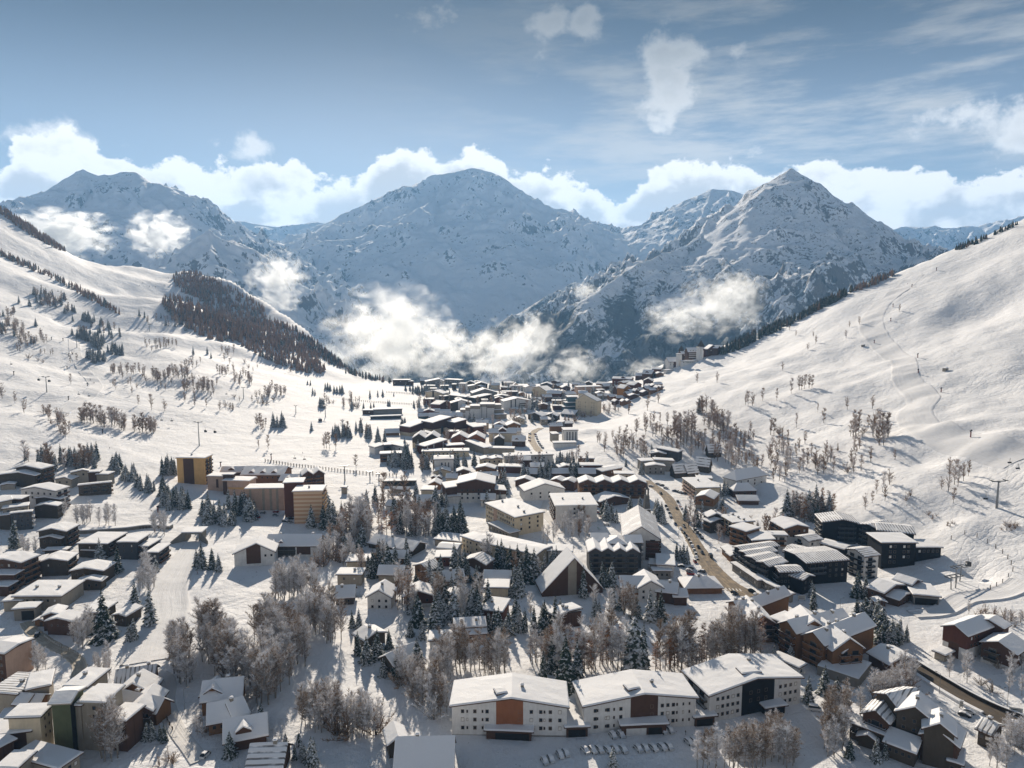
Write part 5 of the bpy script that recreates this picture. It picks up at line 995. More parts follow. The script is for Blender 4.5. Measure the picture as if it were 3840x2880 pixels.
def fir_mat():
    m, nt, b = new_mat('snowy_needles', (.03, .05, .03), .8, .2)
    tc = node(nt, 'ShaderNodeTexCoord'); o = tc.outputs['Object']; g = node(nt, 'ShaderNodeNewGeometry')
    oi = node(nt, 'ShaderNodeObjectInfo'); rnd = Sk(nt, oi.outputs['Random'])
    sp_ = node(nt, 'ShaderNodeSeparateXYZ'); nt.links.new(g.outputs['Normal'], sp_.inputs[0])
    n = tex_noise(nt, o, 1.1, 3, .65); bf = Sk(nt, g.outputs['Backfacing'])
    f = (n + rnd * .10 + Sk(nt, sp_.outputs[2]) * .14 - bf * .5).sm(.62, .76)
    gcol = mixc(nt, rnd, (.020, .036, .024), (.042, .052, .030))
    nt.links.new(mixc(nt, f * .92, gcol, (.80, .82, .85)), b.inputs['Base Color']); return m
M_FIR = fir_mat()
def fir_meshes(seed, h=14.0, lev=19, nb=10, fat=1.0):
    r = random.Random(seed); V, F = [], []
    for L in range(lev):
        t = L / (lev - 1); z = h * (.10 + .88 * t ** .92); R = h * .255 * fat * (1 - t) ** .82 * r.uniform(.85, 1.12) + .15
        n = max(4, int(nb * (1 - .5 * t)))
        for i in range(n):
            a = 2 * math.pi * (i + r.uniform(-.35, .35)) / n + L * .9; rr = R * r.uniform(.7, 1.15); dz = -rr * r.uniform(.25, .55)
            ca, sa = math.cos(a), math.sin(a); wd = rr * r.uniform(.26, .38) + .08
            p0 = (ca * .05, sa * .05, z + .25); p1 = (ca * rr * .55, sa * rr * .55, z + dz * .35 + .12); p2 = (ca * rr, sa * rr, z + dz)
            l = (ca * rr * .6 - sa * wd, sa * rr * .6 + ca * wd, z + dz * .62 - .12); q = (ca * rr * .6 + sa * wd, sa * rr * .6 - ca * wd, z + dz * .62 - .12)
            k = len(V); V += [p0, p1, p2, l, q]; F += [(k, k + 4, k + 1), (k, k + 1, k + 3), (k + 1, k + 4, k + 2), (k + 1, k + 2, k + 3)]
    k = len(V); V += [(.12, 0, h * .94), (-.06, .1, h * .94), (-.06, -.1, h * .94), (0, 0, h * 1.03)]; F += [(k, k + 1, k + 3), (k + 1, k + 2, k + 3), (k + 2, k, k + 3)]
    me = bpy.data.meshes.new('crown'); me.from_pydata(V, [], F); me.materials.append(M_FIR); me.update()
    return MB().tube((0, 0, -1), (0, 0, h * .9), h * .018, .03, 6).mesh('trunk', M_BARK), me
def bare_meshes(seed, h, mat, bark, ntw=620, spread=.27, tw=.075, conic=False, shrub=False):
    r = random.Random(seed); tb = MB(); V, F = [], []
    def ribbon(a, b, w):
        d = (b - a); s_ = d.cross(Vector((r.uniform(-1, 1), r.uniform(-1, 1), r.uniform(-1, 1)))); 
        if s_.length < 1e-4: return
        s_ = s_.normalized() * w * .5; k = len(V); V.extend([tuple(a - s_), tuple(a + s_), tuple(b + s_ * .4), tuple(b - s_ * .4)]); F.append((k, k + 1, k + 2, k + 3))
    limbs = []
    if shrub:
        for i in range(9):
            a = r.uniform(0, 6.28); e = r.uniform(.25, .95); d = Vector((math.cos(a) * (1 - e), math.sin(a) * (1 - e), e * .9)).normalized()
            limbs.append((Vector((0, 0, -.2)), Vector((0, 0, 0)) + d * h * r.uniform(.6, .95)))
        tb.tube((0, 0, -.4), (0, 0, h * .35), h * .03, h * .015, 5)
    else:
        stems = [Vector((r.uniform(-.05, .05), r.uniform(-.05, .05), 1)) * h]
        if not conic: stems += [Vector((r.uniform(-.16, .16), r.uniform(-.16, .16), 1)) * h * r.uniform(.7, .95) for _ in range(r.choice((0, 1, 2)))]
        for lean in stems: tb.tube((0, 0, -1), tuple(lean * .97), h * .013, .03, 6)
        nl = 34 if conic else 26
        for i in range(nl):
            lean = r.choice(stems); t = r.uniform(.16, .97) if conic else r.uniform(.15, .93); p = lean * t; a = r.uniform(0, 6.28)
            if conic: ln = h * .19 * (1 - t) ** .75 * r.uniform(.7, 1.15) + .25; up = r.uniform(-.12, .25)
            else: ln = h * spread * .95 * math.sin(math.pi * min(1, (t - .02) / 1.0)) ** .6 * r.uniform(.55, 1.2) + .3; up = r.uniform(.6, 1.7)
            d = Vector((math.cos(a), math.sin(a), up)).normalized(); limbs.append((p, p + d * ln))
    per = ntw // len(limbs)
    for a, b in limbs:
        tb.tube(tuple(a), tuple(b), .055 if not shrub else .03, .012, 3, cap=False)
        for j in range(per):
            t = r.uniform(.15, 1.0); p = a.lerp(b, t); L = (b - a).length
            d = ((b - a).normalized() * r.uniform(.1, .9) + Vector((r.uniform(-1, 1), r.uniform(-1, 1), r.uniform(-.5, .8) if conic else r.uniform(-.25, 1.3)))).normalized()
            ribbon(p, p + d * r.uniform(.35, 1.0) * ((.12 * h if not shrub else .2 * h) if not conic else .085 * h) * (1.25 - .6 * t), tw)
    me = bpy.data.meshes.new('crown'); me.from_pydata(V, [], F); me.materials.append(mat); me.update()
    return tb.mesh('trunk', bark), me
PROTO = {
 'fir': [fir_meshes(i, 14, 18 + i % 3, 10, f) for i, f in enumerate((1, .85, 1.12, .95, .75))],
 'pine': [fir_meshes(20 + i, 9, 11, 9, 1.5) for i in range(3)],
 'birch': [bare_meshes(30 + i, 12, M_TW_B, M_BARK, 800, (.25, .20, .29, .23, .18)[i], .105) for i in range(5)],
 'frost': [bare_meshes(40 + i, 12, M_TW_F, M_BARKL, 1150, (.23, .19, .25, .21, .28)[i], .088) for i in range(5)],
 'larch': [bare_meshes(50 + i, 15, M_TW_L, M_BARK, 1000, tw=.08, conic=True) for i in range(4)],
 'olarch': [bare_meshes(60 + i, 15, M_TW_O, M_BARK, 1000, tw=.085, conic=True) for i in range(2)],
 'shrub': [bare_meshes(70 + i, 3.0, M_TW_B, M_BARK, 330, tw=.055, shrub=True) for i in range(3)],
 'fshrub': [bare_meshes(80 + i, 3.0, M_TW_F, M_BARKL, 360, tw=.06, shrub=True) for i in range(3)],
}
PH = {'fir': 14, 'pine': 9, 'birch': 12, 'frost': 12, 'larch': 15, 'olarch': 15, 'shrub': 3, 'fshrub': 3}
KN = {'fir': ('fir_tree', 'snowy fir', 'fir tree'), 'pine': ('pine_tree', 'bushy snowy pine', 'pine tree'), 'birch': ('birch_tree', 'bare brown birch', 'birch tree'), 'frost': ('frosted_tree', 'frosted bare tree', 'tree'),
      'larch': ('larch_tree', 'brown larch', 'larch tree'), 'olarch': ('larch_tree', 'orange larch', 'larch tree'), 'shrub': ('shrub', 'bare shrub', 'shrub'), 'fshrub': ('frosted_shrub', 'frosted shrub', 'shrub')}
TR = random.Random(99); NT = {}
HM = {'birch': 1.4, 'frost': 1.38, 'larch': 1.08, 'olarch': 1.05, 'fir': 1.22, 'shrub': 1.2, 'pine': 1.15}
def blocked(p, m=0.8):
    for (o, e1, e2, w, d) in FOOT:
        q = p[:2] - o; a = q @ e1; b = q @ e2
        if -m < a < w + m and -m < b < d + m: return True
    return False
PEND = []
def put_tree(kind, p, h, label, group): PEND.append((kind, p, h, label, group))
def plant(kind, p, h, label, group):
    NT[kind] = NT.get(kind, 0) + 1
    tm, cm = TR.choice(PROTO[kind]); s = h / PH[kind]
    nm, _, cat = KN[kind]
    root = empty(nm, (p[0], p[1], float(T(p[0], p[1])) - .05), TR.uniform(0, 6.28), label=label, category=cat, group=group)
    sx = s * TR.uniform(.88, 1.15); root.scale = (sx, sx, s)
    put(bpy.data.objects.new('trunk', tm), root); put(bpy.data.objects.new('crown', cm), root)
def wood(kinds, regs, n, h, where, c='d', singles=None):
    """kinds: 'fir*3 birch'; regs: ellipses (u, v, ru, rv) on the photo giving where trunks meet the ground"""
    n = int(n * 1.5); ks = []
    for k in kinds.split():
        a, _, b = k.partition('*'); ks += [a] * int(b or 1)
    pts = []
    area = [r[2] * r[3] for r in regs]
    tries = 0
    while len(pts) < n and tries < n * 9:
        tries += 1
        r = TR.choices(regs, area)[0]; a = TR.uniform(0, 6.28); q = math.sqrt(TR.random())
        u, v = r[0] + r[2] * q * math.cos(a), r[1] + r[3] * q * math.sin(a)
        p = HP(c, u, v)
        if p is None or blocked(p): continue
        sep = 1.6 if p[1] < 420 else 2.6
        if any((p[0] - z[0]) ** 2 + (p[1] - z[1]) ** 2 < sep * sep for z, *_ in pts): continue
        k_ = TR.choice(ks); pts.append((p, K(c, u, v), k_, TR.uniform(*h) * HM.get(k_, 1)))
    label_trees(pts, where)
def spots(kind, lst, where, c='d'):
    """single trees: (u, v, height) where the trunk meets the ground"""
    pts = []
    for it in lst:
        p = HP(c, it[0], it[1])
        if p is None: continue
        for _ in range(12):
            if not blocked(p, .3): break
            p = p * np.array([.996, .996, 1]); 
        k_ = it[3] if len(it) > 3 else kind; pts.append((p, K(c, it[0], it[1]), k_, it[2] * (HM.get(k_, 1) if k_ != 'fir' else 1.08)))
    label_trees(pts, where)
def label_trees(pts, where):
    by = {}
    for t in pts: by.setdefault(KN[t[2]][1], []).append(t)
    for nm, ts in by.items():
        n = len(ts); ts.sort(key=lambda t: -t[1][1])
        nr = 1 if n <= 8 else (2 if n <= 16 else (3 if n <= 36 else 4 if n <= 60 else 5)); rows = [ts[i * n // nr:(i + 1) * n // nr] for i in range(nr)]
        rn = {1: [''], 2: ['front row', 'back row'], 3: ['front row', 'middle row', 'back row'], 4: ['front row', 'second row', 'third row', 'back row'], 5: ['front row', 'second row', 'middle row', 'fourth row', 'back row']}[nr]
        for R_, nmr in zip(rows, rn):
            R_.sort(key=lambda t: t[1][0])
            for i, (p, q, k, h) in enumerate(R_):
                if n == 1: lb = f'{nm} standing alone {where}'
                else: lb = f'{nm}, {nth(i)} from left{", " + nmr if nmr else ""}, {where}'
                if len(lb.replace(',', ' ').split()) > 16: print('LONG', lb)
                put_tree(k, p, h, lb, f'{KN[k][0].replace("_", " ")}s {where}'[:70])
# ---- firs
wood('fir', [(365,1024,20,5)], 7, (10,14), 'left of the tan tower')
wood('fir*5 pine', [(1010,370,45,40)], 8, (7,11), 'at the top of the upper ski run', 'a0')
wood('fir*5 pine', [(1110,440,60,40),(1180,500,40,30),(1270,545,70,30)], 16, (6,10), 'beside the upper ski run', 'a0')
wood('fir*3 birch*2 larch', [(560,350,300,45),(760,300,120,40),(240,300,60,15)], 34, (8,14), 'above the dark residences', 'a0')
wood('fir', [(1500,680,110,50),(1620,720,50,20),(1400,590,30,30)], 13, (8,13), 'below the tan tower', 'a0')
wood('fir*4 pine', [(1800,800,100,50),(1950,830,90,40),(2050,720,90,50),(2170,790,60,20)], 19, (9,15), 'before the beige blocks', 'a0')
wood('fir*2 pine', [(620,860,60,40),(700,880,60,40),(600,700,30,40)], 10, (10,15), 'right of the banded tower', 'a1')
spots('fir', [(130,1045,17),(865,1155,12.5),(1020,1262,15),(1745,1222,13.5),(1835,1228,11.5),(1890,1250,10),(1700,1215,10),(1350,1250,8)], 'by the slab-roofed residences', 'a0')
spots('fir', [(900,365,21.5),(1172,130,15),(1300,236,17),(1160,372,10.5),(985,345,9),(1120,380,8)], 'below the slab-roofed residences', 'b0')
spots('fir', [(1010,1300,15),(1065,1255,14),(1145,1295,17),(1205,1185,13),(1300,1135,13),(1305,1235,11),(1100,1165,13),(970,1190,9)], 'around the low wide chalet', 'a1')
wood('fir', [(1580,930,40,25),(1680,930,60,20),(1760,925,30,20)], 9, (11,16), 'left of the cream lodges', 'a1')
spots('fir', [(1250,922,14),(1355,935,14),(955,642,9),(480,870,15)], 'among the orange larches', 'a1')
spots('fir', [(1552,695,16),(1602,682,11),(1642,690,10),(1765,775,12),(1995,655,13),(2110,622,7),(2140,525,14),(2165,590,8)], 'around the big brown gabled block', 'a1')
wood('fir', [(1080,130,50,25),(1290,240,30,60),(1180,330,60,25),(1300,350,60,20),(1460,360,50,25)], 24, (8,14), 'at the near edge of the village', 'a1')
spots('fir', [(1400,225,13),(1745,362,15),(1885,335,15),(1815,345,10),(1592,432,10),(2185,310,11),(2150,460,13),(2120,470,11)], 'between the white tower and the long white block', 'a1')
wood('fir', [(300,440,80,20),(120,440,40,15),(540,440,40,20)], 15, (9,13), 'behind the white gabled house', 'a2')
spots('fir', [(815,800,14),(860,815,13),(790,770,11),(1020,735,12),(1105,725,11),(900,830,9),(1255,800,14),(1290,815,13),(1240,760,11),(1310,840,10)], 'around the grey church spire', 'a2')
spots('fir', [(1115,410,11),(985,345,8),(1205,230,9),(1480,1165,11),(1510,1180,10),(1450,1160,9),(1420,1150,10)], 'beside the main street', 'a2')
spots('fir', [(130,1340,18),(190,1330,17),(80,1330,14),(280,1290,13),(380,1250,14),(350,1230,12),(20,1380,12),(60,1470,12),(615,1475,16),(780,1370,13),(860,1390,14),(820,1395,11),(680,1300,9)], 'around the giant A-frame chalet', 'a2')
spots('fir', [(1795,600,10),(1830,590,11),(1860,585,10),(1820,720,11),(1790,590,8)], 'under the steep hipped roofs', 'a2')
spots('fir', [(1190,205,15),(1285,195,14),(1240,190,11)], 'in front of the L-shaped hotel', 'b2')
wood('fir*2 larch*3 olarch', [(200,760,60,20),(350,790,130,40),(480,760,90,30)], 26, (11,18), 'above the wide timber chalet', 'a3')
spots('fir', [(770,1475,14),(840,1475,12),(375,1475,9)], 'beside the timber ski hall', 'a3')
wood('pine*3 fir', [(860,180,110,40),(970,250,60,50),(1080,370,120,40),(740,120,30,20)], 20, (6,10), 'between the timber residences and the piste', 'b3')
spots('fir', [(345,910,10),(485,835,11),(590,895,8.5,'pine'),(50,570,8),(195,520,7),(705,1385,7),(930,1418,8),(390,120,13),(1010,1375,6)], 'around the right white residence', 'b3')
spots('fir', [(1052,645,24),(1130,655,20),(460,805,21),(350,640,15),(270,720,12),(560,720,16),(420,300,8),(190,300,12),(110,300,11),(60,290,13),(30,240,13)], 'behind the white residences', 'b2')
spots('fir', [(870,1475,7.5)], 'on the car park', 'b2')
spots('fir', [(890,265,9),(1545,282,16),(1400,230,14),(1335,335,8),(1435,362,9),(955,565,11),(1050,520,12),(880,500,10),(1150,445,8.5),(1220,685,11),(1392,655,14),(1100,680,7.5),(830,260,8)], 'among the small dark chalets', 'b1')
spots('fir', [(2010,320,11),(2095,335,13),(1865,105,10),(1815,250,7),(2060,300,11),(2180,330,12)], 'beside the brown flat-topped chalet', 'b1')
spots('fir', [(45,1095,7.5),(335,1405,5.5),(392,1390,5.5),(505,1475,10),(480,1440,9),(370,1290,5),(255,1250,3.5),(420,1420,6)], 'on the open snow by the blue roofed chalets', 'b1')
wood('fir', [(1150,1205,40,20),(1280,1220,60,20),(1420,1230,40,20)], 11, (4,6), 'in the garden of the front lane chalet', 'b0')
spots('fir', [(1990,1375,8.5)], 'beside the dormered blue roof', 'b0')
# ---- ski meadow and slope firs
spots('fir', [(600,1065,12),(620,1068,13),(640,1070,11),(675,1090,12),(700,1092,11),(725,1092,13),(745,1095,14),(830,1228,13),(930,1238,11),(992,1232,10),(555,1215,14),(585,1220,13),(572,1222,15)], 'on the open ski meadow', 'm1')
spots('fir', [(985,1130,12),(1052,1118,10),(1095,1118,11),(1190,1118,6),(1140,1200,9),(1155,1203,9),(1018,1212,7)], 'beside the meadow snow fence', 'm1')
spots('fir', [(150,1385,17),(185,1390,14),(225,1385,18),(480,1415,10),(240,1390,14),(445,1018,7),(470,1022,8),(490,1105,11),(510,1110,9)], 'low on the left ski slope', 'm1')
wood('fir*3 birch', [(750,1470,100,15),(900,1430,40,15),(970,1475,30,10)], 16, (9,14), 'above the meadow chalets', 'm1')
wood('fir', [(1380,1092,50,10),(1460,1095,40,10),(1270,1395,30,15),(1420,1220,15,5)], 16, (8,13), 'on the village side of the meadow', 'm1')
wood('fir', [(180,985,150,8),(440,990,80,8),(550,995,60,8)], 20, (9,16), 'along the valley edge under the mist', 'm2')
wood('fir*2 larch', [(700,1110,40,12),(870,1085,40,15),(780,1150,30,10),(200,1200,40,20),(60,1290,40,15),(330,1340,40,20)], 22, (8,13), 'between the far village houses', 'm2')
spots('fir', [(1615,1265,17)], 'tall and dark on the right hillside', 'm2')
spots('fir', [(1312,905,14)], 'below the castle-like hotel', 'm2')
wood('fir', [(740,610,70,40),(860,680,70,40),(1010,740,80,30)], 26, (10,15), 'in the left slope dark band', 'm0')
wood('fir', [(830,800,90,35)], 14, (9,13), 'below the dark band of the left slope', 'm0')
wood('fir birch', [(330,250,70,40),(450,320,90,40),(590,390,60,30)], 30, (8,12), 'in the upper strip of the left slope', 'm0')
wood('fir', [(740,455,40,25),(800,480,30,15),(880,500,30,15),(640,470,20,8)], 13, (9,12), 'under the chairlift of the left slope', 'm0')
spots('fir', [(310,515,13),(945,592,14),(122,390,11),(125,600,12),(760,268,8),(1270,478,9),(1440,505,9)], 'dotted over the upper left slope', 'm0')
wood('fir*2 larch birch', [(1500,470,120,60),(1620,520,120,50),(1750,560,120,40)], 22, (8,12), 'below the brown forest hill', 'm0')
# ---- bare trees on the slopes
wood('birch*5 fir', [(100,560,110,70),(260,640,110,50),(60,430,80,30)], 34, (7,11), 'in the brown wood at the left edge', 'm0')
wood('birch', [(1100,920,150,25)], 14, (7,10), 'in the long hedge-like wood', 'm0')
wood('birch', [(1450,980,150,35),(1700,1070,150,45),(1560,940,100,30)], 34, (8,12), 'in the brown strip across the left slope', 'm0')
wood('birch', [(1380,690,150,50),(1650,850,90,40)], 20, (6,9), 'in the pale strip of the left slope', 'm0')
wood('birch', [(760,1340,80,25),(920,1370,90,25),(1060,1400,60,20),(1200,1420,60,20),(1290,1430,60,25)], 34, (8,13), 'in the ring-shaped copse', 'm0')
spots('birch', [(612,1015,9),(1000,1062,9),(1130,1028,8),(1142,1105,7),(1195,1195,8),(1425,1245,10),(210,1262,10),(130,1180,9),(20,1140,12),(1310,1240,13)], 'dotted over the lower left slope', 'm0')
wood('birch*3 shrub', [(480,1330,80,40),(560,1430,50,40),(400,1270,30,20)], 14, (5,10), 'beside the left piste bend', 'm0')
wood('birch', [(2000,930,130,40),(2110,1000,90,40)], 18, (7,10), 'above the meadow lift', 'm0')
wood('birch', [(150,1100,140,40),(40,1400,50,40)], 18, (7,11), 'left of the meadow firs', 'm1')
spots('birch', [(610,185,12),(635,190,12),(690,195,11),(105,195,10),(865,362,9),(590,190,10),(25,180,6)], 'on the snow above the meadow fence', 'a1')
spots('birch', [(1262,1180,13),(1005,1275,12),(1170,1245,13),(1072,1465,13),(1600,1005,10),(1772,1003,10),(2040,1210,12),(2075,1205,11),(2020,1195,9),(2165,1160,10),(1185,1150,7)], 'dotted over the toe of the right slope', 'm2')
wood('birch', [(1480,1420,110,50),(1760,1380,110,50),(1680,1270,80,30),(1840,1420,60,30)], 34, (9,14), 'around the dark hillside fir', 'm2')
wood('birch', [(1040,230,170,60),(780,150,40,12),(870,110,10,5)], 16, (6,11), 'on the slope above the timber hotel', 'a2')
wood('birch', [(1500,160,220,110),(1850,200,160,130),(2000,360,160,60)], 52, (7,12), 'around the ribbed chalets', 'a2')
wood('birch', [(100,300,100,150),(90,500,80,40)], 13, (8,12), 'right of the steep hipped roofs', 'a3')
spots('birch', [(300,350,11),(410,362,12),(482,405,13),(540,305,10),(740,405,9),(803,382,9),(270,400,9),(335,360,9)], 'along the slanting track of the right slope', 'a3')
spots('birch', [(125,902,8),(200,1098,12),(270,1062,11),(290,1066,11),(315,1055,11),(355,1052,11),(380,1050,10),(75,1155,9),(20,1455,12),(50,1450,11),(245,1392,10),(480,1352,10),(430,1255,6),(685,1235,9),(900,1230,9),(790,500,8),(703,522,6),(392,610,6),(412,665,8),(345,720,7),(240,598,6),(185,553,6),(1135,388,7),(672,620,8)], 'dotted over the middle of the right slope', 'm3')
wood('birch', [(760,1465,50,10),(970,1470,80,12)], 12, (9,14), 'beside the right piste bend', 'm3')
spots('birch', [(750,150,8),(790,190,8),(740,215,6),(890,310,9),(960,160,10),(1000,165,9),(1095,285,6),(990,560,10),(1010,640,8),(1050,500,8),(940,580,7),(840,715,8),(900,660,6),(1190,640,5,'shrub'),(1230,600,5,'shrub')], 'in the shaded hollow of the right slope', 'a3')
spots('birch', [(1570,460,11),(1610,500,12),(1640,520,10),(1690,470,9),(1730,430,8),(1560,560,8),(1600,660,7),(1500,540,6)], 'left of the right lift pylon', 'a3')
wood('shrub', [(2080,870,90,30),(1580,850,50,20),(1420,780,40,30)], 12, (2,3.5), 'under the right lift pylon', 'a3')
# ---- frosted woods in the foreground
wood('frost', [(1540,560,90,110),(1600,720,70,60)], 17, (9,13), 'at the left edge of the frosted wood', 'b0')
wood('frost', [(1900,560,150,130),(2050,740,140,90),(1800,420,100,60)], 34, (11,15), 'in the left frosted wood', 'b0')
wood('frost', [(150,420,180,140),(120,750,170,110),(330,560,120,120),(60,900,120,60)], 38, (11,15), 'deep in the frosted wood', 'b1')
wood('frost', [(480,290,160,60),(640,380,120,40),(560,200,120,40)], 20, (9,14), 'atop the frosted wood', 'b1')
wood('frost*4 shrub', [(560,1080,170,110),(820,1150,180,80),(960,1180,120,50)], 40, (7,11), 'in the lower frosted wood', 'b1')
wood('frost*3 fshrub', [(1330,740,130,60),(1480,880,150,100),(1560,1000,110,60),(1600,720,100,80)], 28, (7,12), 'left of the orange-panelled residence', 'b1')
wood('frost*3 larch', [(1800,600,120,60),(2050,650,140,50),(1650,600,80,40)], 24, (9,13), 'behind the orange-panelled residence', 'b1')
wood('larch*4 frost*2 olarch', [(250,560,100,60),(420,620,120,60),(650,620,130,50),(850,560,110,50),(950,620,80,40)], 40, (12,17), 'behind the white residences gap', 'b2')
wood('larch*4 frost*3 olarch', [(1350,620,130,60),(1550,640,120,60),(1800,560,180,70),(2000,520,120,60),(2080,450,80,50)], 46, (12,17), 'behind the black-panelled residence', 'b2')
wood('larch*3 olarch frost', [(800,900,60,50),(880,940,70,40),(960,900,40,40),(860,840,60,30)], 26, (12,17), 'right of the banded tower road', 'a1')
spots('olarch', [(1090,940,16),(1130,945,17),(1170,940,16),(1060,935,12)], 'bright beside the low wide chalet', 'a1')
wood('larch*2 frost', [(1430,930,110,40),(1300,900,60,40)], 16, (10,15), 'left of the small white house', 'a1')
wood('frost', [(940,970,80,30),(900,900,40,30)], 6, (10,15), 'in front of the orange larches', 'a1')
wood('frost*2 shrub', [(680,1120,120,60),(820,1180,100,60),(560,1190,60,30)], 20, (6,11), 'above the blue shaded snow', 'a1')
wood('frost', [(250,1460,130,70),(420,1450,120,60)], 20, (9,14), 'on the blue shaded snow', 'a1')
wood('frost', [(1340,730,130,30),(1150,640,60,20)], 9, (5,8), 'below the lift station', 'a1')
wood('frost*2 birch', [(560,850,80,60),(600,950,90,40),(430,930,60,30),(330,1010,80,20)], 16, (6,10), 'around the honeycomb-balcony block', 'a2')
wood('frost', [(1800,1475,260,30),(2050,1440,150,60)], 20, (7,11), 'below the car park', 'b2')
wood('frost', [(120,1400,140,80),(30,1250,60,80)], 13, (7,11), 'at the right end of the car park', 'b3')
wood('frost', [(560,1250,100,160),(620,1060,70,60)], 14, (8,12), 'left of the cluster chalet', 'b3')
wood('frost*3 shrub', [(1000,880,110,50),(1160,760,110,70),(1060,920,120,30)], 19, (6,10), 'below the dark timber hall', 'b3')
spots('frost', [(800,1022,8),(1570,690,7),(1720,740,9),(1690,690,8),(2080,820,8),(2110,700,8),(2190,850,6),(1840,760,5,'fshrub'),(1940,820,5,'fshrub'),(1990,600,5,'fshrub'),(2190,600,5)], 'below the three-roofed hillside chalet', 'b3')
wood('shrub*2 frost', [(1850,150,120,20),(2120,200,90,60)], 13, (2.5,5), 'behind the three-roofed hillside chalet', 'b3')
wood('frost', [(1990,1470,90,30),(2130,1330,80,60)], 8, (6,9), 'at the bottom right corner', 'b3')
wood('frost', [(700,400,80,60),(770,330,50,60)], 9, (6,10), 'beside the garage tunnel road', 'b0')
wood('frost*2 fshrub', [(900,600,80,60),(940,690,30,20)], 9, (4,7), 'on the bank of the curved road', 'b0')
wood('frost', [(340,620,70,40)], 5, (6,9), 'right of the pink walled block', 'b0')
wood('frost', [(940,1370,90,60),(1000,1330,60,40)], 6, (11,15), 'in front of the taupe hotel', 'b0')
wood('frost shrub', [(1440,1440,70,30),(1740,1170,50,40)], 6, (3,5), 'by the lane near the parked pickup', 'b0')
wood('frost', [(720,830,70,30),(930,850,80,20),(560,760,20,20)], 11, (7,11), 'between the slab-roofed residences', 'a0')
wood('frost', [(270,1090,90,30),(180,1060,30,20)], 5, (5,8), 'left of the terraced slab roofs', 'a0')
wood('frost', [(1270,1420,70,60),(1380,920,60,40),(1260,1250,40,60)], 13, (7,11), 'along the run by the slab roofs', 'a0')
wood('shrub', [(1400,150,200,60),(760,1000,60,20)], 14, (2,3), 'on the bare snow of the left slope', 'm0')
wood('birch*2 shrub', [(820,1180,100,60),(640,1180,60,30),(100,1160,60,40),(1500,1170,60,60),(1560,1130,80,20)], 26, (5,9), 'inside the far village', 'm1')
wood('birch shrub', [(850,1250,70,30),(640,1290,60,20),(500,1330,60,30)], 16, (5,9), 'around the tall cream tower', 'm2')

wood('fir*2 frost birch', [(820,1230,60,30),(900,1300,60,30),(760,1180,50,25)], 26, (8,14), 'among the lower left chalets')
wood('fir*3 frost', [(980,1260,60,30),(1060,1230,50,25),(1000,1330,60,25)], 26, (9,15), 'between the small orange chalets')
wood('fir*2 birch frost', [(1120,1260,50,30),(1180,1350,50,20),(1330,1330,60,20)], 20, (8,14), 'around the roofs before the A-frame')
wood('fir birch*2', [(870,1090,60,25),(930,1140,50,20),(820,1130,50,20)], 24, (9,14), 'in the belt below the lift hall')
wood('fir*2 birch', [(960,1010,70,14),(1050,1060,60,12),(1130,1010,60,12),(1230,1010,40,10)], 30, (8,12), 'around the white tower with window slots')
wood('birch*2 fir', [(1500,1120,20,40),(1560,1150,20,30),(1660,1160,40,20)], 16, (7,11), 'right of the main road')
wood('birch*2 fir', [(1000,880,110,16),(1060,920,120,16),(1160,880,60,16),(980,960,60,10)], 46, (8,12), 'between the middle village blocks')
wood('fir*2 birch', [(1000,845,130,8),(1200,845,90,8),(1120,860,80,8)], 40, (7,11), 'between the far village roofs')
wood('birch', [(1330,960,60,20),(1260,1000,30,14),(1420,930,60,20)], 26, (7,11), 'on the toe of the right slope')
wood('birch*3 shrub', [(1650,960,90,30),(1780,1000,90,30),(1880,930,70,25)], 30, (6,10), 'above the black residence slope')
wood('birch*2 shrub', [(120,760,100,25),(350,830,120,20),(480,870,90,20),(560,800,90,20)], 44, (5,9), 'along the middle of the left slope')
wood('fir*2 birch', [(90,650,60,14),(210,720,60,14),(330,690,70,12),(470,770,60,10)], 34, (8,13), 'in the upper bands of the left slope')
def plant_all(most=300):
    by = {}
    for t in PEND: by.setdefault(KN[t[0]][0], []).append(t)
    for nm, ts in by.items():
        ts.sort(key=lambda t: -t[2] / np.hypot(t[1][0], t[1][1]))
        for t in ts[:most]: plant(*t)
        rest = ts[most:]
        if not rest: continue
        V, F, MI, mats, n0 = [], [], [], [], 0
        for kind, p, h, _, _ in rest:
            for me in TR.choice(PROTO[kind]):
                co = np.empty(len(me.vertices) * 3, np.float32); me.vertices.foreach_get('co', co); co = co.reshape(-1, 3) * (h / PH[kind]); a = TR.uniform(0, 6.28)
                q = np.stack([co[:, 0] * math.cos(a) - co[:, 1] * math.sin(a) + p[0], co[:, 0] * math.sin(a) + co[:, 1] * math.cos(a) + p[1], co[:, 2] + float(T(p[0], p[1]))], 1)
                m = me.materials[0]
                if m not in mats: mats.append(m)
                F += [tuple(n0 + i for i in f.vertices) for f in me.polygons]; MI += [mats.index(m)] * len(me.polygons); V.append(q); n0 += len(q)
        mesh_obj('distant_' + nm.replace('_tree', '') + '_woods', np.concatenate(V), F, mats, None, MI, kind='stuff', label=f'many small far {KN[rest[0][0]][1]}s spread over the slopes and village', category='woods')
plant_all(); print('trees', NT)
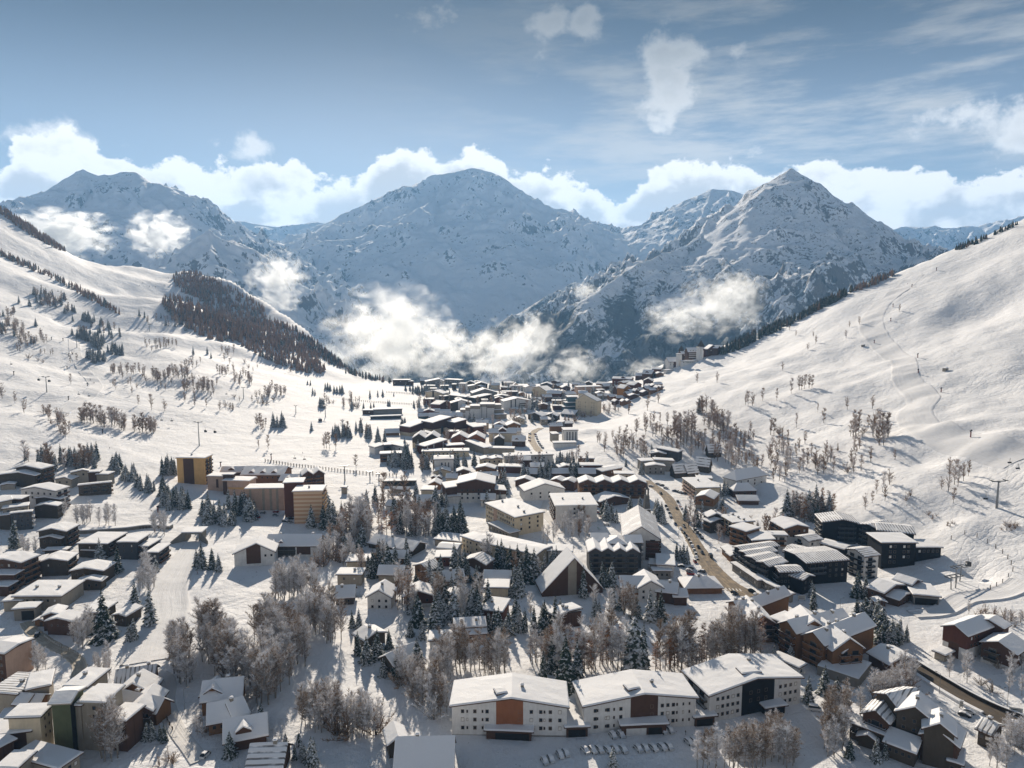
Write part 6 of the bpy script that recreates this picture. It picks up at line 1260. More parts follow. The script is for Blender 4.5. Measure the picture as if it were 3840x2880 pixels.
# ---- masses of trees that nobody could count: one mesh each
def forest(name, regs, n, h, mat2, label, c='d', conic=True, share=.5):
    rr = np.random.RandomState(len(label)); P = []
    area = np.array([r[2] * r[3] for r in regs], float); area /= area.sum()
    while len(P) < n:
        r = regs[rr.choice(len(regs), p=area)]; a = rr.uniform(0, 6.283); q = math.sqrt(rr.random_sample())
        ca, sa = math.cos(r[4] if len(r) > 4 else 0), math.sin(r[4] if len(r) > 4 else 0); x, y = r[2] * q * math.cos(a), r[3] * q * math.sin(a)
        p = HP(c, r[0] + x * ca - y * sa, r[1] + x * sa + y * ca)
        if p is not None: P.append(p)
        else: n -= 1
    V, F, MI = [], [], []
    for p in P:
        hh = rr.uniform(*h); k0 = rr.random_sample() < share; nl = 5; z0 = float(T(p[0], p[1])) - .5; rad = hh * rr.uniform(.15, .24)
        for L in range(nl):
            t = L / nl; R = rad * (1 - t) ** .8 + .2; zb = z0 + hh * (.1 + .85 * t); zt = zb + hh * .36 * (1 - .4 * t); a0 = rr.uniform(0, 6.28); k = len(V); m = 6
            V += [(p[0] + R * math.cos(a0 + 6.283 * i / m) * rr.uniform(.65, 1.2), p[1] + R * math.sin(a0 + 6.283 * i / m) * rr.uniform(.65, 1.2), zb - rr.uniform(0, hh * .05)) for i in range(m)] + [(p[0], p[1], zt)]
            F += [(k + i, k + (i + 1) % m, k + m) for i in range(m)]; MI += [0 if k0 else 1] * m
    return mesh_obj(name, V, F, mat2, None, MI, kind='stuff', label=label, category='forest')
forest('larch_forest', [(500,660,100,34,.52),(430,620,60,26,.3),(560,720,110,20,.42),(640,735,80,18,.5),(470,700,80,14,.4),(430,690,90,30,.5),(600,760,110,25,.4)], 2300, (11,16), [M_FOR, M_FIR], 'dense brown larch and fir forest covering the hill beside the ski slope', share=.86)
forest('larch_forest', [(70,497,90,12,.55)], 620, (10,14), [M_FOR, M_FIR], 'brown larch forest along the crest at the top of the left slope', share=.9)
forest('larch_forest', [(60,575,90,5,.42),(190,640,90,6,.50)], 260, (8,12), [M_FOR, M_FIR], 'narrow diagonal strip of brown larches high on the left slope', share=.7)
forest('fir_forest', [(1620,735,75,9,-.45),(1720,688,75,8,-.5),(1800,650,60,6,-.5)], 480, (9,14), [M_FIR, M_FOR], 'dark fir belt along the crest of the right slope', share=.85)
forest('fir_forest', [(1890,610,50,5,-.4)], 110, (7,10), [M_FOR, M_FIR], 'brown thicket on the crest above the fir belt', share=.7)
forest('fir_forest', [(2100,527,40,4,-.35),(2170,497,30,3,-.4)], 90, (6,9), [M_FIR, M_FOR], 'short dark treeline near the top of the right slope', share=.8)
forest('fir_forest', [(690,760,60,12,.6),(740,785,50,10,.4),(800,815,60,6,.2)], 420, (8,13), [M_FIR, M_FOR], 'dark frosted forest falling over the valley edge', share=.6)
# ================================================================ roads, runs and tracks
def road_mat(name, ca, cb, edge_snow=.5):
    m, nt, b = new_mat(name, ca, .75, .3)
    tc = node(nt, 'ShaderNodeTexCoord'); o = tc.outputs['Object']; uv = node(nt, 'ShaderNodeSeparateXYZ'); nt.links.new(tc.outputs['UV'], uv.inputs[0])
    x = Sk(nt, uv.outputs[0]); n = tex_noise(nt, o, .25, 5, .65); n2 = tex_noise(nt, mapping(nt, tc.outputs['UV'], (9, .12, 1)), 1.0, 4, .6)
    c = mixc(nt, (n2 * .7 + n * .5).sm(.42, .72), ca, cb)
    e = (x - .5)._m('ABSOLUTE') * 2.0
    f = (e + (n - .5) * edge_snow * 1.6 - .86).sm(0, .12)
    c = mixc(nt, f, c, (.80, .79, .78)); nt.links.new(c, b.inputs['Base Color'])
    nt.links.new(bump(nt, n * .3 + n2 * .2, .3, .5), b.inputs['Normal']); return m
def path_points(c, pts, step=3.0):
    P = [HP(*((q[0], q[1], q[2]) if isinstance(q[0], str) else (c, q[0], q[1])))[:2] for q in pts]
    P = [2 * P[0] - P[1]] + P + [2 * P[-1] - P[-2]]; out = []
    for i in range(1, len(P) - 2):
        p0, p1, p2, p3 = P[i - 1:i + 3]; n = max(2, int(np.hypot(*(p2 - p1)) / step))
        for k in range(n):
            t = k / n; out.append(.5 * ((2 * p1) + (-p0 + p2) * t + (2 * p0 - 5 * p1 + 4 * p2 - p3) * t * t + (-p0 + 3 * p1 - 3 * p2 + p3) * t ** 3))
    out.append(P[-2]); return np.array(out)
def strip(name, c, pts, width, mat, dz, berm=0.0, **props):
    C = path_points(c, pts); d = np.gradient(C, axis=0); d /= np.hypot(d[:, 0], d[:, 1])[:, None]; nrm = np.stack([d[:, 1], -d[:, 0]], 1)
    wd = np.interp(np.linspace(0, 1, len(C)), np.linspace(0, 1, len(width)), width) if isinstance(width, (list, tuple)) else np.full(len(C), width)
    a = np.array([-.5, -.46, -.41, -.2, 0, .2, .41, .46, .5]); XY = C[:, None] + nrm[:, None] * (a[None, :, None] * wd[:, None, None])
    Z = T(XY[..., 0], XY[..., 1]) + dz * np.interp(np.abs(a), [0, .41, .46, .5], [1, 1, 1, -.4])[None] + berm * np.interp(np.abs(a), [0, .41, .46, .5], [0, 0, 1, 0])[None]
    o = grid_obj(name, np.concatenate([XY, Z[..., None]], -1), mat, **props)
    L = np.r_[0, np.cumsum(np.hypot(*np.diff(C, axis=0).T))]
    uvl = o.data.uv_layers.new(name='UVMap'); vi = np.empty(len(o.data.loops), np.int32); o.data.loops.foreach_get('vertex_index', vi)
    uv = np.stack([np.tile(a + .5, len(C))[vi], np.repeat(L, 9)[vi]], 1); uvl.data.foreach_set('uv', uv.reshape(-1).astype(np.float32))
    return C
M_ROAD = road_mat('sanded_wet_road', (.34, .26, .165), (.15, .118, .085), .4)
M_ROAD2 = road_mat('wet_brown_road', (.13, .10, .07), (.075, .06, .045), .25)
M_ROAD3 = road_mat('slushy_lane', (.58, .53, .45), (.36, .31, .24), .6)
M_PISTE = snow_mat('groomed_snow', (.74, .745, .76), groom=True); M_LANE = snow_mat('packed_snow_lane', (.72, .71, .70), groom=True)
ST = strip('main_road', 'a2', [(1165,468),(1215,512),(1292,565),(1362,642),(1402,730),(1452,815),(1530,930),(1592,1035),(1642,1115),(1705,1205),(1795,1300),(1900,1385),('v8',560,150)], [8,9,9.5,9.5,10,12,12], M_ROAD, .32, kind='structure')
strip('lower_road', 'b3', [(700,215),(815,315),(935,405),(1090,490),(1300,612),(1500,742),(1700,872),(1950,1008),(2212,1130),(2420,1240)], 8.5, M_ROAD2, .32, kind='structure')
strip('village_street', 'v2', [(215,1000),(110,1050),(55,1130),(75,1230),(150,1340),(215,1420)], 8, M_ROAD, .3, kind='structure')
strip('curved_road', 'b0', [(232,215),(262,275),(335,340),(440,410),(570,475),(655,540),(690,600),(680,680)], 6.0, M_ROAD3, .32, kind='structure')
strip('snow_lane', 'b0', [(1330,652),(1425,680),(1460,760),(1440,880),(1475,1040),(1555,1190),(1640,1300),(1720,1420)], 6, M_LANE, .3, kind='structure')
strip('ski_piste', 'a0', [(1668,995),(1610,1110),(1520,1260),(1440,1420),('b0',1420,150),('b0',1330,330),('b0',1260,560)], [9,16,22,24,20], M_PISTE, .3, .5, kind='structure')
strip('ski_piste', 'm3', [(1255,95),(1110,225),(965,340),(895,450),(905,560),(1000,690),(1160,800),(1190,940),(1270,1050),(1345,1140),(1270,1240),(1290,1345),('a3',1480,38),('a3',1800,140),('a3',2212,278)], [30,32,26,24,26,30,32], M_PISTE, .3, .1, kind='structure')
strip('ski_piste', 'm0', [(640,640),(655,760),(715,880),(790,965),(830,1040),(760,1125),(620,1200),(530,1260)], 16, M_PISTE, .3, .1, kind='structure')
strip('ski_piste', 'a3', [(2212,1330),(2000,1440),('b3',1700,10),('b3',1500,120),('b3',1250,150)], [16,14,9], M_PISTE, .3, .5, kind='structure')
strip('snow_lane', 'a2', [(300,640),(270,720),(300,780),(370,860),(430,920)], 5, M_LANE, .3, kind='structure')
strip('snow_lane', 'a1', [(640,960),(780,890),(850,850),(800,800),(690,790)], 5, M_LANE, .3, kind='structure')
# crossing stripes on the main road
MW = wall_mat('road_paint', (.74, .72, .68))
for i in range(6):
    p = HP('v8', 120 + i * 52, 40 + i * 4); mesh_obj('road_marking', [(p[0] + a, p[1] + b_, float(T(p[0] + a, p[1] + b_)) + .37) for a, b_ in ((-.3, -1.6), (.3, -1.6), (.3, 1.6), (-.3, 1.6))], [(0, 1, 2, 3)], MW, kind='structure')
# ================================================================ vehicles
PAINT = {}
for nm, c in (('white', (.62, .62, .61)), ('silver', (.30, .31, .32)), ('black', (.018, .018, .02)), ('grey', (.11, .115, .12)), ('red', (.30, .025, .02)), ('blue', (.03, .07, .18))):
    PAINT[nm], _, b_ = new_mat('car_paint_' + nm, c, .3, .5)
M_TYRE, _, _b = new_mat('tyre_rubber', (.015, .015, .015), .9, .2); M_LAMP, _, _b = new_mat('lamp_glass', (.6, .58, .5), .2, .5)
def car_section(rows, mat, name, snow=False):
    V, F = [], []; n = len(rows[0][1])
    for y, prof in rows: V += [(x, y, z) for x, z in prof]
    for i in range(len(rows) - 1):
        for j in range(n): a = i * n + j; b_ = i * n + (j + 1) % n; F.append((a, b_, b_ + n, a + n))
    F += [tuple(reversed(range(n))), tuple(range((len(rows) - 1) * n, len(rows) * n))]
    me = bpy.data.meshes.new(name); me.from_pydata(V, [], F); me.materials.append(mat); me.update(); return me
def ring(w, z0, z1, in_=.12): return [(-w + .05, z0), (w - .05, z0), (w, z0 + .25), (w, z1 - .15), (w - in_, z1), (-w + in_, z1), (-w, z1 - .15), (-w, z0 + .25)]
CARM = {}
def car_meshes(col, van=False):
    if (col, van) in CARM: return CARM[col, van]
    if van:
        body = [(-2.4, ring(.85, .35, .95)), (-2.25, ring(.93, .28, 1.1)), (-1.5, ring(.95, .25, 1.25)), (-1.4, ring(.95, .25, 1.3)), (2.2, ring(.95, .25, 1.3)), (2.4, ring(.9, .32, 1.25))]
        cab = [(-1.7, ring(.86, 1.15, 1.3, .1)), (-1.0, ring(.86, 1.2, 2.05, .14)), (2.1, ring(.88, 1.2, 2.08, .14)), (2.36, ring(.86, 1.2, 1.9, .14))]
    else:
        body = [(-2.15, ring(.74, .35, .66)), (-2.05, ring(.84, .26, .76)), (-1.1, ring(.89, .24, .9)), (-.9, ring(.89, .24, .95)), (1.5, ring(.89, .24, .97)), (2.0, ring(.84, .26, .92)), (2.12, ring(.76, .34, .82))]
        cab = [(-1.15, ring(.76, .8, .92, .1)), (-.35, ring(.74, .85, 1.42, .16)), (1.05, ring(.74, .85, 1.46, .16)), (1.85, ring(.74, .85, 1.0, .12))]
    top = [(y, [(x * .93, z) for x, z in ring(.76 if not van else .9, p[4][1] - .03, p[4][1] + .22, .16)]) for y, p in cab[1:3]]
    wh = MB().tube((-.11, 0, 0), (.11, 0, 0), .33, .33, 12).mesh('wheel', M_TYRE)
    hl = MB().box(-.16, .16, -.04, .04, -.09, .09).mesh('headlight', M_LAMP)
    CARM[col, van] = (car_section(body, PAINT[col], 'body'), car_section(cab, M_GLASS, 'cabin_glass'), car_section(top, M_RS, 'roof_snow'), wh, hl, 2.1 if not van else 2.35)
    return CARM[col, van]
def bonnet(): return car_section([(-1.95, ring(.72, .74, .82, .2)), (-1.2, ring(.78, .86, 1.1, .2)), (-.3, ring(.74, 1.36, 1.6, .2)), (1.0, ring(.74, 1.4, 1.68, .2)), (1.9, ring(.70, .92, 1.12, .2))], M_RS, 'snow_cover')
SNOWC = bonnet(); NCAR = [0]
def car(c, u, v, ang, col, label, group, snow=0, van=False, dz=.33):
    p = HP(c, u, v)
    bm_, gm, tm, wh, hl, fl = car_meshes(col, van)
    r = empty('parked_van' if van else 'parked_car', (p[0], p[1], float(T(p[0], p[1])) + dz), ang, label=label, category='van' if van else 'car', group=group)
    put(bpy.data.objects.new('body', bm_), r); put(bpy.data.objects.new('cabin_glass', gm), r)
    for sx in (-1, 1):
        for y in (-1.3, 1.3):
            w = bpy.data.objects.new('wheel', wh); w.location = (sx * .80, y, .33); put(w, r)
        l = bpy.data.objects.new('headlight', hl); l.location = (sx * .58, -fl + .02, .62 if not van else .8); put(l, r)
    if snow == 2 and not van: put(bpy.data.objects.new('snow_cover', SNOWC), r)
    elif snow: put(bpy.data.objects.new('roof_snow', tm), r)
    NCAR[0] += 1
def street_dir(p):
    i = int(np.argmin(((ST - p[:2]) ** 2).sum(1))); j = min(i + 1, len(ST) - 1); i = j - 1; d = ST[j] - ST[i]; return math.atan2(-d[0], d[1])
CR = random.Random(5)
COLS = ['black', 'grey', 'silver', 'white', 'black', 'grey', 'red', 'blue', 'silver']
def cars(c, lst, where, group, ang=None, snow=None, dz=.05):
    lst = sorted(lst, key=lambda q: (q[0], q[1])); seen = {}; items = []
    for q in lst:
        col = q[2] if len(q) > 2 else CR.choice(COLS); items.append((q[0], q[1], col))
    tot = {}
    for it in items: tot[it[2]] = tot.get(it[2], 0) + 1
    for u, v, col in items:
        seen[col] = seen.get(col, 0) + 1; p = HP(c, u, v)
        a = street_dir(p) if ang is None else ang + CR.uniform(-.06, .06)
        sn = CR.choice([0, 1, 2, 2]) if snow is None else snow
        nm = f'{"snowy " if sn == 2 else ""}{col} car'
        lb = f'the only {nm} {where}' if tot[col] == 1 else f'{nm}, {nth(seen[col] - 1)} {col} from left {where}'
        car(c, u, v, a + (math.pi if CR.random() < .4 else 0), col, lb, group, sn, dz=dz)
cars('a2', [(1342,718),(1358,750),(1372,785),(1412,848),(1455,890),(1486,925),(1506,952),(1526,982),(1543,1012),(1558,1042),(1572,1074),(1585,1106),(1592,1140),(1582,1172),(1330,690)], 'in the row left of the main road', 'cars along the main road')
cars('a2', [(1582,895),(1602,920),(1624,942),(1642,965),(1432,650),(1452,690),(1468,716),(1484,740)], 'in the row right of the main road', 'cars along the main road')
cars('a2', [(1286,584,'black'),(1421,712,'grey'),(1486,868,'silver'),(1527,828,'blue'),(1610,1050,'black'),(1642,1098,'grey')], 'driving on the main road', 'cars on the main road', None, 0, .33)
car('a2', 1716, 1128, street_dir(HP('a2', 1716, 1128)), 'black', 'black van coming down the middle of the main road', 'cars on the main road', 0, True)
cars('a2', [(1405,560),(1432,566),(1460,574),(1488,582),(1260,500),(1295,512),(1330,535),(1200,520)], 'at the top of the main road', 'cars along the main road', 1.1)
cars('a2', [(1540,1228,'grey'),(1532,1252,'silver'),(1542,1278,'red'),(1462,1212,'black'),(1640,1258,'grey')], 'beside the small square white house', 'cars by the white house', 1.2)
cars('a2', [(1922,1450,'black'),(2072,1432,'black')], 'at the road bend', 'cars on the main road', .6, 0, .33)
cars('a2', [(735,745,'red'),(770,762,'grey'),(790,785,'red'),(488,604,'white'),(820,852,'white')], 'behind the plain white block', 'cars behind the white block', 1.3)
cars('v2', [(120,1108),(138,1148),(152,1188),(170,1228),(192,1264),(214,1298),(238,1330),(28,1165),(24,1215),(30,1100)], 'along the upper village street', 'cars along the village street', .5)
PK = [(632,1332),(695,1330),(757,1326),(830,1332),(895,1326),(962,1326),(1090,1318),(1152,1316),(1222,1312),(1298,1306),(1355,1300),(1528,1262),(1578,1256)]
for i, (u, v) in enumerate(PK): car('b2', u, v, .42 + CR.uniform(-.08, .08), 'white', f'{nth(i)} snow-buried car from the left in the long car park row', 'snow-buried cars in the car park', 2, dz=.05)
for (u, v), lb in zip(((872,1205),(940,1196),(1310,1166),(1366,1160),(415,1372),(466,1356),(282,1425),(335,1408)), ('left of two snow-buried cars against the brown-panelled residence', 'right of two snow-buried cars against the brown-panelled residence', 'left of two snowy cars under the brown-panelled residence entrance', 'right of two snowy cars under the brown-panelled residence entrance',
   'front one of the pair of snowy cars in the middle of the car park', 'back one of the pair of snowy cars in the middle of the car park', 'nearest snow-buried car in the car park', 'snow-buried car just behind the nearest one in the car park')): car('b2', u, v, .35, 'white', lb, 'snow-buried cars in the car park', 2, dz=.05)
car('b2', 1706, 1248, .3, 'black', 'dark van with snow on its roof at the right of the car park', 'snow-buried cars in the car park', 1, True, .05)
for (u, v), vn, lb in zip(((1852,1232),(1912,1202),(2010,1188),(2076,1182)), (0, 1, 1, 0), ('snow-covered car right of the dark van', 'big snow-covered van near the frosted bushes of the car park', 'second snow-covered van near the frosted bushes of the car park', 'last snow-covered car at the right end of the car park')): car('b2', u, v, .5, 'white', lb, 'snow-buried cars in the car park', 1 if vn else 2, bool(vn), .05)
car('b0', 1775, 1372, 2.9, 'white', 'white pickup-like car parked in the lane by the blue roofed chalets', 'cars in the lower left', 1, False, .05)
car('b0', 320, 342, .3, 'black', 'dark car with a snowy roof coming out of the garage tunnel', 'cars in the lower left', 1, False, .33)
car('b3', 405, 978, 1.3, 'white', 'white van parked alone beside the black-panelled residence', 'cars in the lower right', 1, True, .05)
car('b2', 1064, 98, .9, 'grey', 'grey car with snow on it beside the A-frame firs', 'cars in the lower right', 2, False, .05)
cars('a1', [(168,772),(172,742),(252,822),(292,832),(300,800),(60,750),(10,790)], 'at the foot of the ribbed beige slab', 'cars by the beige slab', 1.4)
cars('v5', [(1600,372,'white'),(1545,405,'black')], 'behind the cluster chalet', 'cars behind the cluster chalet', 1.0, 2)
# ================================================================ lifts
def pyl(name, c, u, v, h, label, arm=3.2, ry=0.0, heads=1, r=.55, mat=None):
    p = HP(c, u, v); z = float(T(p[0], p[1])) - .5; t = empty(name, (p[0], p[1], z), ry, label=label, category='lift pylon', group='lift pylons'); M_ = mat or M_METAL
    MB().tube((0, 0, -1), (0, 0, h), r, r * .6, 10).obj('mast', M_, t); MB().box(-arm, arm, -.25, .25, h - .3, h + .3).obj('crossarm', M_, t)
    for sx in (-1, 1):
        q = MB(); q.box(sx * arm - .18, sx * arm + .18, -2.0, 2.0, h + .3, h + .75); w = q.obj('sheave_beam', M_DARKM, t)
    MB().box(-.6, .6, -1.2, 1.2, h - .55, h - .4).obj('platform', M_DARKM, t)
    return np.array([p[0], p[1], z + h + .6])
def cabin_meshes():
    s = [(-.95, ring(.65, -3.4, -1.9, .2)), (-.7, ring(.95, -3.6, -1.6, .3)), (.7, ring(.95, -3.6, -1.6, .3)), (.95, ring(.65, -3.4, -1.9, .2))]
    return car_section(s, M_DARKM, 'cabin')
CABM = cabin_meshes(); HANG = MB().box(-.06, .06, -.06, .06, -1.7, 0).mesh('hanger', M_METAL); WINB = MB().box(-.97, .97, -.6, .6, -2.7, -2.0).mesh('cabin_window', M_GLASSL)
CHB = MB().box(-1.1, 1.1, -.25, .25, -3.0, -2.85).box(-1.1, 1.1, .2, .28, -2.84, -2.2).mesh('bench', M_DARKM); CHF = MB().box(-.07, .07, -.07, .07, -2.83, 0).mesh('hanger', M_METAL)
def hang(kind, c, u, v, dist, label, s=1.15, ry=0.0):
    """hung from its rope: (u, v) is the cabin's middle, dist how far away it is"""
    p = at_depth(*K(c, u, v), dist); t = empty('gondola_cabin' if kind == 'g' else 'chairlift_chair', (p[0], p[1], p[2] + 2.6 * s), ry, label=label, category='gondola' if kind == 'g' else 'lift chair', group='gondola cabins' if kind == 'g' else 'lift chairs'); t.scale = (s, s, s)
    if kind == 'g': put(bpy.data.objects.new('cabin', CABM), t); put(bpy.data.objects.new('hanger', HANG), t); put(bpy.data.objects.new('cabin_window', WINB), t)
    else: put(bpy.data.objects.new('bench', CHB), t); put(bpy.data.objects.new('hanger', CHF), t)
    return np.array([p[0], p[1], p[2] + 2.6 * s])
def cable(pts, label, r=.045):
    mb = MB()
    for a, b_ in zip(pts[:-1], pts[1:]): mb.tube(tuple(a), tuple(b_), r, r, 4, cap=False)
    mb.obj('lift_cable', M_DARKM, None, label=label, category='cable')
def dep(c, u, v): return float(HP(c, u, v)[1])
P1 = pyl('lift_pylon', 'a0', 1722, 165, 24, 'tall slim gondola pylon standing above the tan tower', 3.5)
P2 = pyl('lift_pylon', 'm0', 405, 1086, 18, 'gondola pylon with two cabins passing it on the left slope', 3.5)
g1 = hang('g', 'm0', 1776, 1420, P1[1] - 6, 'gondola cabin nearest the pylon above the tan tower'); g2 = hang('g', 'm0', 1858, 1426, P1[1] - 14, 'gondola cabin farther right of the pylon above the tan tower')
g3 = hang('g', 'm0', 335, 976, P2[1] + 6, 'gondola cabin left of the upper gondola pylon'); g4 = hang('g', 'm0', 426, 987, P2[1] - 4, 'gondola cabin right at the upper gondola pylon')
cable([P2 + np.array([3.5, 0, 0]), P1 + np.array([-3.5, 0, 0])], 'gondola rope between the two gondola pylons of the left slope'); cable([P1 + np.array([3.5, 0, .2]), g1, g2], 'gondola rope right of the pylon above the tan tower'); cable([g3, P2 + np.array([-3.5, 0, .1])], 'short gondola rope at the upper gondola pylon')
P3 = pyl('lift_pylon', 'a3', 1975, 702, 17, 'heavy chairlift pylon with a wide crosshead on the right hillside', 4.6, .15, 2, .75)
h1 = hang('c', 'a3', 2090, 310, P3[1] + 26, 'upper left chair of the pair above the right lift pylon'); h2 = hang('c', 'a3', 2160, 360, P3[1] + 14, 'lower right chair of the pair above the right lift pylon'); h3 = hang('c', 'a3', 1882, 622, P3[1] - 12, 'single chair just left of the right lift pylon')
cable([h1, P3 + np.array([4.0, 0, .2])], 'chairlift rope rising from the heavy right pylon'); cable([P3 + np.array([-4.4, 0, .2]), h3], 'chairlift rope falling left from the heavy right pylon'); cable([h2, P3 + np.array([4.8, 0, .2])], 'second chairlift rope rising from the heavy right pylon')
pyl('lift_pylon', 'm0', 665, 700, 14, 'pylon with a broad dark crosshead above the left piste bend', 5, .3); pyl('lift_pylon', 'm0', 848, 715, 13, 'leaning looking pylon beside dark firs on the left slope', 2.4, .9)
pyl('lift_pylon', 'm0', 2105, 1140, 15, 'slim pylon right of the brown strip on the left slope', 2.0); pyl('lift_pylon', 'm0', 1293, 560, 13, 'small pylon high under the brown forest hill', 2.0); pyl('lift_pylon', 'm1', 600, 1300, 15, 'pylon near the meadow lift hall', 2.2); pyl('lift_pylon', 'm1', 345, 1265, 10, 'short pylon left of the meadow lift hall', 1.6)
P6 = pyl('lift_pylon', 'a1', 768, 468, 13, 'chairlift pylon with a machine head behind the snow fence', 3.6, .4, 2, .6)
h4 = hang('c', 'a1', 335, 272, P6[1] + 60, 'left of two chairs over the snow fence'); h5 = hang('c', 'a1', 418, 281, P6[1] + 45, 'right of two chairs over the snow fence'); cable([h4, h5, P6], 'chairlift rope over the snow fence')
pyl('lift_pylon', 'a1', 985, 455, 7, 'left of two low pylons by the dark lift board', 2.4, .4); pyl('lift_pylon', 'a1', 1062, 475, 7, 'right of two low pylons by the dark lift board', 2.4, .4)
CHS = [('m0',95,842),('m0',680,1102),('m0',768,1117),('m0',1395,1326),('m0',1483,1332),('m0',500,212),('m0',655,302),('m0',1955,1100)]
CHL = ['lift chair near the left picture edge below the brown wood', 'upper left of two chairs left of the lone birches on the left slope', 'lower right of two chairs left of the lone birches on the left slope', 'left of two chairs right of the ring-shaped copse', 'right of two chairs right of the ring-shaped copse', 'dark lift chair over the upper strip of the left slope', 'lift chair above the dark fir band of the left slope', 'lift chair beyond the brown strip near the meadow']
for (c, u, v), lb in zip(CHS, CHL): hang('c', c, u, v, dep(c, u, v) - 18, lb, 1.3)
def truss(c, u, v, h, w, label):
    p = HP(c, u, v); t = empty('lift_gantry', (p[0], p[1], float(T(p[0], p[1]))), .35, label=label, category='lift gantry', group='lift gantries')
    for sx in (-1, 1): MB().tube((sx * w * .3, 0, -1), (sx * w * .42, 0, h), .3, .25, 8).obj('leg', M_METAL, t)
    for y in (-1.5, 1.5): MB().box(-w, w, y - .22, y + .22, h, h + .45).obj('beam', M_METAL, t)
    for x in (-w, -w * .4, w * .4, w): MB().box(x - .15, x + .15, -1.28, 1.28, h + .1, h + .35).obj('cross_beam', M_DARKM, t)
    return np.array([p[0], p[1], float(T(p[0], p[1])) + h])
q1 = truss('a3', 1600, 1400, 6.5, 5, 'lower steel gantry beside the lift boarding shelter'); q2 = truss('a3', 1640, 1340, 8, 4.6, 'upper steel gantry beside the lift boarding shelter')
g5 = hang('g', 'a3', 1672, 1080, q2[1] + 40, 'upper of two gondola cabins above the steel gantries', 1.25); g6 = hang('g', 'a3', 1731, 1186, q2[1] + 16, 'lower of two gondola cabins above the steel gantries', 1.25)
cable([g5, q2 + np.array([-3, 0, .6])], 'gondola rope to the upper cabin above the gantries', .05); cable([g6, q2 + np.array([3, 0, .6])], 'gondola rope to the lower cabin above the gantries', .05)
# ================================================================ fences, posts, signs
M_POST = wall_mat('fence_wood', (.07, .045, .03)); M_RED = wall_mat('red_padding', (.17, .035, .025)); M_SIGN = wall_mat('sign_board', (.55, .54, .50))
def fence(c, pts, n, h, label, rail=True, mat=None, w=.16, name='snow_fence'):
    C = path_points(c, pts, 1.0); L = np.r_[0, np.cumsum(np.hypot(*np.diff(C, axis=0).T))]; q = np.linspace(0, L[-1], n)
    X = np.interp(q, L, C[:, 0]); Y = np.interp(q, L, C[:, 1]); Z = T(X, Y); o = (X[0], Y[0], Z[0]); t = empty(name, o, 0, label=label, category='fence')
    pm = MB().box(-w, w, -w, w, -.8, h).mesh('post', mat or M_POST)
    for x, y, z in zip(X, Y, Z):
        po = bpy.data.objects.new('post', pm); po.location = (x - o[0], y - o[1], z - o[2]); put(po, t)
    if rail:
        for k, hz in enumerate((.45, .8)):
            mb = MB()
            for i in range(n - 1): mb.tube((X[i] - o[0], Y[i] - o[1], Z[i] - o[2] + h * hz), (X[i + 1] - o[0], Y[i + 1] - o[1], Z[i + 1] - o[2] + h * hz), .05, .05, 4, cap=False)
            mb.obj('rail', mat or M_POST, t)
fence('a1', [(80,302),(300,338),(600,372),(850,402),(1212,432)], 44, 2.6, 'long dark snow fence of upright posts across the ski meadow', True, None, .28)
fence('m1', [(1128,1088),(1290,1098),(1452,1108)], 24, 2.4, 'upper far snow fence on the ski meadow', True, None, .25); fence('m1', [(745,1148),(1050,1175),(1360,1194)], 40, 2.4, 'lower far snow fence on the ski meadow above the lift hall', True, None, .25)
fence('a3', [(1582,975),(1725,930),(1900,1010),(2045,1115),(2112,1232),(2080,1302),(1920,1412)], 13, 2.6, 'curving line of tall piste marker posts above the gondola hollow', False, None, .13, 'marker_posts')
fence('b0', [(1310,740),(1370,830),(1410,950),(1450,1080),(1490,1150)], 12, 1.5, 'snowy wooden fence along the lane beside the chalet row', True)
fence('b0', [(385,345),(480,410),(610,470),(720,530),(752,610)], 26, 1.2, 'snow-topped guard rail round the outside of the curved road', True, M_SIGN)
fence('a0', [(890,910),(1080,895),(1290,878)], 16, 1.6, 'brown railing of the snow ramp above the slab-roofed residences', True, M_POST, .14, 'railing')
def slab(name, c, pts, w, h0, th, mat, top, label, cat, root=None, z00=-1.0):
    """a thick raised strip with a snow top following the ground"""
    C = path_points(c, pts, 3.0); d = np.gradient(C, axis=0); d /= np.hypot(d[:, 0], d[:, 1])[:, None]; nr_ = np.stack([d[:, 1], -d[:, 0]], 1)
    t = root or empty(name, (C[0][0], C[0][1], float(T(*C[0]))), 0, label=label, category=cat); o = np.array(t.location); rz = -t.rotation_euler.z; cz, sz = math.cos(rz), math.sin(rz)
    def body(nm, a, z0, z1, m):
        V, F = [], []
        for p, n_ in zip(C, nr_):
            z = float(T(p[0], p[1]))
            for s_, zz in ((-a, z0), (a, z0), (a, z1), (-a, z1)): dx, dy = p[0] + n_[0] * s_ - o[0], p[1] + n_[1] * s_ - o[1]; V.append((dx * cz - dy * sz, dx * sz + dy * cz, z + zz - o[2]))
        for i in range(len(C) - 1):
            for j in range(4): F.append((i * 4 + j, i * 4 + (j + 1) % 4, i * 4 + 4 + (j + 1) % 4, i * 4 + 4 + j))
        F += [(3, 2, 1, 0), tuple(len(V) - 4 + k for k in range(4))]; mesh_obj(nm, V, F, m, t)
    body('wall' if root is None else name, w / 2, z00, h0, mat)
    if top: body('snow_cover', w / 2 + .03, h0 + .004, h0 + th, M_RS)
slab('snow_ramp', 'a0', [(640,920),(900,905),(1100,890),(1290,868),(1480,880)], 4.5, 2.0, .5, WM['conc'], True, 'raised snow-covered ramp above the slab-roofed residences', 'ramp')
slab('road_barrier', 'b3', [(1260,560),(1500,705),(1750,850),(2000,970),(2260,1070)], .8, 1.5, .25, WM['dark'], True, 'long dark barrier wall along the far side of the lower road', 'barrier')
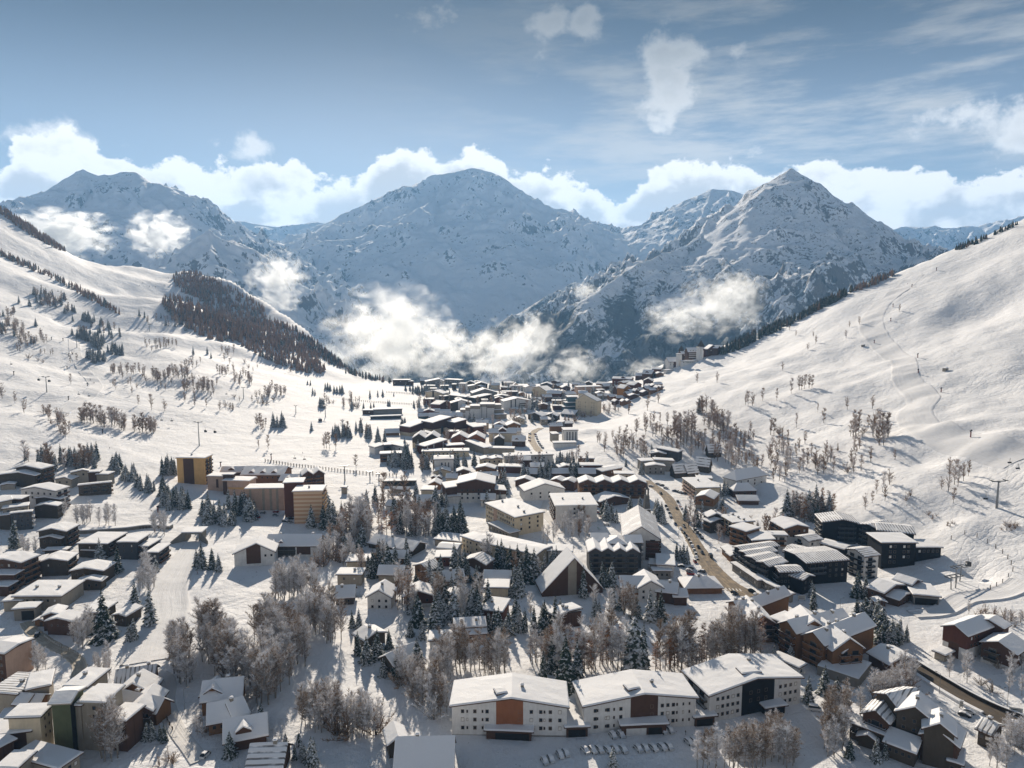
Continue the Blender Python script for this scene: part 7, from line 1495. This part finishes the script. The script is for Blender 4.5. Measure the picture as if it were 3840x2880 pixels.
slab('snow_bank', 'b3', [(1230,640),(1420,770),(1620,890),(1850,1010)], 1.6, .5, .5, M_RS, True, 'ploughed snow bank on the near side of the lower road', 'snow bank')
_bk = next(o for o in bpy.data.objects if o.get('label', '').startswith('black curved residence'))
for h_ in (3.2, 6.2): slab('terrace_parapet', 'v4', [(520,1105 - h_ * 6),(640,1215 - h_ * 6),(800,1330 - h_ * 6),(1000,1420 - h_ * 6),(1180,1470 - h_ * 6)], 1.2, h_, .3, WM['black'], True, '', '', _bk, h_ - 1.6)
def underpass():
    p = HP('a0', 1660, 992); t = empty('underpass', (p[0], p[1], float(T(p[0], p[1]))), .05, label='concrete underpass with splayed wing walls under the piste, snow seen through it', category='underpass')
    MB().box(-5.5, -4.0, 0, 9, -1, 4.6).obj('side_wall', WM['conc'], t); MB().box(4.0, 5.5, 0, 9, -1, 4.6).obj('side_wall', WM['conc'], t); MB().box(-5.5, 5.5, -.3, 9.2, 4.61, 5.8).obj('lintel', WM['conc'], t); MB().box(-6.5, 6.5, -.5, 10, 5.81, 6.4).obj('snow_cover', M_RS, t)
    for sx in (-1, 1):
        v = [(sx * 5.5, 0, -1), (sx * 11, -5, -1), (sx * 11, -5, 1.4), (sx * 5.5, 0, 5.8), (sx * 5.9, .6, -1), (sx * 11.4, -4.4, -1), (sx * 11.4, -4.4, 1.4), (sx * 5.9, .6, 5.8)]
        mesh_obj('wing_wall', v, [(0, 1, 2, 3), (7, 6, 5, 4), (3, 2, 6, 7), (0, 4, 5, 1), (1, 5, 6, 2)], WM['conc'], t)
underpass()
def post(c, u, v, h, label, mat=None, r=.45):
    p = HP(c, u, v); t = empty('snow_gun', (p[0], p[1], float(T(p[0], p[1]))), 0, label=label, category='snow gun', group='snow guns on the pistes')
    MB().tube((0, 0, -.5), (0, 0, h * .8), r, r * .9, 8).obj('padded_base', mat or M_RED, t); MB().tube((-.7, 0, h * .86), (.7, .2, h), .5, .6, 8).obj('fan_head', M_DARKM, t)
for i, (u, v) in enumerate(((1243,180),(1080,348),(1060,472),(918,664),(1293,785),(1297,922),(1495,1085),(1455,34))): post('m3', u, v, 4.2, f'red padded snow gun beside the right piste, {nth(i)} in order downhill' if i < 7 else 'red padded snow gun at the top of the right piste')
post('a3', 1750, 95, 5.5, 'largest red snow gun, standing beside the lower bend of the right piste')
for i, (u, v) in enumerate(((545,642),(592,775),(580,888),(755,1032),(592,1152),(888,1440),(120,935),(445,632))): post('m0', u, v, 4.0, f'dark snow gun on the left slope, {nth(i)} met going down the piste', M_POST)
post('a0', 1365, 745, 5, 'rust red snow gun in the snowy garden below the firs', M_RED); post('a1', 132, 290, 6, 'snow gun on a mound at the left end of the snow fence', M_RED); post('a0', 1907, 345, 4, 'snow gun on the roofline behind the dormered hotel', M_RED)
def hut(c, u, v, s, label, mat):
    p = HP(c, u, v); t = empty('hut', (p[0], p[1], float(T(p[0], p[1]))), .3, label=label, category='hut')
    MB().box(-s, s, -s * .7, s * .7, -.6, s * 1.3).obj('wall', mat, t); prism([(-s * 1.2, s * 1.3), (s * 1.2, s * 1.3), (0, s * 1.9)], -s * .9, s * .9, 'y', lambda x, y, z: (x, y, z)).obj('roof', M_RS, t); MB().box(-.4, .4, -s * .7 - .06, -s * .7 + .02, -.3, s * .9).obj('door', WM['dark'], t)
hut('m3', 1532, 900, 2.2, 'small tan hut alone on the upper right slope', WM['taupe']); hut('m3', 822, 690, 1.8, 'little grey box hut beside the right piste', WM['grey']); hut('m1', 555, 1335, 2.2, 'small hut in a snow hollow on the ski meadow', WM['brown'])
def board():
    a, b_ = HP('a1', 1095, 512), HP('a1', 1385, 512); d = b_ - a; L = np.hypot(d[0], d[1]); t = empty('lift_board', tuple(a), math.atan2(d[1], d[0]), label='long dark open-sided lift hall with a slatted front on the ski meadow', category='lift hall')
    MB().box(0, L, 0, 5, -.5, 3.6).obj('wall', WM['dark'], t); MB().box(-.4, L + .4, -.5, 5.4, 3.62, 4.0).obj('roof', WM['grey'], t); MB().box(-.3, L + .3, -.4, 5.3, 4.01, 4.3).obj('snow_cover', M_RS, t)
    for i in range(9): MB().box(L * (i + .2) / 9, L * (i + .8) / 9, -.06, .02, 1.0, 2.8).obj('window', M_GLASS, t)
board()
B_('house', 'drum-ended snow covered lift machine shed on the ski meadow', 'shed', [('a1', (1165,540), (1315,545), 5, 3, 'gx', 1, 'taupe', '')]); B_('kiosk', 'small timber cabin beside the lift machine shed', 'kiosk', [('a1', (1255,588), (1330,592), 4, 3, 'gx', .8, 'wood', 'door')])
B_('chalet', 'low snow-heaped chalet with two blue roof slopes at the meadow bottom', CH, [('a1', (1120,680), (1215,690), 9, 3.5, 'gx', 2.5, 'white', 'c1'), ('a1', (1225,650), (1345,650), 9, 3, 'gy', 2, 'brown', '')]); B_('chalet', 'small chalet with a banded snow roof at the meadow bottom', CH, [('a1', (1370,685), (1460,680), 7, 3, 'gx', 1.6, 'brown', '', dict(rib='y'))])
B_('kiosk', 'square concrete ticket cabin behind the orange larches', 'kiosk', [('a1', (737,530), (778,530), 4, 5, 'flat', .3, 'taupe', '')])
M_SPIRE = wall_mat('church_concrete', (.12, .115, .11))
def spire_():
    p = HP('a2', 1160, 790); t = empty('church_spire', (p[0], p[1], float(T(p[0], p[1]))), .1, label='tall slim grey church spire beside the four-gabled timber hotel', category='church spire'); t.scale = (1.05, 1.05, 1.02)
    V, F = [], []
    for z, w in ((-1, 3.2), (0, 3.1), (7, 2.0), (12, 1.55), (16, 1.35)): V += [(-w, -w, z), (w, -w, z), (w, w, z), (-w, w, z)]
    for i in range(4):
        for j in range(4): F.append((i * 4 + j, i * 4 + (j + 1) % 4, i * 4 + 4 + (j + 1) % 4, i * 4 + 4 + j))
    F.append((16, 17, 18, 19)); mesh_obj('shaft', V, F, M_SPIRE, t)
    for sx in (-1, 1):
        for sy in (-1, 1): MB().box(sx * .9 - .25, sx * .9 + .25, sy * .9 - .25, sy * .9 + .25, 16.005, 20).obj('belfry_pier', M_SPIRE, t)
    MB().box(-1.35, 1.35, -1.35, 1.35, 20.01, 20.6).obj('cap', M_SPIRE, t); MB().tube((0, 0, 20.6), (0, 0, 25.5), .9, .06, 8).obj('needle', WM['dgrey'], t)
    MB().box(-2.3, 2.3, -2.35, -1.9, 6.6, 7.0).obj('snow_ledge', M_RS, t)
spire_()
def pointed(root_label, c, u, v, w, h):
    root = next(o for o in bpy.data.objects if o.get('label') == root_label); b_ = bpy.data.objects.new('pointed_roof', None)
    p = at_depth(*K(c, u, v), root.location.y + 4); mi = root.matrix_basis.inverted(); q = mi @ Vector(p)
    MB().add([(q.x - w, q.y - w, q.z), (q.x + w, q.y - w, q.z), (q.x + w, q.y + w, q.z), (q.x - w, q.y + w, q.z), (q.x, q.y, q.z + h)], [(0, 1, 4), (1, 2, 4), (2, 3, 4), (3, 0, 4), (3, 2, 1, 0)]).obj('pointed_roof', WM['dark'], root)
    bpy.data.objects.remove(b_)
pointed('castle-like hotel with two pointed towers high on the right slope', 'v3', 1400, 262, 3.6, 9); pointed('castle-like hotel with two pointed towers high on the right slope', 'v3', 1692, 200, 4.6, 11)
def sign(c, u, v, w, h, leg, label, rz=0, snow=False):
    p = HP(c, u, v); t = empty('sign', (p[0], p[1], float(T(p[0], p[1]))), rz, label=label, category='sign')
    for sx in (-.8, .8): MB().box(sx * w / 2 - .08, sx * w / 2 + .08, .06, .2, -.5, leg + h * .9).obj('post', M_DARKM, t)
    MB().box(-w / 2, w / 2, -.06, .05, leg, leg + h).obj('board', M_SIGN, t)
    for k in range(2): MB().box(-w * .38, w * .38, -.09, -.063, leg + h * (.25 + .35 * k), leg + h * (.38 + .35 * k)).obj('lettering_band', WM['dgrey'], t)
    if snow: MB().box(-w / 2 - .1, w / 2 + .1, -.2, .25, leg + h + .003, leg + h + .35).obj('snow_cover', M_RS, t)
sign('v8', 1288, 215, 3.6, 2.2, .8, 'white board with two lines of lettering under the curved black residence', -.1); sign('b3', 2140, 1010, 4.2, 2, .5, 'pale hoarding beside the lower road at the picture edge', -.3); sign('b3', 1668, 958, 1.2, 2.2, .6, 'snow-topped pillar sign beside the lower road', -.2, True)
def lamp(c, u, v, label, h=8):
    p = HP(c, u, v); t = empty('street_lamp', (p[0], p[1], float(T(p[0], p[1]))), CR.uniform(0, 6), label=label, category='street lamp', group='street lamps')
    MB().tube((0, 0, -.5), (0, 0, h), .11, .07, 6).obj('pole', M_METAL, t); MB().tube((0, 0, h), (1.4, 0, h + .3), .06, .05, 6).obj('arm', M_METAL, t); MB().box(1.2, 1.9, -.15, .15, h + .18, h + .32).obj('lamp_head', M_DARKM, t)
for c, u, v, lb in (('a2',1692,1300,'street lamp in the snow triangle inside the road bend'),('a2',1440,960,'street lamp left of the main road behind parked cars'),('a2',1232,560,'street lamp near the church spire on the main road'),('a2',1560,800,'street lamp right of the main road below the timber chalet'),('b3',1480,830,'street lamp on the near edge of the lower road'),('b3',620,150,'tall lamp standing by the low pines above the timber residences'),('b0',530,545,'street lamp inside the curved road'),('b0',1595,970,'thin lamp post by the blue roofed chalets'),('b3',2065,960,'street lamp beyond the dark road barrier')): lamp(c, u, v, lb)
# ================================================================ people
def person_mesh(jacket, legs, seed, poles):
    sp_ = [(0, 0, .95), (0, 0, 1.2), (0, .01, 1.42), (0, .01, 1.52), (0, .0, 1.64), (0, 0, 1.76), (.1, 0, .9), (.12, -.06, .5), (.12, .02, .08), (.12, -.14, .04), (-.1, 0, .9), (-.12, .05, .5), (-.12, .1, .08), (-.12, -.06, .04), (.2, 0, 1.40), (.28, -.05, 1.14), (.27, -.24, .95), (-.2, 0, 1.40), (-.28, -.05, 1.14), (-.27, -.24, .95)]
    ed = [(0, 1), (1, 2), (2, 3), (3, 4), (4, 5), (0, 6), (6, 7), (7, 8), (8, 9), (0, 10), (10, 11), (11, 12), (12, 13), (2, 14), (14, 15), (15, 16), (2, 17), (17, 18), (18, 19)]
    rad = [.15, .16, .15, .06, .1, .09, .1, .075, .06, .05, .1, .075, .06, .05, .075, .06, .045, .075, .06, .045]
    me = bpy.data.meshes.new('p'); me.from_pydata(sp_, ed, []); o = bpy.data.objects.new('p', me); COL.objects.link(o)
    md = o.modifiers.new('s', 'SKIN'); o.modifiers.new('u', 'SUBSURF').levels = 1
    for v_, r_ in zip(me.skin_vertices[0].data, rad): v_.radius = (r_, r_ * .85)
    me.skin_vertices[0].data[0].use_root = True
    dg = bpy.context.evaluated_depsgraph_get(); n = bpy.data.meshes.new_from_object(o.evaluated_get(dg)); bpy.data.objects.remove(o); n.name = 'body'
    n.materials.clear()
    for m in (jacket, legs, SKIN, DARKH): n.materials.append(m)
    for f in n.polygons: z = f.center.z; f.material_index = 3 if z > 1.70 else 2 if z > 1.5 else 0 if z > .88 else 1
    return n
SKIN = wall_mat('skin', (.45, .28, .2)); DARKH = wall_mat('dark_hat', (.03, .03, .035)); CL_ = {k: wall_mat('cloth_' + k, c) for k, c in dict(red=(.35, .04, .03), black=(.02, .02, .024), orange=(.5, .16, .03), green=(.10, .28, .03), blue=(.04, .1, .3)).items()}
PM = {k: person_mesh(CL_[k], CL_['black'], 1, False) for k in CL_}
SKI = MB().box(-.05, .05, -.85, .85, 0, .03).mesh('ski', DARKH)
for c, u, v, col, sk, lb in (('a0',1706,1275,'red',1,'person in red skiing across the blue shaded snow'),('a0',948,192,'black',1,'person in black skiing down the upper ski run'),('a0',1679,884,'black',0,'person in dark clothes walking above the concrete underpass'),('b2',1500,1188,'black',0,'person in black standing in the car park'),('a2',742,888,'green',0,'person in green standing in the shade behind the white block'),('a2',752,896,'green',0,'second person in green, just nearer, behind the white block'),('a2',1570,822,'orange',0,'person in orange walking on the pavement of the main road'),('a2',1585,818,'orange',0,'person in orange beside the other orange walker on the main road'),('a1',404,232,'black',1,'person in black skiing above the snow fence'),('m1',250,930,'red',1,'person skiing high on the meadow run'),('m1',905,1030,'black',1,'person skiing near the valley edge of the meadow'),('m0',377,522,'black',1,'person in black skiing on the upper left slope'),('m3',1205,152,'red',1,'person skiing at the top of the right piste'),('a2',1555,830,'black',0,'person in black walking beside the orange walkers'),('m1',800,1085,'blue',1,'person in blue skiing below the meadow firs')):
    p = HP(c, u, v); t = empty('person', (p[0], p[1], float(T(p[0], p[1])) + .02), CR.uniform(0, 6), label=lb, category='person'); put(bpy.data.objects.new('body', PM[col]), t)
    if sk:
        for sx in (-.12, .12):
            s_ = bpy.data.objects.new('ski', SKI); s_.location = (sx, -.1, 0); put(s_, t)
print('cars', NCAR[0])
